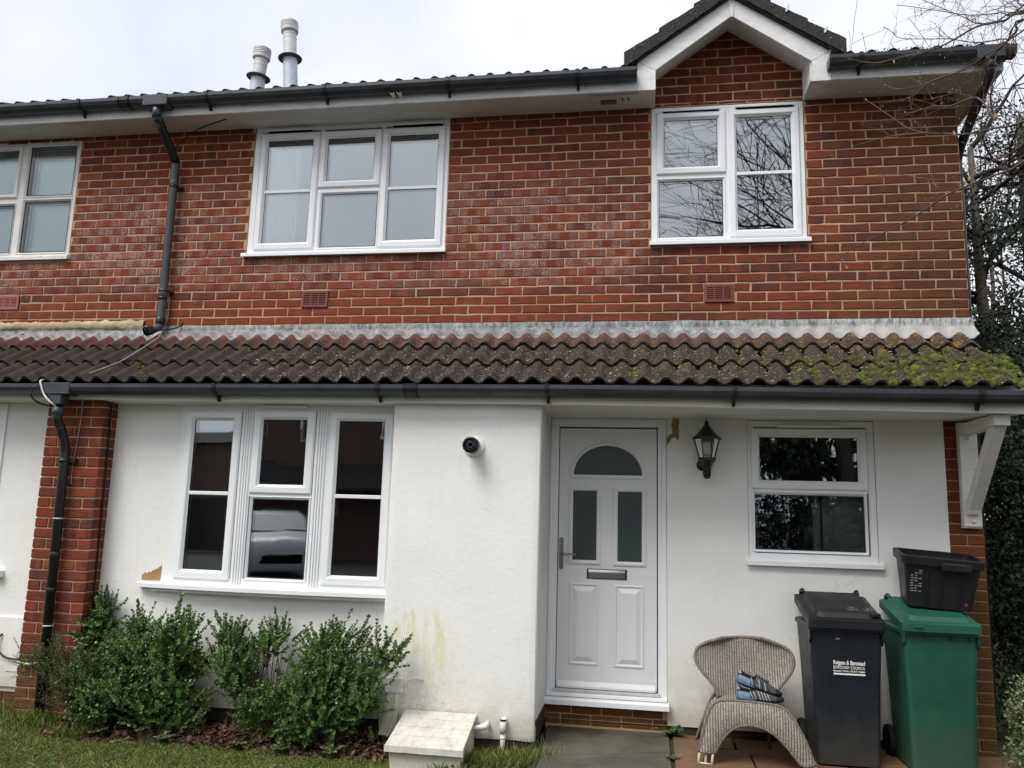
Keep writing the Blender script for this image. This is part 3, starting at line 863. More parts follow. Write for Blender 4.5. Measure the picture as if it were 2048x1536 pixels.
# ------------------------------------------------------------------ brick pier between the two fronts
PX0, PX1, PY0, PY1 = -7.05, -6.56, -0.622, -0.46
pier = thing('brick_pier', 'narrow brick pier behind the black downpipe, between two white rendered walls', 'pillar', ((PX0+PX1)/2, -0.54, GZ))
mb = MB(); mb.box(PX0+.007, PX1-.007, PY0+.008, PY1+.02, -3.3, -0.70); mb.build('mortar_core', M_MORTAR, pier)
rp = random.Random(11)
for c in range(34):
    z1 = -0.722 - c*0.0784; z0 = z1-0.0675
    if c % 2 == 0:
        cuts = [(0, .105), (.115, .375), (.385, .49)]; side = [(0.110, 0.162)]
        rest = [PY0+0.110]
    else:
        cuts = [(0, .24), (.25, .49)]; side = []
        rest = [PY0+0.05]
    for a, b in cuts:
        last = b > .48
        d = (0.105 if c % 2 == 0 else 0.095) if last else 0.04
        if c % 2 == 1 and last: d = 0.10
        small_brick('brick', PX0+a, PX0+b, PY0, PY0+d, z0, z1, M_PIER, pier, rp)
    y0 = PY0 + (0.115 if c % 2 == 0 else 0.110)
    small_brick('brick', PX1-0.04, PX1, y0, PY1+0.02, z0, z1, M_PIER, pier, rp)

# ------------------------------------------------------------------ eaves, gable, roofs
def slab(mb, x0, x1, y0, y1, z0a, z0b, z1):
    mb.box(x0, x1, y0, y1, z0a, z1)
SZ = 1.812
mb = MB(); mb.box(PARTY, -2.318, -0.298, 0.004, SZ, SZ+0.03); mb.box(-1.132, 0.2, -0.298, 0.004, SZ, SZ+0.03); mb.box(0.002, 0.2, 0.004, 8.9, SZ, SZ+0.03)
mb.build('soffit', M_SOFFIT, house)
mb = MB(); mb.box(WEST, PARTY-0.001, -0.298, 0.004, SZ, SZ+0.03); mb.build('soffit', M_SOFFIT, nhouse)
mb = MB(); mb.cbox(PARTY, -2.453, -0.318, -0.298, 1.798, 1.965, .003); mb.build('fascia', M_FASCIA, house)
mb = MB(); mb.cbox(-0.99, 0.218, -0.318, -0.298, 1.798, 1.965, .003); mb.box(0.2, 0.218, -0.298, 8.9, 1.798, 1.965); mb.build('fascia', M_FASCIA, house)
mb = MB(); mb.cbox(WEST, PARTY-0.001, -0.318, -0.298, 1.798, 1.965, .003); mb.build('fascia', M_FASCIA, nhouse)
# vent grilles and a worn patch under the eaves
mb = MB()
for i in range(16): mb.box(-2.83+i*.024, -2.818+i*.024, -0.262, -0.240, SZ-0.002, SZ)
mb.build('soffit_vent', M_STEEL_DARK, house, 'stuff')
mb = MB(); mb.box(-2.75, -2.62, -0.17, -0.10, SZ-0.003, SZ); mb.build('soffit_grille', M_STEEL_DARK, house)
for i in range(2):
    mb = MB(); mb.prism_x([(-0.19, SZ-.003), (-0.14, SZ-.003), (-0.14, SZ), (-0.19, SZ)], -2.58+i*.05, -2.565+i*.05); mb.build('soffit_slot', M_STEEL_DARK, house)
# box ends either side of the gable window
for ex in ((-2.3175, -2.310, 2.06), (-1.140, -1.1325, 2.04)):
    mb = MB(); mb.box(ex[0], ex[1], -0.298, 0.004, SZ, ex[2]); mb.build('eaves_end', M_BARGE, house)
# barge boards
def board(name, poly, y0=-0.320, y1=-0.298):
    m = MB(); m.prism(poly, y0, y1); o = m.build(name, M_BARGE, house); return fix_normals(o)
board('barge_board', [(-2.452, 2.045), (-2.310, 1.962), (-1.733, 2.378), (-1.745, 2.545)])
board('barge_board', [(-1.707, 2.378), (-1.132, 1.962), (-0.992, 2.04), (-1.695, 2.545)])
board('barge_foot', [(-2.452, 1.796), (-2.310, 1.796), (-2.310, 1.958), (-2.452, 2.041)])
board('barge_foot', [(-1.132, 1.796), (-0.992, 1.796), (-0.992, 2.036), (-1.132, 1.958)])
board('finial_board', [(-1.731, 2.375), (-1.709, 2.375), (-1.690, 2.57), (-1.750, 2.57)], -0.326, -0.30)
# raking soffit of the gable
mb = MB()
for sgn in (-1, 1):
    x0, x1 = -1.72, -1.72 + sgn*0.588
    a = [(x0, -0.299, 2.392), (x1, -0.299, 1.972), (x1, 0.006, 2.05), (x0, 0.006, 2.462)]
    b = [(p[0], p[1], p[2]+0.03) for p in a]
    mb.add(a+b, [(0, 1, 2, 3), (7, 6, 5, 4), (0, 4, 5, 1), (1, 5, 6, 2), (2, 6, 7, 3), (3, 7, 4, 0)])
fix_normals(mb.build('gable_soffit', M_SOFFIT, house))
# gable cheeks behind the barge so that no light leaks in
mb = MB(); mb.prism([(-2.45, 1.97), (-0.99, 1.97), (-0.99, 2.03), (-1.72, 2.53), (-2.45, 2.03)], 0.02, 0.10); mb.build('gable_backing', M_HOLE, house)

# interlocking double roll tile
TW, GAUGE, TLEN = 0.305, 0.321, 0.372
def roll(u): # u in metres across, crests at +-TW/4
    c = math.cos(2*math.pi*(u-TW/4)/(TW/2))
    return 0.0255*math.copysign(abs(c)**0.85, c)*(1.0 if c > 0 else 0.85)
def tile_mesh(r, mat, name='roof_tile'):
    m = MB(); m.smooth = True
    n = 24
    rows = [0.0, 0.05, TLEN]
    L = []
    jx = [r.uniform(-.0018, .0018) for _ in range(n+1)]
    for k, s in enumerate(rows):
        L.append([(-TW/2+TW*i/n, s + (jx[i] if k == 0 else 0), roll(-TW/2+TW*i/n) + 0.030*(1-s/TLEN) - (0.003 if k == 0 else 0)) for i in range(n+1)])
    m.loops(L, False)
    lip = [L[0], [(p[0], p[1]+0.003, p[2]-0.019) for p in L[0]]]
    m.loops([lip[1], lip[0]], False, smooth=False)
    # underside near the lip
    m.loops([[(p[0], p[1]+0.16, p[2]-0.024) for p in L[0]], lip[1]], False)
    e = [L[0][n], L[2][n], (L[2][n][0], L[2][n][1], L[2][n][2]-0.018), (L[0][n][0], L[0][n][1], L[0][n][2]-0.018)]
    m.add(e, [(0, 3, 2, 1)])
    e = [L[0][0], L[2][0], (L[2][0][0], L[2][0][1], L[2][0][2]-0.018), (L[0][0][0], L[0][0][1], L[0][0][2]-0.018)]
    m.add(e, [(0, 1, 2, 3)])
    return m.mesh(name, mat)
rt_ = random.Random(5)
LT = [tile_mesh(rt_, M_TILE) for _ in range(5)]
UT = [tile_mesh(rt_, M_UTILE) for _ in range(4)]
LS = 0.68; LA = math.atan(LS)
def lpz(y): return -0.60 + LS*(y+0.76)
ROOF_R = 0.045
def tilt(x): return -0.0085*max(0.0, x+3.0)
lower_core = MB()
lower_core.prism_x([(-0.70, lpz(-0.70)-0.06), (-0.70, lpz(-0.70)-0.025), (0.03, lpz(0.03)-0.025), (0.03, lpz(0.03)-0.06)], PARTY, ROOF_R-0.02)
lroof = lower_core.build('lean_to_roof', M_HOLE, house)
lower_core = MB()
lower_core.prism_x([(-0.70, lpz(-0.70)-0.06), (-0.70, lpz(-0.70)-0.025), (0.03, lpz(0.03)-0.025), (0.03, lpz(0.03)-0.06)], WEST, PARTY-0.001)
nlroof = lower_core.build('lean_to_roof', M_HOLE, nhouse)
def put_tile(me, x, y, z, slope, parent, r):
    o = bpy.data.objects.new('roof_tile', me)
    o.location = (x + r.uniform(-.001, .001), y + r.uniform(-.003, .003), z + r.uniform(-.0015, .0015))
    o.rotation_euler = (slope + r.uniform(-.010, .010), r.uniform(-.010, .010), r.uniform(-.012, .012))
    COL.objects.link(o); o.parent = parent
    return o
XC0 = -2.936     # a valley between two rolls
ntile = 0
for row in range(3):
    s0 = row*GAUGE
    y = -0.795 + s0*math.cos(LA); z = lpz(-0.795) + s0*math.sin(LA)
    k = 9
    while True:
        x = XC0 + k*TW + (0.0 if row % 2 == 0 else 0.0)
        k -= 1
        if x - TW/2 > ROOF_R + 0.01: continue
        if x + TW/2 < WEST: break
        put_tile(rt_.choice(LT), x, y, z + tilt(x), LA, lroof if x > PARTY else nlroof, rt_)
ROOF_R = XC0 + 9*TW + TW/2

# dressed lead over the top course
def flashing(name, x0, x1, parent, mat):
    m = MB(); m.smooth = True
    n = int((x1-x0)/0.0125)
    prof = [(-0.003, 0.006, 0), (-0.009, 0.0, 0), (-0.011, -0.035, 0), (-0.015, -0.055, 0.1), (-0.036, -0.080, 0.55), (-0.064, -0.10, 0.95), (-0.098, None, 1)]
    L = []
    for (py, pz, w_) in prof:
        l = []
        for i in range(n+1):
            x = x0+(x1-x0)*i/n
            u = ((x-XC0+TW/2) % TW) - TW/2
            yy = py - (0.012*noise.noise(Vector((x*3, 0, 0))) if w_ == 1 else 0) + 0.0025*noise.noise(Vector((x*6, py*40, 2)))
            surf = lpz(yy) + roll(u) + 0.026*(1-(yy+0.33)/0.3)*0 + 0.024 + tilt(x)
            z = surf if pz is None else (pz*(1-w_) + max(surf, -9)*w_)
            if pz is not None: z += 0.004*noise.noise(Vector((x*5, pz*30, 5)))
            l.append((x, yy, z))
        L.append(l)
    # edge thickness
    L.append([(p[0], p[1]+0.002, p[2]-0.006) for p in L[-1]])
    m.loops(L, False)
    return m.build(name, mat, parent)
flashing('lead_flashing', -6.66, 0.02, house, M_LEAD)
flashing('lead_flashing', WEST, -6.665, nhouse, M_LEAD)
# cement fillet along the neighbour's abutment
m = MB(); m.smooth = True
n = 260; x0, x1 = WEST, -6.72
L = []
for k, (py, pz) in enumerate([(0.004, 0.05), (-0.016, 0.045), (-0.022, 0.015), (-0.016, -0.02), (-0.006, -0.025)]):
    l = []
    for i in range(n+1):
        x = x0+(x1-x0)*i/n
        d = 0.014*noise.noise(Vector((x*6, k*0.6, 9))) + 0.010*noise.noise(Vector((x*17, k, 3))) + 0.006*noise.noise(Vector((x*41, k, 3)))
        l.append((x, py - abs(d)*0.3 if 0 < k < 4 else py, pz + d*(1.5 if k < 2 else 1)))
    L.append(l)
m.loops(L, False)
m.build('cement_fillet', M_FLAUNCH, nhouse)

# lower soffit, fascia
ZF = [(-11, -0.735), (-7.3, -0.740), (-5.2, -0.751), (-3.2, -0.759), (-2.0, -0.773), (0.1, -0.804)]
def zf(x):
    for (a, p), (b, q) in zip(ZF, ZF[1:]):
        if a <= x <= b: return p+(q-p)*(x-a)/(b-a)
    return ZF[-1][1]
def zg(x): return -0.640 - 0.0107*max(0.0, x+3.0)
def strip_x(mb, xs, prof):
    """prof(x) -> list of (y,z); lofted along x with end caps"""
    mb.loops([[(x, y, z) for y, z in prof(x)] for x in xs], True, True, True, smooth=False)
def span(a, b, step=0.7):
    n = max(1, int((b-a)/step)); return [a+(b-a)*i/n for i in range(n+1)]
for par, a, b in ((house, PARTY, 0.043), (nhouse, WEST, PARTY-0.001)):
    mb = MB(); strip_x(mb, span(a, b), lambda x: [(-0.682, zf(x)+0.006), (0.01, -0.771), (0.01, -0.74), (-0.682, zf(x)+0.04)])
    fix_normals(mb.build('porch_soffit', M_LOWSOFFIT, par))
    mb = MB(); strip_x(mb, span(a, b), lambda x: [(-0.700, zf(x)), (-0.681, zf(x)), (-0.681, -0.59), (-0.700, -0.59)])
    fix_normals(mb.build('porch_fascia', M_LOWSOFFIT, par))

# main roof: eaves course tile by tile, the slope above in one sheet, ridge out of sight
US = 0.50; UA = math.atan(US)
def upz(y): return 1.917 + US*(y+0.40)
def field(name, x0, x1, y0, y1, parent, mat, hip=None):
    m = MB(); m.smooth = True
    n = int((x1-x0)/0.03); rows = int((y1-y0)/(GAUGE*math.cos(UA)))
    L = []
    for r_ in range(rows+1):
        for e in (0, 1):
            yy = y0 + (y1-y0)*(r_ + 0.02*e)/rows
            L.append([(x0+(x1-x0)*i/n, yy, upz(yy) + roll(((x0+(x1-x0)*i/n-XC0+TW/2) % TW)-TW/2) + (0.0 if e == 0 else 0.024)) for i in range(n+1)])
    m.loops(L, False)
    return m.build(name, mat, parent)
for par, a, b in ((house, PARTY, 0.30), (nhouse, WEST, PARTY)):
    core = MB()
    for s0, s1, yf_ in ((a, -2.46, -0.33), (-2.46, -0.98, 0.6), (-0.98, b-0.03, -0.33)) if par is house else ((a, b-0.001, -0.33),):
        core.prism_x([(yf_, upz(yf_)-0.03), (4.3, upz(4.3)-0.03), (9.0, upz(-0.33)-0.03), (9.0, upz(-0.33)-0.1)] + ([(yf_, upz(-0.33)-0.1)] if yf_ > 0 else []), s0, s1)
    rf = core.build('main_roof', M_HOLE, par)
    for s0, s1, yf_ in ((a, -2.46, -0.40+GAUGE*math.cos(UA)), (-2.46, -0.98, 0.6), (-0.98, b, -0.40+GAUGE*math.cos(UA))) if par is house else ((a, b, -0.40+GAUGE*math.cos(UA)),):
        field('tile_field', s0, s1, yf_, 4.3, rf, M_UTILE)['kind'] = 'stuff'
    k = 11
    while True:
        x = XC0 + k*TW; k -= 1
        if x+TW/2 > b+0.06: continue
        if x < a or x+TW/2 < WEST: break
        if -2.55 < x < -0.9: continue
        put_tile(rt_.choice(UT), x, -0.405, upz(-0.405), UA, rf, rt_)

# gable roof with stepped verge tiles
gr = MB()
gs = 0.69; gx = -1.722
for sgn in (-1, 1):
    p = [(gx, -0.30, 2.63), (gx+sgn*0.80, -0.30, 2.63-gs*0.80), (gx+sgn*0.80, 0.9, 2.63-gs*0.80), (gx, 1.4, 2.63)]
    q = [(a[0], a[1], a[2]-0.04) for a in p]
    gr.add(p+q, [(0, 1, 2, 3), (7, 6, 5, 4), (0, 4, 5, 1), (1, 5, 6, 2)])
groof = fix_normals(gr.build('gable_roof', M_UTILE, house))
rv_ = random.Random(21)
for sgn in (-1, 1):
    for k in range(4):
        d0 = 0.835 - 0.272*k; d1 = max(d0 - 0.30, 0.0)
        if k == 3: d1 = 0.0; d0 = min(d0, 0.1)
        za = 2.545 - gs*d0; zb = 2.545 - gs*d1
        m = MB()
        n = 6
        xa, xb = gx+sgn*d0, gx+sgn*d1
        lo, up_ = [], []
        for i in range(n+1):
            f = i/n
            x = xa+(xb-xa)*f; zc = za+(zb-za)*f
            lo.append((x, zc + 0.004 + rv_.uniform(-.004, .004)))
            up_.append((x, zc + 0.132 - 0.030*f + rv_.uniform(-.003, .003)))
        poly = lo + up_[::-1] if sgn < 0 else (lo[::-1] + up_)
        m.prism(poly, -0.372 + rv_.uniform(-.004, .004), -0.10)
        fix_normals(m.build('verge_tile', M_UTILE, groof))
        # undercloak edge
    m = MB(); m.prism([(gx+sgn*0.78, 2.555-gs*0.78-0.02), (gx, 2.545-0.01), (gx, 2.545+0.006), (gx+sgn*0.78, 2.555-gs*0.78)], -0.352, -0.10)
    fix_normals(m.build('undercloak', M_DPC, groof))
for x, zc in ((-1.310, 2.378), (-1.033, 2.180)):
    m = MB(); m.cbox(-0.008, 0.008, -0.004, 0.004, -0.03, 0.03, .002)
    o = m.build('tile_clip', M_BULB, groof); o.location = (x, -0.379, zc); o.rotation_euler = (0, 0.35, 0)

# ================================================================== WINDOWS AND DOOR
rw = random.Random(31)
def pane(parent, x0, x1, z0, z1, y, mat=None):
    m = MB()
    j = [rw.uniform(-.0012, .0012) for _ in range(4)]
    f = [(x0, y+j[0], z0), (x1, y+j[1], z0), (x1, y+j[2], z1), (x0, y+j[3], z1)]
    b = [(p[0], p[1]+.022, p[2]) for p in f]
    m.add(f+b, [(0, 1, 2, 3), (7, 6, 5, 4), (0, 4, 5, 1), (1, 5, 6, 2), (2, 6, 7, 3), (3, 7, 4, 0)])
    return m.build('pane', mat or M_GLASS, parent)
def window(parent, box, y, elems, mullions, frame_w=0.05, mat=None, label=None, glass=None):
    """outer frame = the window's own mesh; sashes, panes, glazing bars, vents are its sub-parts"""
    mat = mat or M_UPVC
    x0, x1, z0, z1 = box
    m = MB()
    m.ring(x0, x1, z0, z1, [(0, y+.075), (0, y+.002), (.003, y), (frame_w, y), (frame_w+.004, y+.006), (frame_w+.004, y+.07)])
    for a, b, c, d in mullions:
        m.box(a, b, y+.0015, y+.068, c, d)
    win = m.build('window', mat, parent)
    fix_normals(win)
    if label: win['label'] = label
    for e in elems:
        ex0, ex1, ez0, ez1 = e['box']
        yy = e.get('y', y)
        if e['t'] == 'sash':
            s = MB()
            w_ = e.get('w', 0.066)
            s.ring(ex0, ex1, ez0, ez1, [(0, yy+.01), (0.0, yy-.006), (0.010, yy-.017), (w_-.022, yy-.019), (w_-.016, yy-.017), (w_-.003, yy+.004), (w_, yy+.004), (w_, yy+.03)])
            fix_normals(s.build('sash', mat, win))
            px = (ex0+w_, ex1-w_, ez0+w_, ez1-w_)
        else:
            s = MB(); w_ = 0.022
            s.ring(ex0, ex1, ez0, ez1, [(0, yy+.02), (0, yy-.002), (.004, yy-.006), (w_-.003, yy+.010), (w_, yy+.010), (w_, yy+.03)])
            fix_normals(s.build('glazing_bead', mat, win))
            px = (ex0+w_, ex1-w_, ez0+w_, ez1-w_)
        g = MB(); g.ring(px[0]-.001, px[1]+.001, px[2]-.001, px[3]+.001, [(0, yy+.006), (.004, yy+.0065), (.004, yy+.02)])
        fix_normals(g.build('gasket', M_GASKET, win))
        pane(win, px[0]-.002, px[1]+.002, px[2]-.002, px[3]+.002, yy+.010, glass)
        if e.get('bar'):
            s = MB(); s.cbox(px[0], px[1], yy-.002, yy+.009, e['bar']-.014, e['bar']+.014, .004)
            s.build('glazing_bar', mat, win)
        if e.get('vent'):
            a, b, z = e['vent']
            s = MB(); s.cbox(a, b, yy-.030, yy+.001, z-.011, z+.011, .004); s.build('trickle_vent', mat, win)
            if e.get('slot', True):
                s = MB(); s.box(a+.01, b-.01, yy-.026, yy+.001, z-.019, z-.0112); s.build('vent_slot', M_HOLE, win)
        if e.get('catch'):
            a, z = e['catch']
            s = MB(); s.cbox(a, a+.012, yy+.05, yy+.065, z-.055, z+.055, .004); s.build('catch', mat, win)
    return win
def sill(win, x0, x1, z0, z1, yf, yb, mat=None):
    m = MB()
    m.prism_x([(yf, z0), (yf, z1-.008), (yf+.006, z1-.002), (yb, z1+.012), (yb, z0+.012), (yf+.02, z0+.006)], x0, x1)
    return fix_normals(m.build('sill', mat or M_UPVC, win))
def room(x0, x1, z0, z1, yf, depth, parent, mat=None):
    m = MB()
    y0, y1 = yf, yf+depth
    m.quad((x0, y1, z0), (x1, y1, z0), (x1, y1, z1), (x0, y1, z1))
    m.quad((x0, y0, z0), (x0, y1, z0), (x0, y1, z1), (x0, y0, z1))
    m.quad((x1, y0, z0), (x1, y1, z0), (x1, y1, z1), (x1, y0, z1))
    m.quad((x0, y0, z1), (x1, y0, z1), (x1, y1, z1), (x0, y1, z1))
    m.build('room', mat or M_ROOM, parent)
    m = MB(); m.quad((x0, y0, z0), (x1, y0, z0), (x1, y1, z0), (x0, y1, z0)); m.build('room_floor', M_ROOMDARK, parent)

# three-light window under the eaves
wm = window(house, (-5.820, -4.043, 0.632, 1.822), 0.006, [
    dict(t='sash', box=(-5.762, -5.210, 0.672, 1.752), bar=1.207, vent=(-5.70, -5.28, 1.775)),
    dict(t='sash', box=(-5.203, -4.643, 1.222, 1.748)),
    dict(t='fixed', box=(-5.178, -4.638, 0.668, 1.186)),
    dict(t='sash', box=(-4.634, -4.074, 0.668, 1.748), bar=1.199, vent=(-4.555, -4.10, 1.773), catch=(-4.566, 1.12))],
    [(-5.212, -5.176, 0.682, 1.772), (-4.648, -4.62, 0.682, 1.772), (-5.176, -4.648, 1.186, 1.222)],
    label='three-light white window tucked under the long eaves')
sill(wm, -5.848, -4.028, 0.606, 0.640, -0.045, 0.06)
# two-light window under the gable
wr = window(house, (-2.338, -1.140, 0.640, 1.808), 0.006, [
    dict(t='sash', box=(-2.300, -1.744, 1.222, 1.762), vent=(-2.25, -1.79, 1.773)),
    dict(t='fixed', box=(-2.298, -1.754, 0.672, 1.190)),
    dict(t='sash', box=(-1.728, -1.172, 0.676, 1.762), bar=1.212, vent=(-1.67, -1.21, 1.778))],
    [(-1.756, -1.722, 0.69, 1.758), (-2.288, -1.756, 1.190, 1.222)],
    label='two-light white window under the gable, reflecting a bare tree')
sill(wr, -2.352, -1.117, 0.620, 0.655, -0.045, 0.06)
# kitchen window beside the lantern
wk = window(house, (-1.625, -0.719, -1.812, -0.780), -0.002, [
    dict(t='sash', box=(-1.602, -0.770, -1.294, -0.838), vent=(-1.41, -0.955, -0.822), slot=False),
    dict(t='fixed', box=(-1.604, -0.782, -1.757, -1.312))],
    [(-1.575, -0.77, -1.312, -1.294)], frame_w=0.045,
    label='white window with a top-hung light beside the wall lantern')
sill(wk, -1.648, -0.698, -1.850, -1.812, -0.055, 0.06)
# bow window on the bay wall
yb = -0.500
bw = MB()
pts = [(-5.985, -0.478), (-5.41, -0.515), (-4.80, -0.515), (-4.212, -0.478)]
def yat(x):
    for (a, p), (b, q) in zip(pts, pts[1:]):
        if a <= x <= b: return p+(q-p)*(x-a)/(b-a)
    return -0.468
def bow_window():
    x0, x1, z0, z1 = -5.985, -4.212, -2.118, -0.750
    w_ = window(house, (x0, x1, z0, z1), 0.0, [
        dict(t='sash', box=(-5.936, -5.460, -2.082, -0.800), bar=-1.437, w=0.070),
        dict(t='sash', box=(-5.352, -4.857, -1.430, -0.796), w=0.070, vent=(-5.29, -4.93, -0.770), slot=False),
        dict(t='fixed', box=(-5.340, -4.855, -2.072, -1.450)),
        dict(t='sash', box=(-4.742, -4.252, -2.082, -0.800), bar=-1.436, w=0.070, catch=(-4.676, -1.53))],
        [(-5.455, -5.355, -2.068, -0.80), (-4.852, -4.746, -2.068, -0.80), (-5.355, -4.852, -1.45, -1.43)],
        label='bow window of three lights above the shrubs')
    for a, b in ((-5.455, -5.355), (-4.852, -4.746)):
        s = MB()
        for i in range(4): s.cbox(a+.012+i*.021, a+.026+i*.021, -0.009, 0.003, z0+.02, z1-.02, .003)
        s.build('mullion_ribs', M_UPVC, w_)
    # bend every piece of it onto the bow
    for o in [w_] + [c for c in bpy.data.objects if c.parent == w_]:
        bq = bmesh.new(); bq.from_mesh(o.data)
        for xb in (-5.41, -4.80):
            bmesh.ops.bisect_plane(bq, geom=bq.verts[:]+bq.edges[:]+bq.faces[:], plane_co=(xb, 0, 0), plane_no=(1, 0, 0))
        bq.to_mesh(o.data); bq.free()
        for v in o.data.vertices: v.co.y += yat(v.co.x)
    m = MB()
    L = []
    xs = [-6.215] + [-5.99 + i*(1.785/14) for i in range(15)]
    for x in xs:
        yf = yat(x)-0.075 if x > -6 else -0.50
        if x == -6.215: yf = -0.515
        L.append([(x, yf, -2.155), (x, yf, -2.126), (x, yf+.01, -2.120), (x, -0.40, -2.112), (x, -0.40, -2.145), (x, yf+.02, -2.150)])
    m.loops(L, True, True, True, smooth=False)
    fix_normals(m.build('sill', M_UPVC, w_))
    m = MB()
    L = []
    for x in [-6.10, -5.99] + [-5.9 + i*(1.69/12) for i in range(13)]:
        yf = yat(x)-0.035
        L.append([(x, yf, -2.182), (x, yf, -2.153), (x, -0.42, -2.153), (x, -0.42, -2.182)])
    m.loops(L, True, True, True, smooth=False)
    fix_normals(m.build('sill_support', M_RENDER, w_))
    m = MB(); m.box(-6.02, -4.2, -0.58, -0.455, -0.752, -0.735); m.build('head_trim', M_UPVC, w_)
    return w_
bow = bow_window()
# neighbour's old window
wn_ = window(nhouse, (-8.735, -7.548, 0.655, 1.79), 0.0, [
    dict(t='fixed', box=(-8.085, -7.575, 1.235, 1.755)),
    dict(t='fixed', box=(-8.085, -7.575, 0.69, 1.218)),
    dict(t='sash', box=(-8.690, -8.145, 1.235, 1.755), w=0.045),
    dict(t='fixed', box=(-8.690, -8.150, 0.69, 1.190))],
    [(-8.148, -8.082, 0.69, 1.758), (-8.70, -8.148, 1.190, 1.235), (-8.082, -7.578, 1.216, 1.238)], frame_w=0.038, mat=M_OLDPAINT, glass=M_OLDGLASS,
    label='old timber window with flaking white paint and net curtains')
sill(wn_, -8.76, -7.535, 0.628, 0.668, -0.035, 0.06, M_OLDPAINT)

# rooms behind the glass
room(-6.6, -3.2, -0.2, 1.85, 0.131, 3.5, house)
room(-2.9, -0.4, -0.2, 1.85, 0.131, 3.5, house)
room(-6.3, -3.3, -3.0, -0.6, -0.299, 4.0, house)
room(-2.1, -0.3, -3.0, -0.6, 0.09, 3.0, house)
room(-9.6, -7.2, -0.2, 1.85, 0.131, 3.0, nhouse)
def curtain(name, x0, x1, z0, z1, y, folds, amp, label, mat=M_CURTAIN, seed=1):
    r = random.Random(seed)
    m = MB(); m.smooth = True
    n = folds*6
    ph = r.uniform(0, 6)
    def yy(i, k): return y + amp*math.sin(i/6*2*math.pi + ph) + amp*0.6*math.sin(i*0.37+k)
    L = [[(x0+(x1-x0)*i/n + 0.01*math.sin(k*2+i), yy(i, k*0.4), z0+(z1-z0)*k/6) for i in range(n+1)] for k in range(7)]
    m.loops(L, False)
    m.loops([[(p[0], p[1]+.004, p[2]) for p in l] for l in L][::-1], False)
    o = m.build(name, mat)
    return tag(o, label, 'curtain')
curtain('curtain', -5.74, -5.42, 0.65, 1.66, 0.085, 5, 0.014, 'white curtain hanging inside the three-light window under the eaves', seed=2)
curtain('net_curtain', -8.70, -7.60, 0.62, 1.775, 0.062, 15, 0.010, 'white net curtain behind the neighbouring flaking window', seed=4)
m = MB(); m.cbox(-1.14, -0.50, 0.14, 0.75, -3.0, -1.24, .006)
cup = thing('cupboard', 'pale cupboard standing inside the window beside the lantern', 'cupboard', (-0.83, 0.45, -3.0))
m.build('carcass', M_CUPBOARD, cup)
m = MB(); m.box(-1.085, -1.07, 0.134, 0.139, -2.9, -1.26); m.build('door_gap', M_ROOMDARK, cup)
m = MB(); m.cbox(-6.02, -5.74, -0.05, 0.05, -2.98, -0.62, .004)
tag(m.build('inner_partition', M_BEIGE), 'beige end of an inner partition seen through the bow window', 'partition')

# ------------------------------------------------------------------ front door
YF = 0.018
m = MB()
X0, X1, ZB, ZT = -3.117, -2.2235, -2.902, -0.774
prof = [(0, .09), (0, YF-.012), (.004, YF-.016), (.034, YF-.016), (.040, YF-.008), (.062, YF-.008), (.066, YF), (.066, YF+.05)]
L = [[(X0+i, y, ZB), (X0+i, y, ZT-i), (X1-i, y, ZT-i), (X1-i, y, ZB)] for i, y in prof]
m.loops(L, False)
door = fix_normals(m.build('door', M_UPVC, house))
door['label'] = 'white front door with a half-round light over two tall lights'
m = MB()
m.prism_x([(-0.085, -2.905), (-0.085, -2.872), (-0.06, -2.862), (0.06, -2.855), (0.06, -2.905)], X0-0.004, X1+0.012)
fix_normals(m.build('door_sill', M_UPVC, door))
m = MB(); m.prism_x([(-0.03, -2.855), (-0.03, -2.838), (0.0, -2.828), (0.06, -2.82), (0.06, -2.855)], X0+.003, X1-.003)
fix_normals(m.build('threshold', M_UPVC, door))
m = MB(); m.box(X0+.05, X1-.05, -0.012, 0.03, -2.826, -2.806); m.build('threshold_strip', M_STEEL, door)
m = MB(); m.cbox(-3.047, -2.296, YF+.004, YF+.06, -2.800, -0.850, .003)
leaf = m.build('door_leaf', M_DOOR, door)
LF = YF+.004
m = MB(); m.ring(-3.0505, -2.2925, -2.803, -0.8465, [(0, LF-.001), (.004, LF-.0005), (.004, LF+.05)]); m.build('door_seal', M_GASKET, door)
m = MB(); m.prism_x([(LF-.020, -2.800), (LF-.020, -2.785), (LF-.001, -2.752), (LF-.001, -2.800)], -3.035, -2.308); fix_normals(m.build('weather_bar', M_DOOR, door))
def raised(x0, x1, z0, z1, name='raised_panel'):
    m = MB()
    m.ring(x0, x1, z0, z1, [(0, LF+.001), (.004, LF-.007), (.014, LF-.008), (.020, LF-.0015), (.026, LF-.0005), (.032, LF-.003), (.060, LF-.014)])
    m.add([(x0+.06, LF-.014, z0+.06), (x1-.06, LF-.014, z0+.06), (x1-.06, LF-.014, z1-.06), (x0+.06, LF-.014, z1-.06)], [(0, 1, 2, 3)])
    fix_normals(m.build(name, M_DOOR, door))
raised(-2.955, -2.733, -2.634, -2.034)
raised(-2.614, -2.391, -2.638, -2.038)
def lite(x0, x1, z0, z1):
    m = MB()
    m.ring(x0, x1, z0, z1, [(0, LF+.001), (.003, LF-.009), (.014, LF-.013), (.024, LF-.012), (.034, LF-.003), (.036, LF-.003)])
    fix_normals(m.build('light_moulding', M_DOOR, door))
    m = MB(); m.box(x0+.034, x1-.034, LF-.0035, LF+.002, z0+.034, z1-.034); m.build('obscure_pane', M_FROST, door)
lite(-2.970, -2.720, -1.897, -1.303)
lite(-2.626, -2.376, -1.899, -1.305)
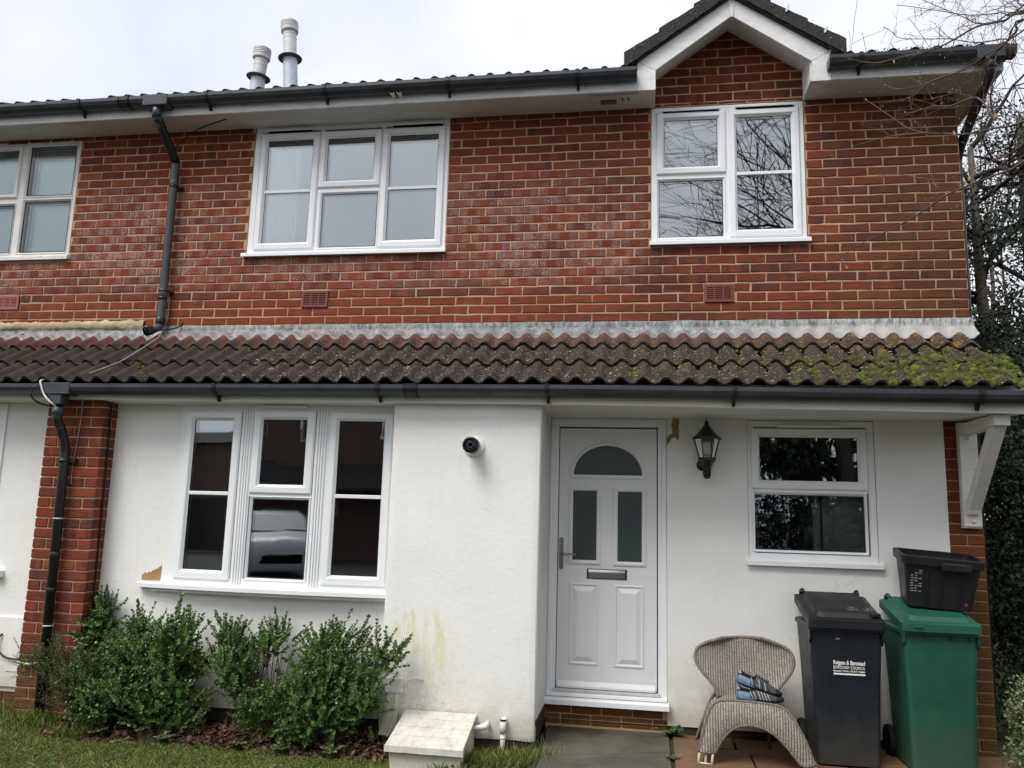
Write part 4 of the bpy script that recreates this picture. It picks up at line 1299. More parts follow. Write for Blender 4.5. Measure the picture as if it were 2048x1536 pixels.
# half-round light
cx, zb = -2.672, -1.246
def arch(r, inset):
    p = [(cx-r, zb+inset), (cx+r, zb+inset)]
    n = 28
    for i in range(1, n):
        a = math.pi*i/n
        p.append((cx+r*math.cos(a), zb+inset+(0.293-inset-(0.296-r))*math.sin(a)))
    return p
m = MB()
L = []
for ins, y in [(0, LF+.001), (.003, LF-.009), (.014, LF-.013), (.024, LF-.012), (.034, LF-.003), (.036, LF-.003)]:
    L.append([(x, y, z) for x, z in arch(0.296-ins, ins)])
m.loops(L, True)
fix_normals(m.build('arch_moulding', M_DOOR, door))
m = MB(); m.prism(arch(0.263, 0.033), LF-.0035, LF+.002); fix_normals(m.build('obscure_pane', M_FROST, door))
# handle and letter plate
m = MB()
pl = [(-3.021+.016*math.cos(a), -1.713+.016*math.sin(a)) for a in [math.pi*i/10 for i in range(11)]] + [(-3.021+.016*math.cos(a), -1.922+.016*math.sin(a)) for a in [math.pi+math.pi*i/10 for i in range(11)]]
m.prism(pl, LF-.010, LF)
m.lathe([(0.012, -.012), (0.012, -.045)], 12, (-3.019, LF, -1.820), 'y')
m.tube([(-3.019, LF-.045, -1.820), (-2.99, LF-.052, -1.820), (-2.905, LF-.052, -1.822)], [.010, .009, .007], 10)
m.lathe([(0.008, -.010), (0.008, -.016)], 10, (-3.021, LF, -1.885), 'y')
fix_normals(m.build('handle', M_CHROME_DULL, door))
m = MB(); m.ring(-2.823, -2.520, -2.000, -1.925, [(0, LF+.001), (.002, LF-.008), (.012, LF-.011), (.014, LF-.008)])
fix_normals(m.build('letter_plate', M_BLACKMETAL, door))
m = MB(); L = []
for i in range(9):
    a = -0.55+1.1*i/8
    L.append([(-2.81, LF-.010-.003*math.cos(a*1.6), -1.9625+.031*a/0.55), (-2.534, LF-.010-.003*math.cos(a*1.6), -1.9625+.031*a/0.55)])
m.smooth = True; m.loops(L, False); m.build('letter_flap', M_CHROME, door)
# bare and broken patches in the render
def patch(poly, y, mat, name='bare_patch', th=.004):
    m = MB(); m.prism(poly, y-th, y+.004); fix_normals(m.build(name, mat, house))
patch([(-6.206, -2.108), (-6.052, -2.108), (-6.050, -1.992), (-6.058, -2.012), (-6.066, -2.004), (-6.075, -2.022), (-6.09, -2.018), (-6.105, -2.035), (-6.118, -2.03), (-6.13, -2.05), (-6.15, -2.046), (-6.165, -2.062), (-6.18, -2.048), (-6.195, -2.07), (-6.205, -2.066)], -0.461, M_PATCH)
patch([(-2.176, -0.772), (-2.129, -0.774), (-2.124, -0.80), (-2.135, -0.83), (-2.128, -0.87), (-2.133, -0.935), (-2.147, -0.93), (-2.16, -0.912), (-2.186, -0.925), (-2.205, -0.955), (-2.224, -0.985), (-2.222, -0.93), (-2.21, -0.905), (-2.18, -0.885), (-2.178, -0.85), (-2.188, -0.82)], -0.013, M_PATCH_DARK)
patch([(-3.116, -0.80), (-3.112, -0.80), (-3.112, -0.86), (-3.116, -0.86)], -0.3, M_PATCH_DARK)

# ================================================================== GUTTERS, PIPES, VENTS
GP = [(0, 0), (0, -.060), (-.020, -.074), (-.070, -.074), (-.100, -.052), (-.112, -.026), (-.112, .002), (-.106, .002), (-.105, -.026), (-.095, -.046), (-.068, -.066), (-.020, -.066), (-.005, -.056), (-.005, 0)]
def gutter(name, label, x0, x1, yb_, zfun, clips, unions=(), parent_loc=None, k=1.0):
    g = thing(name, label, 'gutter', ((x0+x1)/2, yb_-.05, zfun((x0+x1)/2)))
    m = MB(); strip_x(m, span(x0, x1, 0.5), lambda x: [(yb_+p*k, zfun(x)+q*k) for p, q in GP])
    fix_normals(m.build('channel', M_GUTTER, g))
    outer = [(0.0, -.062), (-.022, -.079), (-.073, -.079), (-.105, -.055), (-.1165, -.027), (-.1165, .006), (-.104, .006), (-.104, .0035), (-.1125, .0035), (-.1125, -.027), (-.102, -.0525), (-.072, -.075), (-.022, -.075), (0, -.058)]
    for cx_ in clips:
        m = MB()
        m.loops([[(x, yb_+p*k*1.035, zfun(x)+q*k*1.05) for p, q in outer] for x in (cx_-.015, cx_+.015)], True, True, True, smooth=False)
        m.prism_x([(yb_+.012, zfun(cx_)-.115*k), (yb_-.012, zfun(cx_)-.118*k), (yb_-.040, zfun(cx_)-.080*k), (yb_+.0, zfun(cx_)-.06*k)], cx_-.010, cx_+.010)
        fix_normals(m.build('clip', M_PIPE_DARK, g))
    for cx_ in unions:
        m = MB()
        m.loops([[(x, yb_+p*k*1.01, zfun(x)+q*k*1.02) for p, q in outer] for x in (cx_-.05, cx_+.05)], True, True, True, smooth=False)
        for d in (-.047, .043):
            m.loops([[(x, yb_+p*k*1.05, zfun(x)+q*k*1.06) for p, q in outer] for x in (cx_+d, cx_+d+.007)], True, True, True, smooth=False)
        fix_normals(m.build('union', M_PIPE_DARK, g))
    return g
def endcap(g, x, yb_, z, k=1.0, w_=.006):
    m = MB(); m.prism_x([(yb_+p*k*1.03, z+q*k*1.03) for p, q in GP[:7]] + [(yb_, z)], x-w_, x+w_)
    fix_normals(m.build('stop_end', M_GUTTER, g))
UZ = lambda x: 1.938
ug = gutter('gutter', 'long black gutter under the main roof, running up to the gable', WEST, -2.462, -0.319, UZ, [-8.33, -7.281, -6.081, -5.022, -3.971, -2.919], [-6.851])
endcap(ug, -2.462, -0.319, 1.938)
m = MB(); m.cbox(-6.66, -6.43, -0.439, -0.322, 1.845, 1.946, .006); m.lathe([(.046, 0), (.040, -.05), (.038, -.09)], 14, (-6.545, -0.385, 1.845)); m.build('outlet', M_GUTTER, ug)
ug2 = gutter('gutter', 'short black gutter between the gable and the house corner', -1.005, 0.262, -0.319, UZ, [-0.80])
endcap(ug2, -1.005, -0.319, 1.938, 1.0, .02); endcap(ug2, 0.262, -0.319, 1.938)
m = MB(); m.cbox(-0.0, 0.19, -0.438, -0.322, 1.842, 1.945, .006); m.build('outlet', M_GUTTER, ug2)
lg = gutter('gutter', 'black gutter along the lower tiled roof', WEST, 0.043, -0.701, zg, [-8.9, -7.9, -5.555, -4.290, -3.063, -1.799, -0.269], [-4.045])
m = MB(); m.cbox(-6.985, -6.735, -0.822, -0.705, -0.722, -0.630, .006); m.cbox(-6.90, -6.80, -0.815, -0.715, -0.80, -0.722, .006); m.build('outlet', M_GUTTER, lg)

def pipe(name, label, pts, r, mat, collars, group=None, rad=1.28):
    t = thing(name, label, 'downpipe', pts[-1], group)
    # smooth the corners of the run
    P = [Vector(p) for p in pts]
    Q = [P[0]]
    for a, b, c in zip(P, P[1:], P[2:]):
        d1, d2 = (a-b), (c-b)
        k = min(0.035, d1.length*.45, d2.length*.45)
        s_, e_ = b+d1.normalized()*k, b+d2.normalized()*k
        for i in range(4):
            f = i/3
            Q.append(s_*(1-f)**2 + b*2*f*(1-f) + e_*f*f)
    Q.append(P[-1])
    m = MB(); m.tube(Q, r, 16); m.build('pipe', mat, t)
    for c in collars:
        p = Vector(c[:3]); d = Vector(c[3]).normalized(); h = c[4]
        m = MB(); m.tube([p-d*h, p-d*h*.9, p+d*h*.9, p+d*h], [r*1.05, r*rad*.9, r*rad*.9, r*1.05], 16); m.build('socket', c[5] if len(c) > 5 else mat, t)
    return t
dn = (0, 0, 1)
dp1 = pipe('downpipe', 'grey weathered downpipe crossing the upper brick wall onto the tiles',
    [(-6.545, -0.385, 1.86), (-6.545, -0.385, 1.765), (-6.535, -0.065, 1.50), (-6.53, -0.062, 0.10), (-6.528, -0.066, -0.02), (-6.565, -0.16, -0.075)], .034, M_PIPE,
    [(-6.545, -0.385, 1.80, dn, .04, M_PIPE_DARK), (-6.533, -0.062, 1.29, dn, .028), (-6.53, -0.062, 0.28, dn, .035), (-6.53, -0.064, 0.235, dn, .012, M_PIPE_DARK), (-6.528, -0.066, 0.03, dn, .03, M_PIPE_DARK)])
m = MB(); m.tube([(-6.545, -0.385, 1.765), (-6.543, -0.34, 1.735), (-6.537, -0.11, 1.535), (-6.535, -0.066, 1.49)], .0385, 16); m.build('offset_bend', M_PIPE_DARK, dp1)
m = MB(); m.tube([(-6.555, -0.135, -0.062), (-6.575, -0.185, -0.088)], .040, 16, cap=False); m.tube([(-6.574, -0.183, -0.087), (-6.5745, -0.1835, -0.0875)], .036, 16); m.build('shoe', M_PIPE_DARK, dp1)
for z in (1.26, 0.30):
    m = MB(); m.cbox(-6.505, -6.468, -0.05, 0.0, z-.012, z+.012, .003); m.lathe([(.041, -.008), (.041, .008)], 16, (-6.531, -0.062, z)); m.build('bracket', M_PIPE_DARK, dp1)
dp2 = pipe('downpipe', 'black downpipe in front of the narrow brick pier',
    [(-6.85, -0.765, -0.78), (-6.85, -0.765, -0.90), (-6.822, -0.695, -1.06), (-6.818, -0.675, -1.14), (-6.785, -0.675, -3.13)], .034, M_PIPE_DARK,
    [(-6.85, -0.765, -0.885, dn, .030), (-6.82, -0.676, -1.22, dn, .02), (-6.805, -0.675, -1.93, dn, .02), (-6.802, -0.675, -2.19, dn, .016), (-6.795, -0.675, -2.62, dn, .012)], rad=1.2)
m = MB(); m.lathe([(.042, -.03), (.042, .03)], 16, (-6.85, -0.765, -0.845)); m.build('grey_socket', M_PIPE, dp2)
for i in range(3):
    m = MB(); m.tube([(-6.838-.004*i, -0.735+.012*i, -.965-.025*i), (-6.836-.004*i, -0.73+.012*i, -.972-.025*i)], .040, 14); m.build('ribbed_bend', M_PIPE_DARK, dp2)
m = MB(); m.cbox(-6.79, -6.735, -0.665, -0.618, -1.235, -1.205, .003); m.lathe([(.041, -.008), (.041, .008)], 16, (-6.82, -0.675, -1.22)); m.build('bracket', M_PIPE_DARK, dp2)
for z in (-1.66, -2.45):
    m = MB(); m.lathe([(.036, -.004), (.038, 0), (.036, .004)], 16, (-6.8105+(z+1.66)*-.02, -0.675, z)); m.build('white_cable_tie', M_CABLE_W, dp2)
dp3 = pipe('downpipe', 'black downpipe slanting under the eaves to the far corner of the house',
    [(0.10, -0.385, 1.86), (0.10, -0.385, 1.76), (0.052, 0.10, 1.42), (0.048, 0.18, 1.33), (0.046, 0.20, -2.9)], .036, M_PIPE_DARK,
    [(0.10, -0.385, 1.815, dn, .035), (0.047, 0.20, 1.20, dn, .02)])

def air_vent(name, label, x0, x1, z0, z1, mat, group):
    t = thing(name, label, 'air vent', ((x0+x1)/2, 0, z0), group)
    m = MB(); m.cbox(x0, x1, -0.006, 0.03, z0, z1, .004)
    m.build('backing', M_HOLE, t)
    m = MB(); m.ring(x0, x1, z0, z1, [(0, .02), (0, -.010), (.003, -.013), (.022, -.013), (.026, -.006)])
    fix_normals(m.build('vent_frame', mat, t))
    mid = (x0+x1)/2
    m = MB()
    for a, b in ((x0+.024, mid-.038), (mid-.030, mid+.030), (mid+.038, x1-.024)):
        for i in range(6):
            z = z0+.028+i*(z1-z0-.05)/6
            m.prism_x([(-.013, z-.001), (-.013, z+.005), (-.006, z+.010), (-.006, z+.004)], a, b)
    for a in (mid-.034, mid+.034): m.box(a-.005, a+.005, -.0125, -.006, z0+.02, z1-.02)
    fix_normals(m.build('louvre', mat, t))
    return t
air_vent('air_vent', 'terracotta air vent in the brickwork below the three-light window', -5.275, -5.04, 0.151, 0.296, M_VENT, 'air vents in the upper wall')
air_vent('air_vent', 'terracotta air vent in the brickwork below the gable window', -1.929, -1.705, 0.149, 0.294, M_VENT, 'air vents in the upper wall')
air_vent('air_vent', 'faded pink air vent below the flaking window', -8.22, -7.986, 0.168, 0.302, M_PINKVENT, 'air vents in the upper wall')

# ================================================================== THINGS ON THE HOUSE
# gallows bracket at the corner
br = thing('timber_bracket', 'white timber gallows bracket bolted to the brick corner under the lower roof', 'bracket', (-0.09, -0.03, -1.53))
m = MB(); m.cbox(-0.150, -0.030, -0.062, -0.002, -1.530, -0.785, .004); m.build('wall_post', M_TIMBER, br)
m = MB(); m.cbox(-0.145, -0.045, -0.640, -0.064, -0.872, -0.800, .004); m.build('top_arm', M_TIMBER, br)
m = MB()
m.prism_x([(-0.064, -1.445), (-0.064, -1.36), (-0.50, -0.874), (-0.60, -0.874), (-0.115, -1.415), (-0.10, -1.445)], -0.132, -0.052)
fix_normals(m.build('strut', M_TIMBER, br))
for z in (-0.90, -1.492):
    m = MB(); m.lathe([(.014, 0), (.014, -.006), (.010, -.009)], 12, (-0.088, -0.062, z), 'y'); m.build('bolt', M_TIMBER, br)
m = MB(); m.cbox(-0.152, -0.028, -0.05, 0.0, -1.540, -1.531, .002); m.build('post_end', M_TIMBER, br)

# wall lantern
LX, LY = -1.931, -0.115
ln = thing('wall_lantern', 'black six-sided wall lantern with a white bulb between the door and the small window', 'wall light', (LX, 0, -1.23))
def hexa(prof, name, mat, n=6, rot=0):
    m = MB()
    L = [[(LX+r*math.cos(math.pi*2*k/n+rot), LY+r*math.sin(math.pi*2*k/n+rot), z) for k in range(n)] for r, z in prof]
    m.loops(L, True, True, True, smooth=False)
    return fix_normals(m.build(name, mat, ln))
hexa([(.103, -.940), (.106, -.938), (.106, -.926), (.098, -.922), (.070, -.898), (.044, -.868), (.026, -.840), (.016, -.822), (.010, -.818)], 'lantern_roof', M_BLACKMETAL)
m = MB(); m.lathe([(.010, -.820), (.016, -.815), (.015, -.808), (.007, -.803), (.008, -.798), (.0035, -.792), (.001, -.775)], 12, (LX, LY, 0)); m.build('finial', M_BLACKMETAL, ln)
for k in range(6):
    a = math.pi*2*k/6; a2 = math.pi*2*(k+1)/6
    def cp(r, z, aa): return Vector((LX+r*math.cos(aa), LY+r*math.sin(aa), z))
    m = MB(); m.tube([cp(.094, -.935, a), cp(.058, -1.078, a)], .0038, 6); m.build('glazing_bar', M_BLACKMETAL, ln)
    m = MB(); m.add([cp(.091, -.937, a), cp(.091, -.937, a2), cp(.056, -1.076, a2), cp(.056, -1.076, a)], [(0, 1, 2, 3)]); m.build('pane', M_LAMPGLASS, ln)
hexa([(.060, -1.074), (.064, -1.076), (.064, -1.094), (.058, -1.100), (.040, -1.125), (.031, -1.150)], 'gallery', M_BLACKMETAL)
m = MB(); m.lathe([(.031, -1.148), (.032, -1.17), (.030, -1.172), (.030, -1.205), (.018, -1.232), (.0, -1.233)], 14, (LX, LY, 0)); m.build('stem', M_BLACKMETAL, ln)
m = MB(); m.lathe([(.012, -1.06), (.027, -1.05), (.028, -.975), (.020, -.960), (.0, -.957)], 14, (LX, LY, 0)); m.build('bulb', M_BULB, ln)
m = MB(); m.lathe([(.0, -.040), (.036, -.040), (.044, -.028), (.046, 0)], 18, (LX-.025, -0.010, -1.125), 'y'); m.build('back_plate', M_BLACKMETAL, ln)
m = MB(); m.tube([(LX-.02, -.03, -1.125), (LX-.01, -.07, -1.135), (LX, LY, -1.13)], .014, 10); m.build('arm', M_BLACKMETAL, ln)

# round boiler flue
FX, FZ = -3.598, -1.060
fl = thing('boiler_flue', 'round black boiler flue with white collar on the projecting white wall', 'flue', (FX, -0.62, FZ))
m = MB(); m.lathe([(.078, .004), (.076, -.012), (.062, -.016)], 24, (FX, -0.622, FZ), 'y'); m.build('wall_collar', M_RENDER, fl)
m = MB(); m.lathe([(.052, 0.0), (.052, -.095), (.054, -.098)], 24, (FX, -0.622, FZ), 'y', cap=False); m.build('white_tube', M_PVC, fl)
m = MB()
m.lathe([(.052, -.085), (.057, -.088), (.058, -.150), (.053, -.156), (.046, -.156)], 24, (FX, -0.622, FZ), 'y', cap=False)
m.build('black_shroud', M_BLACKMETAL, fl)
for r, y in ((.046, -.13), (.034, -.145), (.022, -.155)):
    m = MB(); m.lathe([(r, y+.03), (r, y), (r-.006, y), (r-.006, y+.03)], 22, (FX, -0.622, FZ), 'y', cap=False); m.build('terminal_ring', M_GUTTER, fl)
m = MB(); m.lathe([(.052, -.100), (.0, -.100)], 22, (FX, -0.622, FZ), 'y', cap=False); m.build('terminal_back', M_HOLE, fl)
for k in range(3):
    a = k*2.09+.5
    m = MB(); m.cbox(-.003, .003, -.005, .005, -.02, .02, .001)
    o = m.build('fin', M_GUTTER, fl); o.matrix_parent_inverse = Matrix.Translation((-FX, .62, -FZ)); o.location = (FX+.034*math.cos(a), -.622-.138, FZ+.034*math.sin(a)); o.rotation_euler = (0, -a, 0)

# two roof flues
def roof_flue(label, x, y, zb, ztop, r, tilt_, group):
    t = thing('roof_flue', label, 'roof flue', (x, y, zb), group)
    def go(prof, name, mat):
        m = MB()
        for p0, p1 in zip(prof, prof[1:]): m.lathe([p0, p1], 28, cap=False)      # separate bands keep the steps crisp
        o = m.build(name, mat)
        o.parent = t; return o
    h = ztop-zb
    hc = h-0.235-0.0
    go([(r*1.08, -0.1), (r*1.08, hc-.20 if h > 0.9 else hc-.10)], 'lower_pipe', M_STEEL_BLUE)
    ck = hc-.20 if h > 0.9 else hc-.10
    go([(r*1.10, ck-.012), (r*1.78, ck-.004), (r*1.80, ck), (r*1.05, ck+.030)], 'storm_collar', M_STEEL_DARK)
    go([(r, ck), (r, h-.20), (r*1.03, h-.20), (r*1.03, h-.185), (r, h-.185), (r, h-.155), (r*1.03, h-.155), (r*1.03, h-.14), (r, h-.14), (r, h-.11)], 'upper_pipe', M_STEEL)
    cow = [(r*1.0, h-.125), (r*1.3, h-.108), (r*1.33, h-.085)]
    for i in range(4):
        z = h-.085+i*.021
        cow += [(r*1.33, z), (r*1.33, z+.012), (r*1.14, z+.0125), (r*1.14, z+.0205)]
    cow += [(r*1.33, h-.001), (r*1.28, h+.012), (0.0, h+.022)]
    go(cow, 'cowl', M_STEEL)
    n = 26
    m = MB()
    for k in range(n):
        a = 2*math.pi*k/n
        m.tube([(r*1.26*math.cos(a), r*1.26*math.sin(a), h-.09), (r*1.26*math.cos(a), r*1.26*math.sin(a), h)], .004, 4, False)
    o = m.build('cowl_mesh', M_STEEL, None); o.parent = t
    t.rotation_euler = (0, tilt_, 0)
    return t
roof_flue('taller steel roof flue with a wide dark collar, standing upright behind the gutter', -6.252, 1.5, 2.86, 3.865, .073, RAD(-5.2), 'roof flues')
roof_flue('shorter steel roof flue leaning over, nearer the neighbouring house', -6.690, 1.5, 2.86, 3.555, .073, RAD(4.0), 'roof flues')
# two overflow pipe ends on the fascia
for i, x in enumerate((-4.445, -4.388)):
    t = thing('overflow_pipe', ['stubby white overflow pipe end on the fascia, nearer the roof flues', 'stubby white overflow pipe end on the fascia, nearer the gable'][i], 'pipe', (x, -0.31, 1.862), 'overflow pipe ends on the fascia')
    m = MB(); m.lathe([(.017, 0), (.017, -.075), (.013, -.075), (.013, -.03)], 14, (x, -0.312, 1.862), 'y', cap=False); m.build('pipe', M_PVC, t)
    m = MB(); m.lathe([(.013, -.03), (0, -.03)], 12, (x, -0.312, 1.862), 'y', cap=False); m.build('bore', M_HOLE, t)

# cables
def cable(label, pts, r, mat, cat='cable', name='cable'):
    P = [Vector(p) for p in pts]; Q = []
    for i in range(len(P)-1):
        p0, p1, p2, p3 = P[max(i-1, 0)], P[i], P[i+1], P[min(i+2, len(P)-1)]
        for k in range(6):
            t = k/6
            Q.append(0.5*((2*p1)+(p2-p0)*t+(2*p0-5*p1+4*p2-p3)*t*t+(3*p1-p0-3*p2+p3)*t**3))
    Q.append(P[-1])
    m = MB(); m.tube(Q, r, 6)
    return tag(m.build(name, mat), label, cat)
def on_tiles(x, y, up_=.035): return (x, y, lpz(y)+.03+up_)
cable('grey cable trailing from the weathered downpipe down over the tiles to the gutter', [(-6.49, -0.03, 0.25), (-6.486, -0.03, 0.08), (-6.50, -0.05, -0.03), on_tiles(-6.46, -.17), on_tiles(-6.455, -.22), on_tiles(-6.472, -.44, .03), on_tiles(-6.505, -.60, .025), on_tiles(-6.62, -.76, .02)], .006, M_CABLE_G)
cable('thin black cable looping out of the brickwork beside the downpipe shoe', [(-6.36, 0.0, 0.03), (-6.365, -.02, -.0), (-6.40, -.05, -.03), (-6.47, -.10, -.055), (-6.53, -.16, -.07)], .006, M_CABLE_B)
cable('white cable hooked over the lower gutter beside its outlet', [(-6.975, -.78, -.60), (-6.98, -.825, -.622), (-6.965, -.83, -.66), (-6.93, -.83, -.73), (-6.87, -.82, -.79), (-6.83, -.76, -.83)], .007, M_CABLE_W)
cable('black cable looped from the lower gutter to the pier top', [(-7.06, -.80, -.67), (-7.06, -.81, -.73), (-7.03, -.78, -.775), (-6.97, -.72, -.80), (-6.90, -.66, -.79)], .006, M_CABLE_B)
cable('thin black cable dangling from the gutter union', [(-7.0, -.825, -.65), (-6.985, -.83, -.70), (-6.93, -.82, -.74), (-6.86, -.79, -.76)], .004, M_CABLE_B)
cable('black cable running down the shaded side of the brick pier', [(-6.57, -.60, -.765), (-6.553, -.565, -.775), (-6.550, -.552, -.86), (-6.552, -.535, -1.51), (-6.552, -.525, -2.08), (-6.552, -.52, -2.9)], .007, M_CABLE_B)
cable('thin dark wire hanging beside the black downpipe', [(-6.70, -.70, -.74), (-6.74, -.64, -.85), (-6.755, -.635, -1.05), (-6.775, -.63, -1.25), (-6.77, -.63, -1.40)], .0035, M_CABLE_G)
cable('thin cable crossing the soffit near the top of the grey downpipe', [(-6.53, -.12, 1.60), (-6.50, -.05, 1.70), (-6.42, -.04, 1.78), (-6.25, -.1, 1.806), (-6.0, -.2, 1.808)], .005, M_CABLE_B)
cable('white cable strapped low across the brick pier to the black downpipe', [(-7.12, -.478, -2.74), (-7.06, -.60, -2.735), (-7.0, -.633, -2.742), (-6.90, -.634, -2.735), (-6.82, -.645, -2.705)], .009, M_CABLE_W)
cable('black cable drooping from the meter cover low on the neighbouring wall', [(-7.33, -.485, -2.56), (-7.35, -.50, -2.62), (-7.33, -.50, -2.69), (-7.25, -.50, -2.735), (-7.12, -.49, -2.745)], .007, M_CABLE_B)

# junction box and trunking on the projecting wall
jb = thing('junction_box', 'small white junction box on the projecting wall behind the shrubs', 'junction box', (-4.10, -0.62, -2.77))
m = MB(); m.cbox(-4.162, -4.042, -0.665, -0.620, -2.772, -2.672, .006); m.build('cover', M_PVC, jb)
cable('white cable curling out of the small junction box', [(-4.04, -.65, -2.735), (-4.01, -.66, -2.70), (-3.96, -.65, -2.668), (-3.91, -.635, -2.672), (-3.905, -.625, -2.69)], .006, M_CABLE_W)
tr_ = MB(); tr_.v = []
tr_.prism([(-4.195, -3.05), (-4.075, -3.05), (-4.065, -2.9), (-4.066, -2.775), (-4.140, -2.775), (-4.150, -2.9)], -0.665, -0.621)
o = fix_normals(tr_.build('trunking', M_METER)); tag(o, 'stained white trunking flaring to the ground below the junction box', 'trunking')
cable('peeling white wire beside the stained trunking', [(-4.075, -.67, -2.775), (-4.078, -.675, -2.86), (-4.09, -.675, -2.96), (-4.12, -.70, -3.05)], .005, M_PVC)

# gas meter box on the ground
gm = thing('meter_box', 'cream ground meter box with a sloping ribbed lid against the white wall', 'meter box', (-3.78, -0.86, GZ-.03))
m = MB()
b0 = [(-3.968, -1.09, GZ-.08), (-3.53, -1.09, GZ-.08), (-3.525, -.63, GZ-.08), (-4.02, -.63, GZ-.08)]
b1 = [(-3.985, -1.10, -2.995), (-3.515, -1.10, -2.995), (-3.535, -.63, -2.895), (-4.03, -.63, -2.895)]
m.loops([b0, b1], True, True, True, smooth=False); fix_normals(m.build('body', M_METER, gm))
def lidp(x0, x1, f0, f1, lift):
    y0, y1 = -1.125+.495*f0, -1.125+.495*f1
    z0, z1 = -2.985+.095*f0, -2.985+.095*f1
    s0, s1 = f0*0.028, f1*0.028
    a = [(x0-s0*.6, y0, z0-.014), (x1-s0*.6, y0, z0-.014), (x1-s1*.6, y1, z1-.014), (x0-s1*.6, y1, z1-.014)]
    b = [(p[0], p[1], p[2]+.024+lift) for p in a]
    q = MB(); q.loops([a, b], True, True, True, smooth=False); return q
edges = [0.0, .26, .51, .755, 1.0]
for i in range(4):
    q = lidp(-3.998, -3.500, edges[i]+(.008 if i else 0), edges[i+1], .0); fix_normals(q.build('lid_panel', M_METER_TOP, gm))
m = MB(); m.cbox(-4.003, -3.495, -1.134, -1.114, -3.020, -2.976, .003); m.build('lid_lip', M_METER_TOP, gm)
m = MB(); m.lathe([(.007, 0), (.007, -.004), (0, -.004)], 10, (-3.565, -1.098, -3.08), 'y'); m.build('lock', M_HOLE, gm)

# overflow stubs beside it
t = thing('waste_pipe', 'white plastic waste pipe with a black capped elbow low on the projecting wall', 'pipe', (-3.328, -0.665, -3.1))
m = MB(); m.tube([(-3.328, -.665, -3.13), (-3.328, -.665, -2.935)], .0165, 12); m.build('pipe', M_PVC, t)
m = MB(); m.tube([(-3.328, -.665, -2.98), (-3.328, -.667, -2.93), (-3.327, -.655, -2.910), (-3.326, -.625, -2.900)], .022, 12); m.build('elbow', M_PVC, t)
m = MB(); m.lathe([(.021, 0), (.021, .008), (0, .009)], 12, (-3.328, -.66, -2.903)); m.build('cap', M_HOLE, t)
m = MB(); m.lathe([(.0185, -.006), (.0185, .006)], 12, (-3.328, -.665, -3.01)); m.build('socket', M_PVC, t)
t = thing('stub_pipe', 'short white stub pipe between the meter box and the waste pipe', 'pipe', (-3.47, -0.65, -2.94))
m = MB(); m.tube([(-3.55, -.70, -2.955), (-3.50, -.69, -2.950), (-3.455, -.68, -2.945), (-3.44, -.66, -2.935), (-3.44, -.62, -2.93)], .015, 12); m.build('pipe', M_PVC, t)
m = MB(); m.tube([(-3.475, -.684, -2.947), (-3.45, -.68, -2.943), (-3.437, -.66, -2.934)], .022, 12); m.build('elbow', M_PVC, t)

# ================================================================== PAVING
def flag(name, label, poly, mat, group):
    m = MB()
    top = [(x, y, GZ+.004+.004*noise.noise(Vector((x*5, y*5, 1)))) for x, y in poly]
    cx_ = sum(p[0] for p in poly)/len(poly); cy_ = sum(p[1] for p in poly)/len(poly)
    inn = [(cx_+(p[0]-cx_)*.985, cy_+(p[1]-cy_)*.985, p[2]+.004) for p in top]
    bot = [(p[0], p[1], GZ-.05) for p in top]
    m.loops([bot, top, inn], True, False, True, smooth=False)
    o = fix_normals(m.build(name, mat))
    return tag(o, label, 'paving slab', group)
G1 = 'grey slabs before the door'
flag('paving_slab', 'grey concrete slab directly below the front door', [(-3.10, -0.01), (-3.06, -0.72), (-2.22, -0.46), (-2.215, -0.005)], M_SLAB, G1)
flag('paving_slab', 'grey concrete slab one step out from the front door', [(-3.058, -0.735), (-3.05, -1.7), (-2.225, -1.7), (-2.222, -0.475)], M_SLAB, G1)
G2 = 'sandstone flags in front of the small window'
fl_ = [[(-2.185, -0.02), (-2.19, -0.33), (-1.78, -0.28), (-1.77, -0.02)], [(-1.755, -0.02), (-1.765, -0.40), (-1.20, -0.42), (-1.20, -0.02)], [(-1.185, -0.02), (-1.185, -0.42), (-0.60, -0.42), (-0.60, -0.02)],
       [(-2.19, -0.35), (-2.20, -0.95), (-1.70, -0.93), (-1.70, -0.42), (-1.785, -0.30)], [(-1.685, -0.43), (-1.685, -0.98), (-1.10, -0.98), (-1.10, -0.44)], [(-1.085, -0.44), (-1.085, -0.98), (-0.50, -0.98), (-0.50, -0.44)],
       [(-2.20, -0.965), (-2.21, -1.7), (-1.50, -1.7), (-1.50, -0.995), (-1.69, -0.95)], [(-1.485, -0.995), (-1.485, -1.7), (-0.7, -1.7), (-0.7, -0.995)], [(-0.585, -0.02), (-0.585, -0.42), (0.2, -0.42), (0.2, -0.02)], [(-0.485, -0.44), (-0.485, -0.98), (0.2, -0.98), (0.2, -0.44)], [(-0.685, -0.995), (-0.685, -1.7), (0.2, -1.7), (0.2, -0.995)]]
names = ['sandstone flag beside the weed and the grey slab', 'sandstone flag against the wall under the wicker chair', 'sandstone flag behind the dark bin', 'sandstone flag under the left front feet of the wicker chair', 'sandstone flag under the right front feet of the wicker chair', 'sandstone flag under the dark bin', 'sandstone flag in front of the wicker chair beside the grey slab', 'sandstone flag in front of the dark bin', 'sandstone flag behind the green bin', 'sandstone flag under the green bin', 'sandstone flag in front of the green bin']
for p, l in zip(fl_, names): flag('paving_flag', l, p, M_SAND, G2)
sheet('path_bed', -3.12, 0.3, -1.9, 0.02, lambda x, y: GZ-.012+.006*noise.noise(Vector((x*9, y*9, 0))), M_JOINT, 60, 30)

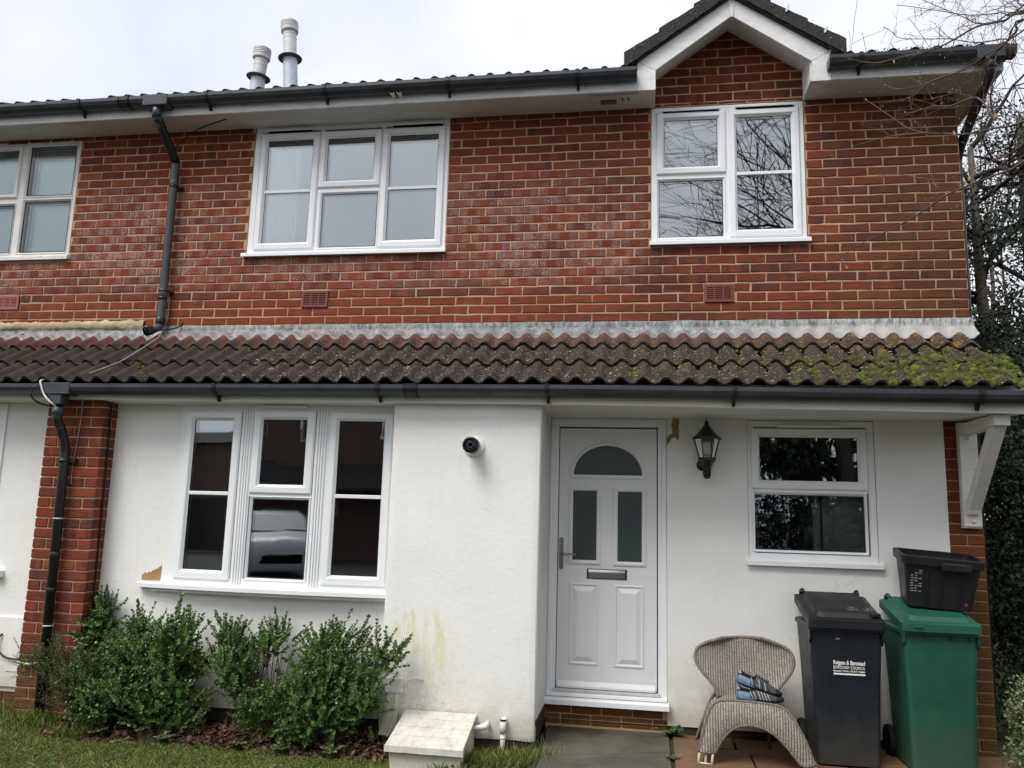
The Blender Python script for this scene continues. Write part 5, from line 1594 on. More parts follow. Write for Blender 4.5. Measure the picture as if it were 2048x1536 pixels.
# ================================================================== BINS, CRATE, CHAIR, SHOES
def rrect(x0, x1, y0, y1, r, n=4):
    p = []
    for cx_, cy_, a0 in ((x1-r, y1-r, 0), (x0+r, y1-r, 90), (x0+r, y0+r, 180), (x1-r, y0+r, 270)):
        for i in range(n+1):
            a = RAD(a0+90*i/n); p.append((cx_+r*math.cos(a), cy_+r*math.sin(a)))
    return p
def wheelie(label, cx_, yf, W, D, H, mat, lidmat, DR=0.11, rotz=0.0):
    """local axes: x across, y 0 at the front .. D at the back, z up from the ground"""
    t = thing('wheelie_bin', label, 'bin', (cx_, yf, GZ+.006), 'wheelie bins by the corner')
    t.rotation_euler = (0, 0, rotz)
    def put(m, name, mt):
        o = m.build(name, mt); o.parent = t; return fix_normals(o)
    hw = W/2
    m = MB()
    secs = []
    for f, z in ((0, .015), (.03, 0.03), (.5, H*.5), (1.0, H-DR-.045)):
        x = hw*(.80+.15*f); y0 = .060-.035*f; y1 = D-.075+.045*f
        secs.append([(a, b, z) for a, b in rrect(-x, x, y0, y1, .030)])
    m.loops(secs, True, True, False, smooth=False)
    put(m, 'body', mat)
    # rim under the lid, with the two corner gussets
    m = MB()
    m.loops([[(a, b, z) for a, b in rrect(-hw*g, hw*g, y0, y1, .03)] for g, y0, y1, z in ((.955, .022, D-.028, H-DR-.078), (.985, .006, D-.012, H-DR-.073), (.985, .006, D-.012, H-DR-.05), (.955, .022, D-.03, H-DR-.042))], True, True, True, smooth=False)
    put(m, 'rim', mat)
    for sx in (-1, 1):
        m = MB(); m.prism_x([(.012, H-DR-.07), (.05, H-DR-.07), (.05, H-DR-.16), (.022, H-DR-.125)], sx*hw*.93-.008, sx*hw*.93+.008); put(m, 'gusset', mat)
    # lid: slopes down to the front, skirt, raised centre, recessed grip
    def zl(y): return H-DR + DR*min(1, max(0, y/(D*.8)))
    m = MB()
    n = 10
    o_, t_, r1, r2, r3 = [], [], [], [], []
    for a, b in rrect(-hw, hw, -.022, D-.02, .035):
        o_.append((a, b, zl(b)-.052)); t_.append((a, b, zl(b)-.004))
    for a, b in rrect(-hw+.012, hw-.012, -.010, D-.032, .03): r1.append((a, b, zl(b)+.002))
    for a, b in rrect(-hw+.045, hw-.045, .03, D-.05, .05): r2.append((a, b, zl(b)+.004))
    for a, b in rrect(-hw+.062, hw-.062, .052, D-.07, .045): r3.append((a, b, zl(b)+.026))
    m.loops([o_, t_, r1, r2, r3], True, False, True, smooth=False)
    put(m, 'lid', lidmat)
    for sx in (-1, 1):
        m = MB(); m.tube([(sx*(hw-.06), D-.10, H+.018), (sx*(hw-.055), D-.06, H+.034), (sx*(hw-.055), D-.02, H+.020), (sx*(hw-.06), D+.005, H-.02)], .014, 8); put(m, 'lid_hinge', lidmat)
    m = MB(); m.tube([(-hw+.03, D+.015, H-.035), (hw-.03, D+.015, H-.035)], .015, 10); put(m, 'handle_bar', mat)
    for sx in (-1, 1):
        m = MB()
        m.lathe([(.028, -.018), (.075, -.022), (.095, -.018), (.100, 0), (.095, .018), (.075, .022), (.028, .018)], 22, (sx*(hw-.025), D-.065, .100), 'x'); put(m, 'wheel', M_RUBBER)
    m = MB(); m.tube([(-hw+.03, D-.065, .10), (hw-.03, D-.065, .10)], .011, 8); put(m, 'axle', M_STEEL_DARK)
    return t, put
gbin, gput = wheelie('dark slate wheelie bin with white council lettering on its front', -1.095, -0.600, .478, .535, 1.034, M_BIN, M_BINLID, 0.112)
for k, (a, b) in enumerate(((-.215, -.17), (.19, .225))):
    pass
m = MB(); m.cbox(.165, .222, .035, .11, .945, .968, .004); gput(m, 'lid_grip', M_BINLID)
m = MB()
rp2 = random.Random(9)
for cx_ in (-.02, .08):
    for i in range(5):
        for j in range(4):
            if rp2.random() < .65:
                x = cx_+.055+i*.014; y = .10+j*.017
                z = 1.034-.112+.112*(y/(.535*.8))+.0285
                m.quad((x, y, z), (x+.011, y, z), (x+.011, y+.012, z+.002), (x, y+.012, z+.002))
gput(m, 'lid_print', M_GREYPRINT)
def lettering(txt, size, x, z, yfun, bold=False, spacing=1.0, mat=M_PRINT, name='lettering', sx=1.0, put=None, wide=None):
    cu = bpy.data.curves.new(name, 'FONT'); cu.body = txt; cu.size = size; cu.align_x = 'LEFT'
    cu.space_character = spacing
    if bold: cu.offset = size*.022
    ob = bpy.data.objects.new(name, cu)
    COL.objects.link(ob)
    dg = bpy.context.evaluated_depsgraph_get(); dg.update()
    me = bpy.data.meshes.new_from_object(ob.evaluated_get(dg))
    bpy.data.objects.remove(ob)
    xs = [v.co.x for v in me.vertices]
    k = wide/(max(xs)-min(xs)) if wide else sx
    x0 = min(xs)
    for v in me.vertices:
        px_, pz_ = v.co.x, v.co.y
        v.co = Vector((x+(px_-x0)*k, yfun(z+pz_), z+pz_))
    me.materials.clear(); me.materials.append(mat)
    o = bpy.data.objects.new(name, me); COL.objects.link(o)
    return o
# front face of the body leans forward: y at height z
def bodyf(z):
    f = (z-.03)/(1.034-.157-.03); return .060-.035*f - .0025
for args in (('Reigate & Banstead', .036, -.085, .640, True, .95, .195), ('BOROUGH COUNCIL', .026, -.085, .613, True, 1.15, .195), ('Banstead | Horley | Redhill | Reigate', .017, -.085, .594, True, 1.0, .195)):
    o = lettering(args[0], args[1], args[2], args[3], bodyf, args[4], args[5], wide=args[6])
    o.parent = gbin
m = MB(); m.prism([(-.085, .575), (.11, .575), (.11, .585), (-.085, .585)], bodyf(.58), bodyf(.58)+.001); gput(m, 'printed_bar', M_PRINT)
m = MB(); m.cbox(-.07, -.04, bodyf(.8)-.001, bodyf(.8)+.002, .795, .805, .0008); gput(m, 'worn_mark', M_GREYPRINT)

nbin, nput = wheelie('green wheelie bin carrying the black crate on its lid', -0.527, -0.620, .478, .535, 1.024, M_GREEN, M_GREEN, 0.095)
for x in (-.10, .06, .17):
    m = MB(); m.prism_x([(-.004, .86), (.024, .86), (.026, .82)], x-.003, x+.003); nput(m, 'rib', M_GREEN)
m = MB(); m.cbox(-.17, -.12, -.030, -.023, .90, .915, .002); nput(m, 'lid_tab', M_GREEN)
m = MB(); m.lathe([(.006, 0), (.006, -.002), (0, -.002)], 8, (-.175, .046, .60), 'y'); nput(m, 'white_fleck', M_PRINT)

# recycling crate on the green lid
ct = thing('recycling_crate', 'black plastic recycling crate tilted on top of the green bin', 'crate', (-0.476, -0.485, GZ+1.008))
ct.rotation_euler = (RAD(6.0), RAD(3.6), RAD(-7))
def cput(m, name, mt):
    o = m.build(name, mt); o.parent = ct; return fix_normals(o)
CW, CD, CHh = .243, .36, .335
m = MB()
def csec(f, z, g=0): 
    x = CW*(.80+.17*f)+g; return [(a, b, z) for a, b in rrect(-x, x, .035-.03*f-g, CD-.035+.03*f+g, .035)]
m.loops([csec(0, 0), csec(.05, .012), csec(.5, CHh*.5), csec(1, CHh-.03), csec(.98, CHh-.03, -.012), csec(.5, CHh*.5, -.012), csec(.05, .02, -.012)], True, True, True, smooth=False)
cput(m, 'tub', M_CRATE)
m = MB()
m.loops([csec(1, CHh-.055, .004), csec(1, CHh-.055, .012), csec(1, CHh-.004, .016), csec(1, CHh, .010), csec(1, CHh, -.006), csec(1, CHh-.05, -.006)], True, False, False, smooth=False)
cput(m, 'rim', M_CRATE)
for x in (-.09, -.005, .10):
    m = MB(); m.prism_x([(.033, .02), (.000, CHh-.06), (-.006, CHh-.06), (.024, .02)], x-.005, x+.005); cput(m, 'rib', M_CRATE)
m = MB(); m.cbox(-.015, .16, -.030, .0, CHh-.055, CHh-.028, .006); m.cbox(-.015, .16, -.034, -.022, CHh-.075, CHh-.028, .004); cput(m, 'handle', M_CRATE)
m = MB()
rr = random.Random(2)
def cf(z): return .035-.03*(z/(CHh))-.0045
for c_ in range(3):
    for i in range(9):
        if rr.random() < .85:
            z = .235-.017*i; x = -.188+.024*c_
            m.quad((x, cf(z), z), (x+.020*rr.uniform(.5, 1), cf(z), z), (x+.020, cf(z+.009), z+.009), (x, cf(z+.009), z+.009))
cput(m, 'printed_notice', M_GREYPRINT)
m = MB(); m.lathe([(.020, -.004), (.015, -.009), (0, -.010)], 12, (.150, .040, .050), 'y'); cput(m, 'pink_disc', M_RED)

# wicker chair -------------------------------------------------
ch = thing('wicker_chair', 'grey woven wicker chair with a fan back and splayed skirt legs, cane ends bare', 'chair', (-1.712, -0.43, GZ+.0))
ch.rotation_euler = (0, 0, RAD(-3))
def surf(name, P, nu, nv, ustk, vrow, mat=M_WICKER, th=.012, smooth=True, flat='xz'):
    """P(u,v) -> point; UV in stakes and rows"""
    vs = [P(i/nu, j/nv) for j in range(nv+1) for i in range(nu+1)]
    fs = [(j*(nu+1)+i, j*(nu+1)+i+1, (j+1)*(nu+1)+i+1, (j+1)*(nu+1)+i) for j in range(nv) for i in range(nu)]
    me = bpy.data.meshes.new(name); me.from_pydata([tuple(p) for p in vs], [], fs)
    uv = me.uv_layers.new(name='UVMap')
    for p in me.polygons:
        for li in p.loop_indices:
            k = me.loops[li].vertex_index; i, j = k % (nu+1), k//(nu+1)
            q = vs[k]; uv.data[li].uv = (q.x/.0165+100, (q.z if flat == 'xz' else q.y)/.0062+100)
    me.materials.append(mat)
    me.polygons.foreach_set('use_smooth', [smooth]*len(me.polygons))
    o = bpy.data.objects.new(name, me); COL.objects.link(o); o.parent = ch
    so = o.modifiers.new('thickness', 'SOLIDIFY'); so.thickness = th; so.offset = 0
    return o
def bez(pts, t):
    pts = [Vector(p) for p in pts]
    while len(pts) > 1: pts = [a.lerp(b, t) for a, b in zip(pts, pts[1:])]
    return pts[0]
def crv(pts, t):
    """Catmull-Rom through points, t in 0..1"""
    P = [Vector(p) for p in pts]; n = len(P)-1
    f = min(t*n, n-1e-6); i = int(f); q = f-i
    p0, p1, p2, p3 = P[max(i-1, 0)], P[i], P[i+1], P[min(i+2, n)]
    return 0.5*((2*p1)+(p2-p0)*q+(2*p0-5*p1+4*p2-p3)*q*q+(3*p1-p0-3*p2+p3)*q**3)
# local: x across (0 centre), y 0 mid (front negative), z from ground. front at y=-.25
outerF = [(-.325, -.262, .075), (-.300, -.262, .16), (-.272, -.258, .27), (-.238, -.245, .355), (-.17, -.228, .392), (0, -.222, .395), (.17, -.228, .385), (.245, -.245, .345), (.305, -.258, .25), (.352, -.262, .15), (.385, -.262, .045)]
innerF = [(-.225, -.268, .075), (-.195, -.268, .13), (-.150, -.268, .195), (-.095, -.268, .240), (-.045, -.268, .258), (.005, -.268, .262), (.07, -.268, .252), (.14, -.268, .222), (.205, -.268, .165), (.262, -.268, .100), (.305, -.268, .045)]
def front(u, v):
    a, b = crv(innerF, u), crv(outerF, u)
    p = a.lerp(b, v)
    p.y -= .018*math.sin(v*math.pi)
    return p
surf('front_skirt', front, 60, 10, 44, 16)
# seat runs from the outer front edge back to the waist of the backrest
backS = [(-.30, .10, .06), (-.285, .105, .16), (-.262, .11, .26), (-.225, .115, .33), (-.15, .12, .372), (0, .125, .376), (.15, .12, .372), (.225, .115, .33), (.262, .11, .26), (.285, .105, .16), (.30, .10, .06)]
def seat(u, v):
    a, b = crv(outerF, u), crv(backS, u)
    p = a.lerp(b, v)
    w_ = math.sin(u*math.pi)
    p.z -= .030*math.sin(v*math.pi)*max(0, w_-.5)*2
    p.x *= 1-.10*math.sin(v*math.pi)*(1-abs(2*u-1)*.3)
    return p
surf('seat', seat, 60, 16, 44, 34, flat='xy')
# fan backrest
def back(u, v):
    s_ = 2*u-1
    hw = crv([(.188, 0, 0), (.196, 0, 0), (.228, 0, 0), (.272, 0, 0), (.308, 0, 0), (.327, 0, 0), (.324, 0, 0), (.302, 0, 0), (.235, 0, 0), (.14, 0, 0)], .9*v + .1*v**6).x
    top = .735 + .006*s_
    z = .360 + (top-.360)*v
    y = .115 + .11*v - .085*s_*s_*(1-.35*v)
    return Vector((s_*hw - .010*v, y, z))
surf('backrest', back, 40, 44, 30, 46)
def edge(name, f, r, n=48, mat=M_RIM, close=False):
    m = MB(); m.tube([f(i/n) for i in range(n+1)], r, 7); o = m.build(name, mat); o.parent = ch; return o
edge('rim', lambda t: back(0, t) if t < 0 else back(0, t*3) if t < 1/3 else back((t-1/3)*3, 1) if t < 2/3 else back(1, 1-(t-2/3)*3), .0115, 72)
edge('rim', lambda t: crv(innerF, t), .0105)
edge('seam', lambda t: crv(outerF, t) + Vector((0, -.006, .002)), .0075)
edge('rim', lambda t: seat(t, 1), .009)
# left flank: a woven wing sweeping from the waist to the rear foot
for sx in (-1, 1):
    def flank(u, v, sx=sx):
        a = crv([(sx*.195, .10, .385), (sx*.235, .085, .33), (sx*.285, .09, .20), (sx*.335, .13, .05)], v)
        b = crv([(sx*.195, .17, .385), (sx*.225, .19, .30), (sx*.255, .21, .18), (sx*.285, .225, .05)], v)
        return a.lerp(b, u)
    surf('side_wing', flank, 8, 16, 6, 26)
    edge('rim', lambda t, sx=sx: flank(0, t, sx), .009, 20)
for (x, y) in ((-.315, -.262), (-.272, -.255), (-.232, -.268)):
    m = MB(); m.tube([(x, y, .10), (x-.010, y-.006, 0.0)], .0085, 8); o = m.build('cane_leg', M_CANE); o.parent = ch
for (x, y) in ((.316, -.266), (.350, -.255), (.378, -.262)):
    m = MB(); m.tube([(x, y, .075), (x+.016, y-.006, 0.0)], .0085, 8); o = m.build('cane_leg', M_CANE); o.parent = ch
for (x, y) in ((.15, .20), (-.30, .215)):
    m = MB(); m.tube([(x, y-.02, .36 if x > 0 else .08), (x+.01, y, 0.0)], .011, 8); o = m.build('rear_leg', M_RIM); o.parent = ch
m = MB(); m.tube([(-.325, -.268, .012), (-.242, -.274, .010)], .005, 6); o = m.build('foot_tie', M_CANE); o.parent = ch

# trainers ------------------------------------------------------
def shoe(label, loc, rot, seed):
    t = thing('trainer', label, 'shoe', loc, 'trainers left on the wicker chair')
    t.rotation_euler = rot
    r = random.Random(seed)
    def put(m, name, mt):
        o = m.build(name, mt); o.parent = t; return o
    # stations along the shoe: x, half width, sole top, upper height, roundness
    ST = [(0.0, .020, .034, .085), (.012, .031, .034, .094), (.04, .036, .032, .090), (.08, .036, .029, .084), (.115, .037, .026, .092), (.15, .041, .024, .086), (.19, .046, .022, .071), (.225, .047, .022, .058), (.255, .042, .024, .049), (.278, .030, .028, .043), (.290, .012, .033, .039)]
    def soleline(x): return crv([(s[0], 0, s[2]) for s in ST], x/.29).z
    m = MB(); m.smooth = True
    L = []
    for x, w_, st, h in ST:
        bt = .012*max(0, (x-.20)/.09)**1.6 + .006*max(0, (.03-x)/.03)
        g = w_*1.10
        L.append([(x, g*math.cos(a)*(.96 if math.sin(a) < 0 else 1.0), (bt if math.sin(a) < -.3 else st if math.sin(a) > .3 else (bt+st)/2)) for a in [math.pi*2*k/14+.22 for k in range(14)]])
    m.loops(L, True, True, True); put(m, 'outsole', M_SHOE_BLACK)
    m = MB(); m.smooth = True
    L = []
    for x, w_, st, h in ST[:5]:
        g = w_*1.13
        hi = st+.004 - .012*(x/.115)
        lo = .010
        L.append([(x-.004, -g*.9 if False else -g, lo), (x-.004, -g*1.02, (lo+hi)/2), (x-.004, -g*.93, hi), (x-.004, g*.93, hi), (x-.004, g*1.02, (lo+hi)/2), (x-.004, g, lo)])
    m.loops(L, True, True, True); put(m, 'heel_cushion', M_SHOE_DBLUE)
    # upper, open at the collar
    def ring_(x, w_, st, h, n=18):
        l = []
        op = .030 <= x <= .12
        for k in range(n):
            a = -0.15*math.pi + (1.3*math.pi)*k/(n-1)      # from outer side over the top to inner side
            c, s_ = math.cos(a), math.sin(a)
            y = w_*math.copysign(abs(c)**.75, c)*(1 if s_ < .2 else 1-.25*(s_-.2)/.8)
            z = st-.004 + (h-st)*max(0, s_)**.8 if s_ > 0 else st-.004
            l.append(Vector((x - .008*max(0, s_)*(1 if x < .02 else 0), y, z)))
        return l
    fine = []
    N = 30
    for i in range(N+1):
        x = .29*i/N
        q = crv([(0, s[1], s[3]) for s in ST], 0)
        # interpolate stations by x
        for a, b in zip(ST, ST[1:]):
            if a[0] <= x <= b[0]+1e-9:
                f = (x-a[0])/(b[0]-a[0]); f = f*f*(3-2*f)*.5+f*.5
                fine.append((x, *[a[k]+(b[k]-a[k])*f for k in (1, 2, 3)])); break
    m = MB(); m.smooth = True
    n = 18
    R_ = [ring_(*s) for s in fine]
    for l in R_: m.v.extend([tuple(p) for p in l])
    for i in range(N):
        xm = (fine[i][0]+fine[i+1][0])/2
        for k in range(n-1):
            if .022 < xm < .105 and 5 <= k <= 11: continue        # foot opening
            m.f.append((i*n+k, i*n+k+1, (i+1)*n+k+1, (i+1)*n+k)); m.sm.append(True)
            side = k < 5 or k > 11
            mi = 0
            if xm < .075 and side: mi = 1
            if xm < .022: mi = 1
            if xm > .245: mi = 2
            if .045 < xm < .20 and (k in (0, 16)): mi = 2
            if xm < .11 and k in (4, 12): mi = 2
            if .19 < xm <= .245 and k in (0, 1, 15, 16): mi = 2
            m.mi.append(mi)
    o = m.build('upper', [M_SHOE_GREY, M_SHOE_BLUE, M_SHOE_BLACK]); o.parent = t
    so = o.modifiers.new('thickness', 'SOLIDIFY'); so.thickness = .004; so.offset = -1
    m = MB(); m.prism_x([(-.028, .034), (.028, .034), (.028, .05), (-.028, .05)], .02, .14); put(m, 'insole', M_SHOE_BLACK)
    # padded collar, tongue, ribs, laces
    m = MB(); cl = []
    for i in range(N+1):
        if .022 <= fine[i][0] <= .108: cl.append(R_[i][5])
    cr_ = [R_[i][11] for i in range(N+1) if .022 <= fine[i][0] <= .108]
    m.tube(cl[::-1] + [R_[2][8]] + cr_, .0055, 7); put(m, 'collar', M_SHOE_BLACK)
    m = MB(); m.smooth = True
    L = [[(x, -w_, z), (x, -w_*.5, z+.006), (x, 0, z+.008), (x, w_*.5, z+.006), (x, w_, z)] for x, w_, z in ((.104, .016, .106), (.110, .021, .102), (.13, .023, .094), (.16, .022, .082), (.19, .018, .069))]
    m.loops(L, False); o = put(m, 'tongue', M_SHOE_BLUE)
    so = o.modifiers.new('thickness', 'SOLIDIFY'); so.thickness = .007
    for sy in (-1, 1):
        for i in range(6):
            xb = .085+.021*i
            k0, k1 = (0.9, 5.2)
            idx = min(N, int((xb)/.29*N)); id2 = min(N, idx+2)
            a = R_[idx]; b = R_[id2]
            pts_ = []
            for kk in (1, 2, 3, 4, 5):
                q = a[kk] if sy < 0 else a[n-1-kk]
                q2 = b[kk] if sy < 0 else b[n-1-kk]
                f = (kk-1)/4
                p = q2.lerp(q, f) + Vector((0, (1 if q.y > 0 else -1)*.0015, .001))
                pts_.append(p)
            m = MB(); m.tube(pts_, .0028, 5); put(m, 'side_rib', M_SHOE_SILVER if i % 2 == 0 or seed == 2 else M_SHOE_BLACK)
    for i in range(5):
        idx = int((.115+.019*i)/.29*N)
        m = MB(); m.tube([R_[idx][6]+Vector((0, 0, .003)), R_[idx][8]+Vector((.003, 0, .007)), R_[idx][11]+Vector((.004, 0, .003))], .003, 6); put(m, 'lace', M_SHOE_BLACK)
    return t
# resting on the seat, toes to the right of the chair
shoe('blue and grey trainer lying flat on the wicker seat, under the other trainer', (-1.785, -0.55, GZ+.382), (0, 0, RAD(-3)), 2)
shoe('blue and grey trainer balanced on top of the other one with its toe tipped down', (-1.79, -0.54, GZ+.484), (RAD(-4), RAD(15), RAD(-2)), 3)

# ================================================================== PLANTING
def leaf_quad(mb, p, d, n, l, w_, fold=.25):
    """pointed leaf: two triangles either side of a midrib"""
    d = d.normalized(); s_ = d.cross(n)
    if s_.length < 1e-5: s_ = d.orthogonal()
    s_.normalize(); nn = s_.cross(d)
    a = p; b = p + d*l
    m1 = p + d*l*.45 + s_*w_ + nn*w_*fold
    m2 = p + d*l*.45 - s_*w_ + nn*w_*fold
    k = len(mb.v)
    mb.v.extend([tuple(a), tuple(m1), tuple(b), tuple(m2)])
    mb.f.append((k, k+1, k+2, k+3)); mb.sm.append(False); mb.mi.append(0)
def rvec(r):
    while True:
        v = Vector((r.uniform(-1, 1), r.uniform(-1, 1), r.uniform(-1, 1)))
        if .05 < v.length < 1: return v.normalized()
def shrub(name, label, base, shoots, r, group, leaf=M_LEAF, ll=.031, lw=.0105, step=.010, cat='shrub', ymax=-.475, sprays=()):
    """shoots: list of (tip xyz, count, spread)"""
    t = thing(name, label, cat, base, group)
    st = MB(); lf = MB()
    B = Vector(base)
    for tip, cnt, spr in shoots:
        for _ in range(cnt):
            T = Vector(tip) + Vector((r.gauss(0, spr), r.gauss(0, spr*.8), r.gauss(0, spr*.75)))
            T.y = min(T.y, ymax)
            T.z = max(T.z, GZ+.08)
            ln_ = (T-B).length
            f0 = r.uniform(.25, .6)
            root = B.lerp(T, f0) + Vector((r.gauss(0, .05), r.gauss(0, .04), r.gauss(0, .03) - .05*ln_))
            root.y = min(root.y, ymax); root.z = max(root.z, GZ)
            mid = root.lerp(T, .55) + Vector((r.gauss(0, .025), r.gauss(0, .025), .02))
            pts = [bez([root, mid, T], i/6) for i in range(7)]
            st.tube(pts, [.0035, .003, .0028, .0025, .002, .0016, .001], 4, False)
            L_ = (T-root).length
            leafy = min(.9, .22/max(L_, .05))
            n_ = int(L_*leafy/step)
            for i in range(n_):
                f = 1-leafy+leafy*i/max(1, n_)
                p = bez([root, mid, T], f)
                ax = (bez([root, mid, T], min(1, f+.05)) - bez([root, mid, T], f-.03)).normalized()
                ang = i*2.4 + r.uniform(-.4, .4)
                u = ax.orthogonal().normalized(); v = ax.cross(u)
                out_ = u*math.cos(ang)+v*math.sin(ang)
                k = 1.0 - .45*max(0, f-.85)/.15
                leaf_quad(lf, p, (out_*.8 + ax*(.55+.3*f) + Vector((0, 0, .15))), ax, ll*k*r.uniform(.75, 1.2), lw*r.uniform(.8, 1.2))
    for (c_, sx, sy, sz, n_) in sprays:
        C_ = Vector(c_)
        sub = [C_ + Vector((r.uniform(-1, 1)*sx, r.uniform(-1, 1)*sy, r.uniform(-1, 1)*sz)) for _ in range(max(3, n_//14))]
        for _ in range(int(n_*1.12)):
            P_ = r.choice(sub) + Vector((r.gauss(0, .045), r.gauss(0, .04), r.gauss(0, .045)))
            P_.y = min(P_.y, ymax-.01); P_.z = max(P_.z, GZ+.04)
            d_ = ((P_-C_)*1.6 + Vector((r.gauss(0, .12), -.06+r.gauss(0, .08), .16+r.gauss(0, .1)))).normalized()
            L_ = r.uniform(.06, .15)
            if P_.y + d_.y*L_ > ymax: d_.y = -abs(d_.y)
            Q_ = P_ + d_*L_ + Vector((0, 0, .02))
            st.tube([P_, P_.lerp(Q_, .5), Q_], [.002, .0015, .001], 3, False)
            n2 = int(L_/.0072)
            for i in range(n2):
                f_ = i/n2
                ang = i*2.4+r.uniform(-.5, .5)
                u = d_.orthogonal().normalized(); v = d_.cross(u)
                leaf_quad(lf, P_.lerp(Q_, f_), (u*math.cos(ang)+v*math.sin(ang))*.85 + d_*(.45+.5*f_) + Vector((0, 0, .15)), d_, ll*r.uniform(.5, 1.25)*(1-.3*f_), lw*r.uniform(.85, 1.25))
    st.build('stems', M_STEM, t)
    lf.build('foliage', leaf, t)
    return t
r = random.Random(101)
def clump(x0, x1, y0, y1, z0, z1, n, cnt, spr):
    return [((r.uniform(x0, x1), r.uniform(y0, y1), r.uniform(z0, z1)), cnt, spr) for _ in range(n)]
gsh = 'evergreen shrubs in the bed under the bow window'
def tall(x, y, z, n=5):
    """upright leaders tapering to a tip"""
    return [((x, y, z), 2, .012), ((x+.01, y, z-.07), 3, .022), ((x-.01, y-.01, z-.15), n, .035)]
A = tall(-5.715, -.68, -2.19, 7) + tall(-5.66, -.68, -2.33, 3) + tall(-6.10, -.64, -2.24, 5) + tall(-6.17, -.62, -2.36, 2) + tall(-5.95, -.66, -2.42, 3)
shrub('shrub', 'broad dark green shrub with tall leading shoots below the bow window', (-5.85, -.68, GZ), A, r, gsh,
    sprays=[((-5.71, -.70, -2.50), .08, .08, .10, 110), ((-6.09, -.67, -2.55), .09, .08, .09, 90), ((-5.92, -.74, -2.72), .24, .12, .12, 290), ((-6.17, -.76, -2.82), .18, .12, .13, 200), ((-5.62, -.76, -2.76), .15, .13, .15, 200), ((-5.92, -.86, -2.92), .22, .12, .09, 170), ((-5.64, -.84, -2.98), .12, .1, .06, 70), ((-6.27, -.80, -2.99), .14, .1, .06, 80)])
Bc = tall(-4.61, -.70, -2.32, 5) + tall(-4.53, -.70, -2.27, 6) + tall(-4.27, -.74, -2.25, 2) + tall(-4.70, -.7, -2.48, 3)
shrub('shrub', 'dark green shrub spreading in front of the projecting white wall', (-4.65, -.70, GZ), Bc, r, gsh,
    sprays=[((-4.56, -.74, -2.54), .11, .09, .10, 140), ((-4.40, -.76, -2.70), .14, .10, .10, 150), ((-4.68, -.80, -2.82), .18, .12, .13, 220), ((-4.13, -.82, -2.54), .08, .05, .05, 60), ((-4.27, -.80, -2.70), .07, .07, .07, 60), ((-4.26, -.82, -2.86), .06, .07, .06, 50), ((-4.86, -.84, -2.90), .16, .10, .09, 120), ((-4.52, -.86, -2.94), .18, .10, .08, 130)])
Cc = tall(-5.36, -.6, -2.42, 2) + tall(-5.18, -.62, -2.46, 2) + tall(-5.01, -.64, -2.30, 4)
shrub('shrub', 'sparser shrub with bare purple twigs between the two dense shrubs', (-5.18, -.60, GZ), Cc, r, gsh,
    sprays=[((-5.37, -.62, -2.56), .08, .06, .07, 60), ((-5.19, -.64, -2.66), .09, .07, .07, 60), ((-5.00, -.66, -2.50), .06, .05, .08, 60), ((-5.36, -.72, -2.74), .10, .08, .09, 80)])
D = tall(-6.465, -.52, -2.15, 3) + tall(-6.45, -.53, -2.28, 5)
shrub('shrub', 'slim upright shrub growing against the side of the brick pier', (-6.44, -.56, GZ), D, r, gsh,
    sprays=[((-6.44, -.535, -2.44), .045, .03, .10, 80), ((-6.40, -.56, -2.64), .08, .05, .12, 110), ((-6.38, -.62, -2.85), .10, .07, .12, 100)])
shrub('conifer_sprig', 'yellow green feathery sprig reaching across the black downpipe', (-6.15, -.80, -2.95), [((-6.70, -.88, -2.60), 3, .02)], r, None, M_LEAF_LIGHT, .022, .0035, .006, 'shrub',
    sprays=[((-6.48, -.86, -2.74), .09, .05, .06, 130), ((-6.62, -.88, -2.70), .07, .04, .04, 70), ((-6.74, -.88, -2.67), .06, .03, .02, 26), ((-6.38, -.88, -2.82), .09, .05, .08, 150), ((-6.56, -.88, -2.62), .04, .03, .03, 26), ((-6.46, -.88, -2.92), .08, .04, .05, 70)])
# bare purplish twigs in the middle of the bed
m = MB()
for _ in range(70):
    x = r.uniform(-5.25, -4.7); y = r.uniform(-.72, -.55)
    p = Vector((x, y, GZ)); q = p + Vector((r.gauss(0, .1), r.gauss(0, .05), r.uniform(.35, .68)))
    m.tube([p, p.lerp(q, .5)+Vector((r.gauss(0, .03), r.gauss(0, .02), 0)), q], [.003, .002, .001], 4, False)
tag(m.build('bare_twigs', plain("purple_twig", (0.085, 0.04, 0.04), (0.14, 0.075, 0.065), 20, 0.8)), 'tangle of thin purplish bare stems among the shrubs', 'twigs')

# dead leaves on the bed
m = MB()
for _ in range(3400):
    x = r.uniform(-6.5, -3.15); y = -1.0 + .5*r.random()**.8 - .04*abs(r.gauss(0, 1))
    if -4.05 < x < -3.5 and y > -1.1: continue
    if x > -3.5 and y > -.66: continue
    p = Vector((x, y, max(bed_z(x, y), lawn_z(x, y) if y < -.86 else -9)+r.uniform(.002, .03)))
    leaf_quad(m, p, Vector((r.uniform(-1, 1), r.uniform(-1, 1), r.uniform(-.35, .5))), Vector((r.gauss(0, .5), r.gauss(0, .5), 1)), r.uniform(.025, .06), r.uniform(.008, .02), r.uniform(-.5, .6))
for _ in range(160):
    x = r.uniform(-7.6, -3.6); y = r.uniform(-1.7, -1.0)
    leaf_quad(m, Vector((x, y, lawn_z(x, y)+.022)), Vector((r.uniform(-1, 1), r.uniform(-1, 1), r.uniform(-.1, .3))), Vector((r.gauss(0, .4), r.gauss(0, .4), 1)), r.uniform(.025, .05), r.uniform(.008, .016), r.uniform(-.4, .5))
m.build('dead_leaves', M_DEADLEAF, None, 'stuff')
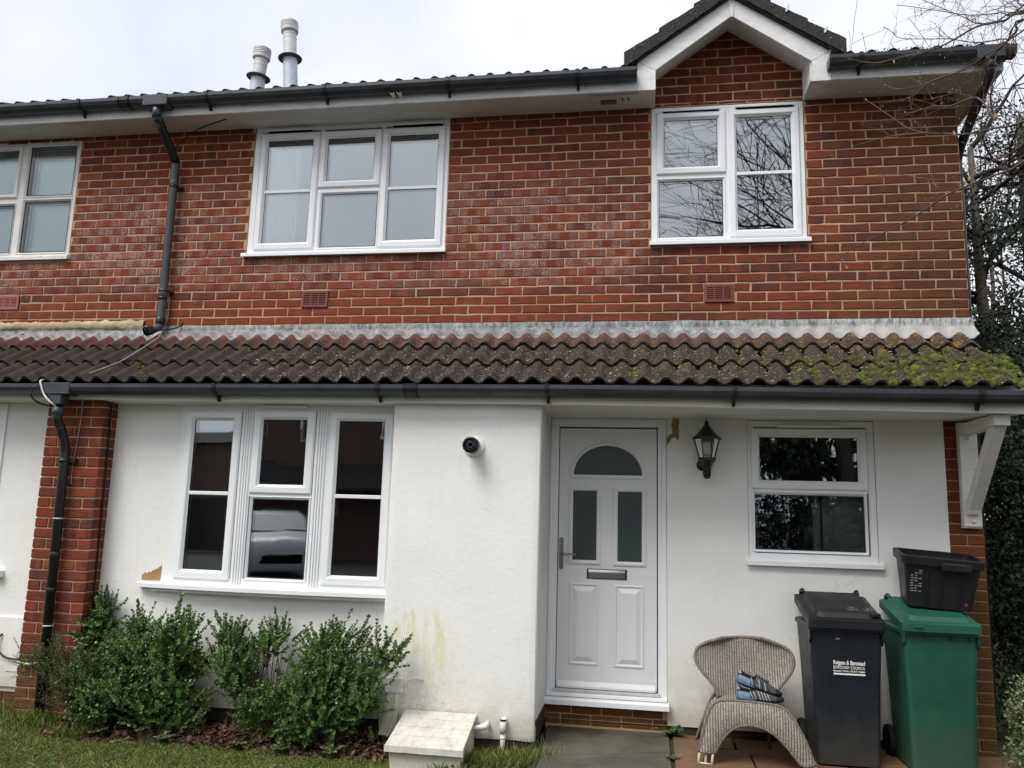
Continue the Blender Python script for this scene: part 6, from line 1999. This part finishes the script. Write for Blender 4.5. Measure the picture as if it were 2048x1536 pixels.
# lawn
m = MB()
def blade(p, h, lean, wd):
    s_ = Vector((r.uniform(-1, 1), r.uniform(-1, 1), 0)).normalized()*wd
    q = p + lean*.4 + Vector((0, 0, h*.65)); e = p + lean + Vector((0, 0, h))
    k = len(m.v)
    m.v.extend([tuple(p-s_), tuple(p+s_), tuple(q+s_*.7), tuple(e), tuple(q-s_*.7)])
    m.f.append((k, k+1, k+2, k+3, k+4)); m.sm.append(False); m.mi.append(0)
def edge_y(x): return -.93 + .07*math.sin(x*2.1) + .05*noise.noise(Vector((x*4, 0, 0)))
for _ in range(52000):
    x = r.uniform(-8.2, -3.0)
    y = -.80 - 1.0*r.random()
    e = edge_y(x) if x > -6.6 else -.62
    if x < -6.55: y = -.50 - 1.3*r.random()
    if y > e + .03*r.gauss(0, 1): continue
    if -4.05 < x < -3.5 and y > -1.12: continue
    h = r.uniform(.008, .028)*(1.0+.5*noise.noise(Vector((x*3, y*3, 2))))
    blade(Vector((x, y, lawn_z(x, y)-.002)), h, Vector((r.gauss(0, .02), r.gauss(0, .02), 0)), r.uniform(.0015, .003))
# longer tufts along the edges
for cx_, cy_, n_, hh in ((-3.35, -.92, 520, .10), (-3.18, -.85, 320, .11), (-3.08, -.72, 120, .13), (-6.75, -.78, 350, .10), (-6.60, -.84, 300, .09), (-7.15, -.62, 260, .11), (-6.3, -.97, 200, .07), (-3.55, -1.12, 200, .06), (-7.4, -.6, 260, .08)):
    for _ in range(n_):
        x = cx_+r.gauss(0, .09); y = cy_+r.gauss(0, .05)
        blade(Vector((x, y, GZ-.03)), hh*r.uniform(.4, 1.1), Vector((r.gauss(0, .035), r.gauss(0, .03)-.01, 0)), r.uniform(.0013, .0026))
m.build('grass', M_GRASS, None, 'stuff')
def weed(label, c, n_, ll, lw, rad_, up_=.5, mat=M_LEAF):
    t = thing('weed', label, 'weed', c, 'weeds along the foot of the walls')
    q = MB()
    for i in range(n_):
        a = r.uniform(0, 6.28); d = Vector((math.cos(a), math.sin(a), r.uniform(.1, 1)*up_)).normalized()
        p = Vector(c)
        nn = Vector((0, 0, 1))
        L_ = ll*r.uniform(.6, 1.1)
        for k in range(7):
            f = k/7
            b = p + d*L_*f + Vector((0, 0, .25*L_*f*(1-f)))
            for sx in (-1, 1):
                leaf_quad(q, b, d*.6 + d.cross(nn)*sx, nn+Vector((r.gauss(0, .3), r.gauss(0, .3), 0)), lw*(1.2-f*.5)*3, lw*(1.2-f*.6))
        leaf_quad(q, p+d*L_*.8, d, nn, L_*.3, lw)
    q.build('leaves', mat, t)
weed('ragged green weed at the corner of the door plinth', (-2.20, -.055, GZ+.01), 16, .13, .010, .1, .9)
for i, (x, y) in enumerate(((-5.05, -1.0), (-5.6, -.98), (-4.75, -1.02), (-6.1, -.99), (-4.4, -.98))):
    lab = ['low pale green weed at the lawn edge in front of the sparse twigs', 'low pale green weed at the lawn edge under the broad shrub', 'low weed in dead leaves in front of the spreading shrub', 'low weed at the lawn edge near the brick pier', 'low weed between the meter box and the spreading shrub'][i]
    weed(lab, (x, y, GZ-.01), 8, .08, .011, .1, .5, M_HEDGE)
weed('sprig of weed in the joint beside the grey slab', (-2.205, -.62, GZ), 9, .06, .006, .05, .7)

# moss on the lower tiles
def moss_lump(m, c, nrm, rad_, h, r):
    u = nrm.orthogonal().normalized(); v = nrm.cross(u)
    L = []
    n = 8
    for k, (rr, hh) in enumerate(((1.0, -.15), (.92, .35), (.62, .75), (.25, .98))):
        L.append([c + (u*math.cos(2*math.pi*i/n)+v*math.sin(2*math.pi*i/n))*rad_*rr*r.uniform(.75, 1.25) + nrm*h*hh*r.uniform(.8, 1.2) for i in range(n)])
    m.loops(L, True, False, True, smooth=True)
m = MB()
nrm = Vector((0, -math.sin(LA), math.cos(LA)))
def tile_top(x, y):
    # height of the tile surface at x, y with the courses stepping
    s = (y+.795)/math.cos(LA); row = math.floor(s/GAUGE); f = s-row*GAUGE
    u = ((x-XC0+TW/2) % TW)-TW/2
    return lpz(y) + tilt(x) + (roll(u)+.030*(1-f/TLEN))*math.cos(LA), row, f, u
for _ in range(36000):
    x = r.uniform(-8.5, .03); y = r.uniform(-.79, -.10)
    if x < -2.0 and r.random() < .55: continue
    z, row, f, u = tile_top(x, y)
    valley = .5-.5*math.cos(2*math.pi*(u-TW/4)/(TW/2))
    lap = max(0, 1-f/.07) + max(0, (f-.26)/.06)
    clus = noise.noise(Vector((x*9, y*9, 8)))
    dens = (0.002 + .03*max(0, min(1, (x+5.0)/2.5)))*(.2+1.3*valley+.6*lap)*(1 if clus > .12 else .12)*2.2
    heavy = max(0, min(1, (x+1.45+.5*noise.noise(Vector((x*2.5, y*3, 0))))/.75))*max(0, min(1, (-y-.30+.14*noise.noise(Vector((x*5, y*5, 3))))/.18))
    dens += heavy*(.30+.85*valley+.6*lap)*max(0, .75+.9*clus)
    if y > -.30: dens *= .25
    if r.random() > dens: continue
    big = r.uniform(.007, .016)*(1+.7*heavy)
    moss_lump(m, Vector((x, y, z-.003+.010*heavy*r.random())), nrm, big, big*r.uniform(.6, 1.1), r)
for x, y in ((-6.75, -.62), (-6.35, -.55), (-6.5, -.70), (-6.2, -.74), (-5.2, -.72), (-4.7, -.70), (-7.35, -.50), (-5.6, -.30), (-5.3, -.52), (-2.45, -.66), (-2.44, -.62), (-2.47, -.70)):
    for _ in range(14):
        xx, yy = x+r.gauss(0, .028), y+r.gauss(0, .018)
        moss_lump(m, Vector((xx, yy, tile_top(xx, yy)[0])), nrm, r.uniform(.008, .018), r.uniform(.006, .015), r)
m.build('roof_moss', M_MOSS, None, 'stuff')
# pale leaf litter caught on the tiles
m = MB()
for _ in range(2300):
    x = r.uniform(-5.6, .0); y = r.uniform(-.78, -.30)
    z, row, f, u = tile_top(x, y)
    leaf_quad(m, Vector((x, y, z+.003)), Vector((r.uniform(-1, 1), r.uniform(-1, 1)*.8, r.uniform(-.2, .2))), nrm, r.uniform(.008, .030), r.uniform(.002, .006), .1)
m.build('leaf_litter', leaf_material("pale_litter", [(0.20, 0.15, 0.08), (0.42, 0.36, 0.24), (0.58, 0.54, 0.44)], .8), None, 'stuff')
# growth at the far end of the upper gutter
m = MB()
for _ in range(500):
    x = r.uniform(-.75, .05); z = 1.945 + max(0, r.gauss(0, .010))
    leaf_quad(m, Vector((x, -.40+r.uniform(-.03, .06), z)), rvec(r)+Vector((0, 0, .8)), rvec(r), r.uniform(.008, .028), .004)
m.build('gutter_moss', M_MOSS, None, 'stuff')

# ------------------------------------------------------------------ trees
def limb(mb, p, d, l, rad_, depth, r, tips, droop=0.0, split=(2, 3), shrink=.72, wob=.16, seg=4, tmin=.003):
    pts = [p]; q = p.copy(); dd = d.normalized()
    for i in range(seg):
        dd = (dd + rvec(r)*wob + Vector((0, 0, -droop)))
        dd.normalize()
        q = q + dd*l/seg
        pts.append(q.copy())
    rs = [max(tmin, rad_*(1-.45*i/seg)) for i in range(seg+1)]
    mb.tube(pts, rs, 7 if rad_ > .04 else 5 if rad_ > .012 else 3, False)
    if depth <= 0:
        tips.append((pts[-1], dd)); return
    for k in range(r.randint(*split)):
        i = r.randint(max(1, seg//2), seg)
        nd = (dd + rvec(r)*.85).normalized()
        limb(mb, pts[i], nd, l*shrink*r.uniform(.75, 1.15), rs[i]*.66, depth-1, r, tips, droop, split, shrink, wob, seg, tmin)
    limb(mb, pts[-1], (dd+rvec(r)*.25).normalized(), l*shrink, rs[-1]*.9, depth-1, r, tips, droop, split, shrink, wob, seg, tmin)
def bare_tree(label, base, h, rad_, seed, depth=6, group='bare trees around the house', lean=(0, 0, 1), mat=M_DARKBARK, split=(2, 3), first=.32, tmin=.004, shrink=.74):
    r = random.Random(seed)
    t = thing('bare_tree', label, 'tree', base, group)
    tr = MB(); B = Vector(base); d = Vector(lean).normalized()
    p1 = B + d*h*first
    tr.tube([B, B.lerp(p1, .5)+rvec(r)*.08, p1], [rad_*1.15, rad_, rad_*.85], 9)
    tr.build('trunk', mat, t)
    cr = MB(); tips = []
    for k in range(4):
        dd = (d + Vector((r.uniform(-.8, .8), r.uniform(-.8, .8), r.uniform(-.1, .4)))).normalized()
        limb(cr, B + d*h*first*r.uniform(.75, 1.0), dd, h*.26, rad_*.6, depth-1, r, tips, 0, split, shrink, .2, 4, tmin)
    cr.build('branches', mat, t)
    return t, tips
# overhanging tree whose lower boughs cross the upper corner of the view; its trunk stands outside the frame
ot = thing('overhanging_tree', 'bare budding branches reaching in over the house corner from a tree beside the drive', 'tree', (2.4, -3.6, GZ))
m = MB(); m.tube([(2.4, -3.6, GZ-.1), (2.38, -3.58, -1.2), (2.3, -3.5, .4), (2.2, -3.4, 2.2), (2.0, -3.3, 4.5)], [.17, .15, .13, .11, .06], 10); m.build('trunk', M_BARK, ot)
BR = [[[-0.361, -1.896, 1.258], [-0.44, -1.755, 1.295], [-0.5, -1.655, 1.351], [-0.54, -1.59, 1.435], [-0.602, -1.494, 1.554], [-0.669, -1.399, 1.677], [-0.703, -1.354, 1.738]], [[-0.362, -1.896, 1.246], [-0.417, -1.796, 1.27], [-0.501, -1.655, 1.332], [-0.581, -1.539, 1.331], [-0.648, -1.449, 1.335], [-0.726, -1.349, 1.363], [-0.775, -1.288, 1.39], [-0.897, -1.148, 1.436], [-0.974, -1.062, 1.499], [-1.036, -0.997, 1.564]], [[-0.364, -1.896, 1.206], [-0.389, -1.856, 1.164], [-0.438, -1.775, 1.124], [-0.475, -1.715, 1.128], [-0.528, -1.635, 1.113], [-0.593, -1.539, 1.112], [-0.678, -1.424, 1.134], [-0.756, -1.323, 1.157], [-0.822, -1.243, 1.193], [-0.872, -1.183, 1.257]], [[-0.364, -1.896, 1.206], [-0.42, -1.806, 1.133], [-0.47, -1.725, 1.109], [-0.498, -1.685, 1.063], [-0.564, -1.59, 1.014], [-0.593, -1.549, 0.989], [-0.684, -1.424, 1.02]], [[-0.593, -1.539, 1.112], [-0.693, -1.404, 1.134], [-0.751, -1.333, 1.099], [-0.805, -1.268, 1.102]], [[-0.404, -1.896, 0.616], [-0.486, -1.745, 0.658], [-0.566, -1.615, 0.692], [-0.635, -1.509, 0.748], [-0.714, -1.399, 0.813], [-0.79, -1.298, 0.899], [-0.848, -1.223, 1.006], [-0.967, -1.082, 1.216]], [[-0.714, -1.399, 0.813], [-0.812, -1.273, 0.868], [-0.897, -1.173, 0.902], [-1.045, -1.012, 0.927]], [[-0.42, -1.895, 0.391], [-0.503, -1.746, 0.382], [-0.591, -1.604, 0.382], [-0.67, -1.489, 0.373], [-0.748, -1.386, 0.33], [-0.852, -1.257, 0.287], [-0.975, -1.116, 0.257], [-1.083, -1.0, 0.22], [-1.123, -0.961, 0.166]], [[-0.413, -1.895, 0.495], [-0.497, -1.746, 0.475], [-0.594, -1.591, 0.469], [-0.683, -1.463, 0.483], [-0.777, -1.334, 0.562], [-0.858, -1.231, 0.633], [-0.935, -1.141, 0.659]], [[-0.483, -1.745, 0.704], [-0.528, -1.655, 0.89], [-0.615, -1.524, 0.917], [-0.686, -1.424, 0.969], [-0.765, -1.323, 0.989], [-0.797, -1.283, 1.011]], [[-0.369, -1.895, 1.145], [-0.438, -1.771, 1.174], [-0.515, -1.643, 1.239], [-0.598, -1.514, 1.349], [-0.692, -1.386, 1.437], [-0.795, -1.257, 1.533], [-0.836, -1.206, 1.625], [-0.862, -1.175, 1.664]], [[-0.359, -1.895, 1.293], [-0.427, -1.771, 1.336], [-0.521, -1.617, 1.431], [-0.625, -1.463, 1.569], [-0.721, -1.334, 1.691], [-0.795, -1.244, 1.772]]]
rb2 = random.Random(77)
tw = MB(); bud = MB(); dry = MB()
ORIG = [Vector((2.3, -3.5, 1.0)), Vector((2.3, -3.5, .6)), Vector((2.3, -3.5, .3))]
def twig(p, d, l, rad_, depth):
    pts = [p]; q = p.copy(); dd = d.normalized(); n = 4
    for i in range(n):
        dd = (dd + rvec(rb2)*.22).normalized(); q = q+dd*l/n; pts.append(q.copy())
    tw.tube(pts, [rad_*(1-.7*i/n) for i in range(n+1)], 4, False)
    if rb2.random() < .18:
        bud.lathe([(0, -.005), (.0024, -.002), (.0026, .002), (0, .006)], 5, tuple(pts[-1]))
    if rb2.random() < .008:
        leaf_quad(dry, pts[-1], Vector((rb2.uniform(-.5, .5), 0, -1)), Vector((0, -1, .2)), .034, .008, .3)
    if depth > 0:
        for k in range(rb2.randint(1, 3)):
            i = rb2.randint(1, n)
            twig(pts[i], (dd+rvec(rb2)*.9), l*rb2.uniform(.4, .75), rad_*.6, depth-1)
starts = [0, 1, 2, 3, 5, 7, 8, 10, 11]
for bi, b in enumerate(BR):
    P = [Vector(p) for p in b]
    if bi in starts:
        # carry the bough back to the trunk
        T0 = Vector((2.28, -3.48, -.6+.42*bi)); wv = lambda s: Vector((rb2.gauss(0, .07), rb2.gauss(0, .09), rb2.gauss(.06, .12)))*s
        back_ = [T0, P[0].lerp(T0, .78)+wv(1), P[0].lerp(T0, .55)+wv(1.2), P[0].lerp(T0, .33)+wv(.9), P[0].lerp(T0, .14)+wv(.35)]
        P = back_ + P
    fine = []
    for i in range(len(P)-1):
        for k in range(4): fine.append(crv(P, (i+k/4)/(len(P)-1)))
    fine.append(P[-1])
    n = len(fine); r0 = .0095 if bi in (1, 2, 5, 7) else .0065
    if bi in (0, 10, 11): r0 = .007
    tw.tube(fine, [max(.0022, r0*(1-.82*i/n)) for i in range(n)], 6, False)
    s0 = 8 if bi in starts else 2
    for i in range(s0, n, 1):
        if rb2.random() < (.62 if fine[i].x > -.75 else .38):
            d = (fine[min(i+1, n-1)]-fine[i-1]).normalized()
            twig(fine[i], d+rvec(rb2)*.9+Vector((0, 0, -.1)), rb2.uniform(.06, .24), max(.0018, r0*.35*(1-.6*i/n)), 1 if fine[i].x < -.6 else 2)
    bud.lathe([(0, -.006), (.004, -.002), (.0045, .002), (0, .008)], 5, tuple(fine[-1]))
# denser twig work close to the trunk, upper corner
for _ in range(18):
    p = Vector((rb2.uniform(-.42, .05), rb2.uniform(-2.1, -1.5), rb2.uniform(.2, 1.9)))
    twig(p, Vector((-1, rb2.uniform(-.3, .6), rb2.uniform(-.7, .9))), rb2.uniform(.2, .45), .0035, 2)
tw.build('branches', M_TWIG, ot); bud.build('buds', M_BUD, ot, 'stuff'); dry.build('withered_leaves', leaf_material("withered_leaf", [(0.28, 0.14, 0.07), (0.45, 0.27, 0.14)], .7), ot)

# ivy clad trees and undergrowth behind the corner
def ivy_tree(label, base, top, rad_, blobs, seed, nleaf, ll=.040, lw=.016, mat=M_IVY, name='ivy_clad_tree', group='ivy clad trees behind the house corner', branches=True):
    r = random.Random(seed)
    t = thing(name, label, 'tree', base, group)
    m = MB(); B, T = Vector(base), Vector(top)
    m.tube([B, B.lerp(T, .35)+Vector((.05, 0, 0)), B.lerp(T, .7)+Vector((-.04, 0, 0)), T], [rad_, rad_*.85, rad_*.65, rad_*.35], 9); m.build('trunk', M_BARK, t)
    cr = MB(); tips = []
    if branches:
        for k in range(16):
            f = r.uniform(.3, 1.0)
            limb(cr, B.lerp(T, f), Vector((r.uniform(-1, 1), r.uniform(-1, .6), r.uniform(-.1, .9))), r.uniform(.5, 1.1), rad_*.32, 3, r, tips, 0, (2, 3), .72, .22, 4, .0035)
        cr.build('branches', M_DARKBARK, t)
    lf = MB()
    tot = sum(b[3] for b in blobs)
    for (c, sx, sz, wt) in blobs:
        n_ = int(nleaf*wt/tot)
        C_ = Vector(c)
        # clusters give light and dark clumps and gaps
        cl = [C_ + Vector((r.gauss(0, sx*.55), r.gauss(0, sx*.5), r.gauss(0, sz*.55))) for _ in range(max(4, n_//34))]
        for _ in range(n_):
            k = r.choice(cl)
            p = k + Vector((r.gauss(0, .075), r.gauss(0, .075), r.gauss(0, .08)))
            leaf_quad(lf, p, rvec(r)+Vector((0, -.3, -.5)), Vector((r.gauss(0, .7), -1, r.gauss(.4, .6))), ll*r.uniform(.6, 1.25), lw*r.uniform(.7, 1.3), .2)
    lf.build('ivy', mat, t)
    return t
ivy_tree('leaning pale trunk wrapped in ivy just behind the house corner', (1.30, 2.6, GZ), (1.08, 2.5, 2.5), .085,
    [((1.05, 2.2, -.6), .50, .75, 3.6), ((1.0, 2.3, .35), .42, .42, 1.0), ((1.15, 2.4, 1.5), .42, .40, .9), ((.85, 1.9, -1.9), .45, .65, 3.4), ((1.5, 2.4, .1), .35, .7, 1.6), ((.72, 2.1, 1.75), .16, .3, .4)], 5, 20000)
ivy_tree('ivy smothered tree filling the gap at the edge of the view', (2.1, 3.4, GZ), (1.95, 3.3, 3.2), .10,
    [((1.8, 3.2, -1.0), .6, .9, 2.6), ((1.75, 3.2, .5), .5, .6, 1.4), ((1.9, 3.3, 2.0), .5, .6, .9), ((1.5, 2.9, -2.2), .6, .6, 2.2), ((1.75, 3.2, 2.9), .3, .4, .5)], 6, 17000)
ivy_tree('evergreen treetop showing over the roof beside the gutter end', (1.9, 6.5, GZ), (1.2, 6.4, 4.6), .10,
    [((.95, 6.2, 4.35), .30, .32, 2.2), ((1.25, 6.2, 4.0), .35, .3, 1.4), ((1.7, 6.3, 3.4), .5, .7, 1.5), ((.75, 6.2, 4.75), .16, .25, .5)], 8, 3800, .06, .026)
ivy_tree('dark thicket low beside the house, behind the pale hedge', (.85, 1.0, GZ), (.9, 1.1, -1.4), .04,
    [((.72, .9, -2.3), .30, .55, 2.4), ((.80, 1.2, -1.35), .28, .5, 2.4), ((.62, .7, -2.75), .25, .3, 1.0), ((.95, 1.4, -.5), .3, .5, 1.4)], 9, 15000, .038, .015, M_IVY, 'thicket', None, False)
for k, (x, y, h, s) in enumerate(((3.1, 5.5, 9.5, 41), (3.2, 8.0, 9.0, 42), (3.6, 9.0, 11, 43))):
    bare_tree(['bare tree with fine twigs filling the sky beyond the ivy', 'bare tree rising behind the roof at the gutter end', 'tall bare tree farthest behind the ivy clad trunks'][k], (x, y, GZ), h, .10, s, 6, 'bare trees behind the house', (-.12, 0, 1), M_TWIG, (2, 2), .25, .0045, .76)
# backdrop wood far behind so that no empty ground shows in the gaps
m = MB(); rr_ = random.Random(55)
for _ in range(9000):
    x = rr_.uniform(1.0, 9); y = rr_.uniform(9, 12); z = GZ + abs(rr_.gauss(0, 1.1))
    leaf_quad(m, Vector((x, y, z)), rvec(rr_), Vector((0, -1, .3)), .11, .05)
m.build('undergrowth', M_IVY, None, 'stuff')

# pale variegated bush at the lower corner
def bush(name, label, c, blobs, n_, seed, mat, ll, lw, group=None):
    r = random.Random(seed)
    t = thing(name, label, 'bush', c, group)
    st = MB(); lf = MB()
    for (bc, sx, sy, sz, wt) in blobs:
        for _ in range(int(n_*wt)):
            d = rvec(r); rad_ = r.random()**.30
            p = Vector(bc) + Vector((d.x*sx, d.y*sy, d.z*sz))*rad_*(1+.25*noise.noise(d*2.5+Vector(bc)))
            for _k in range(5):
                q = p + Vector((r.gauss(0, .014), r.gauss(0, .014), r.gauss(0, .014)))
                leaf_quad(lf, q, d*.7+rvec(r)*.8+Vector((0, 0, .25)), d+rvec(r)*.6, ll*r.uniform(.7, 1.2), lw*r.uniform(.8, 1.2), .15)
        for _ in range(int(60*wt)):
            d = rvec(r)
            st.tube([Vector(bc), Vector(bc)+Vector((d.x*sx, d.y*sy, abs(d.z)*sz))*.5+rvec(r)*.03, Vector(bc)+Vector((d.x*sx, d.y*sy, d.z*sz))*1.02], [.004, .003, .0015], 4, False)
    m2 = MB(); m2.tube([(c[0], c[1], GZ-.05), (c[0], c[1], c[2]+.3)], .02, 7); m2.build('stem', M_STEM, t)
    st.build('twigs', M_STEM, t); lf.build('foliage', mat, t)
bush('variegated_bush', 'pale variegated bush with small rounded leaves at the lower corner beside the green bin', (-.02, -.95, GZ),
    [((-.07, -.92, -2.62), .21, .25, .24, 1.3), ((-.10, -.95, -2.86), .20, .22, .22, 1.2), ((.06, -.95, -2.44), .24, .26, .20, 1.2), ((.10, -.9, -2.9), .3, .25, .25, .8), ((.2, -.9, -2.55), .25, .25, .3, .7)], 700, 13, M_HEDGE, .021, .0075)

# ------------------------------------------------------------------ across the drive (seen in the window glass)
bare_tree('large bare tree standing across the drive, mirrored in the gable window', (4.7, -13.5, GZ), 15, .30, 61, 7, 'bare trees across the drive', (-.05, 0, 1), M_DARKBARK, (1, 2), .28, .0065, .78)
bare_tree('second bare tree across the drive, beyond the large one', (6.6, -17.5, GZ), 14, .26, 62, 6, 'bare trees across the drive', (-.05, 0, 1), M_DARKBARK, (2, 2), .28, .012, .78)
ivy_tree('ivy covered tree across the drive, mirrored in the small window', (1.6, -10.5, GZ), (1.5, -10.4, 3.0), .22,
    [((1.5, -10.3, -1.5), 1.3, .9, 2.4), ((.6, -10.4, -.3), .8, .5, 1.2), ((2.0, -10.4, .8), .9, .8, 1.2)], 15, 7000, .13, .055, M_IVY, 'ivy_clad_tree', 'ivy clad trees across the drive')
bush('tall_hedge', 'tall dark hedge across the drive, mirrored low in the small window', (.6, -11.6, GZ),
    [((x_, -11.6, GZ+1.35+.25*math.sin(x_*2)), .75, .6, 1.6, 1.0) for x_ in (-2.2, -1.2, -.2, .8, 1.8, 2.8, 3.8)], 850, 33, M_IVY, .075, .03)
oh = thing('opposite_house', 'brick house across the drive, mirrored in the bow window', 'house', (-14.0, -20.0, GZ))
m = MB(); m.box(-17.4, -5.2, -27.0, -20.0, GZ-.1, 2.6); m.build('wall', M_FARBRICK, oh)
m = MB(); m.prism_x([(-27.6, 2.5), (-19.4, 2.5), (-23.5, 4.7)], -17.7, -4.9); fix_normals(m.build('roof', M_UTILE, oh))
m = MB(); m.prism_x([(-20.0, -.1), (-18.6, -.9), (-18.6, -.98), (-20.0, -.2)], -17.4, -5.2); fix_normals(m.build('lean_to_roof', M_UTILE, oh))
for x in (-15.6, -12.9, -10.6, -7.6):
    w2 = MB(); w2.ring(x-.6, x+.6, .7, 1.9, [(0, 0), (0, .06), (.08, .06), (.08, .02)]); w2.box(x-.03, x+.03, .0, .055, .75, 1.85)
    w2.v = [(a, -20.0+b, c) for a, b, c in w2.v]
    o = w2.build('window', M_UPVC, oh)
    q = MB(); q.quad((x+.52, -19.99, .78), (x-.52, -19.99, .78), (x-.52, -19.99, 1.82), (x+.52, -19.99, 1.82)); q.build('pane', M_FROST, o)
oh2 = thing('opposite_house', 'lower brick building farther along the drive, mirrored in the end light of the bow window', 'house', (-24, -22, GZ))
m = MB(); m.box(-30, -18.6, -28, -22, GZ-.1, .9); m.build('wall', M_FARBRICK, oh2)
m = MB(); m.prism_x([(-28.3, .85), (-21.7, .85), (-25, 1.6)], -30.2, -18.4); fix_normals(m.build('roof', M_UTILE, oh2))
q = MB(); q.ring(-20.6, -19.6, -.3, .2, [(0, -21.99), (0, -21.94), (.06, -21.94), (.06, -21.98)]); q.build('window', M_UPVC, oh2)
fence = thing('board_fence', 'dark timber fence across the drive, mirrored low in the bow window', 'fence', (-18, -18.5, GZ))
for k in range(40):
    m = MB(); m.cbox(-21.4+k*.15, -21.26+k*.15, -18.53, -18.5, GZ, GZ+1.75, .004); m.build('board', M_DARKBARK, fence)
# a pale parked car
car = thing('parked_car', 'pale silver hatchback parked across the drive, mirrored in the bow window', 'car', (-10.9, -12.6, GZ))
car.rotation_euler = (0, 0, RAD(-33))
M_CARPAINT = plain("silver_car_paint", (0.42, 0.44, 0.45), None, 1, 0.3, 0.5, 0.0)
def carp(m, name, mt):
    o = m.build(name, mt); o.parent = car; return fix_normals(o)
m = MB(); m.smooth = True
secs = []
for y, w_, zt, zb_ in ((2.02, .62, .62, .30), (1.95, .78, .80, .22), (1.6, .86, .92, .20), (.95, .88, 1.02, .20), (.9, .88, 1.03, .20), (-.5, .90, 1.04, .20), (-1.9, .88, 1.0, .22), (-2.1, .80, .85, .26), (-2.15, .7, .6, .32)):
    secs.append([(-w_, y, zb_), (-w_*1.02, y, (zt+zb_)/2), (-w_*.97, y, zt-.05), (-w_*.8, y, zt), (0, y, zt+.03), (w_*.8, y, zt), (w_*.97, y, zt-.05), (w_*1.02, y, (zt+zb_)/2), (w_, y, zb_)])
m.loops(secs, True, True, True); carp(m, 'body', M_CARPAINT)
m = MB(); m.smooth = True
secs = []
for y, w_, z0_, z1_ in ((1.0, .78, 1.0, 1.02), (.35, .70, 1.0, 1.40), (-.2, .68, 1.0, 1.48), (-1.2, .68, 1.0, 1.46), (-1.9, .70, .98, 1.1)):
    secs.append([(-w_*1.1, y, z0_), (-w_, y, z1_-.06), (-w_*.85, y, z1_), (w_*.85, y, z1_), (w_, y, z1_-.06), (w_*1.1, y, z0_)])
m.loops(secs, True, True, True); carp(m, 'roof', M_CARPAINT)
m = MB(); m.add([(-.66, .99, 1.045), (.66, .99, 1.045), (.60, .40, 1.39), (-.60, .40, 1.39)], [(0, 1, 2, 3)]); m.v = [(a, b+.02, c+.012) for a, b, c in m.v]; carp(m, 'windscreen', M_FROST)
for sx in (-1, 1):
    m = MB(); m.add([(sx*.80, .75, 1.06), (sx*.80, -1.5, 1.06), (sx*.725, -1.2, 1.40), (sx*.73, .30, 1.38)], [(0, 1, 2, 3)]); carp(m, 'side_glass', M_FROST)
    m = MB(); m.cbox(sx*.62-.17, sx*.62+.17, 1.86, 1.965, .62, .74, .03); carp(m, 'headlight', M_BULB)
    m = MB(); m.cbox(sx*.93-.09, sx*.93+.09, .55, .70, 1.02, 1.14, .03); carp(m, 'door_mirror', M_CARPAINT)
    for y in (1.25, -1.35):
        m = MB(); m.lathe([(.20, -.1), (.31, -.1), (.33, -.07), (.33, .07), (.31, .1), (.20, .1)], 20, (sx*.80, y, .33), 'x'); carp(m, 'wheel', M_RUBBER)
        m = MB(); m.lathe([(0, .07*sx), (.20, .085*sx), (.21, .06*sx)], 14, (sx*.83, y, .33), 'x'); carp(m, 'rim', M_STEEL)
m = MB(); m.cbox(-.45, .45, 1.95, 2.035, .36, .58, .03); carp(m, 'grille', M_HOLE)
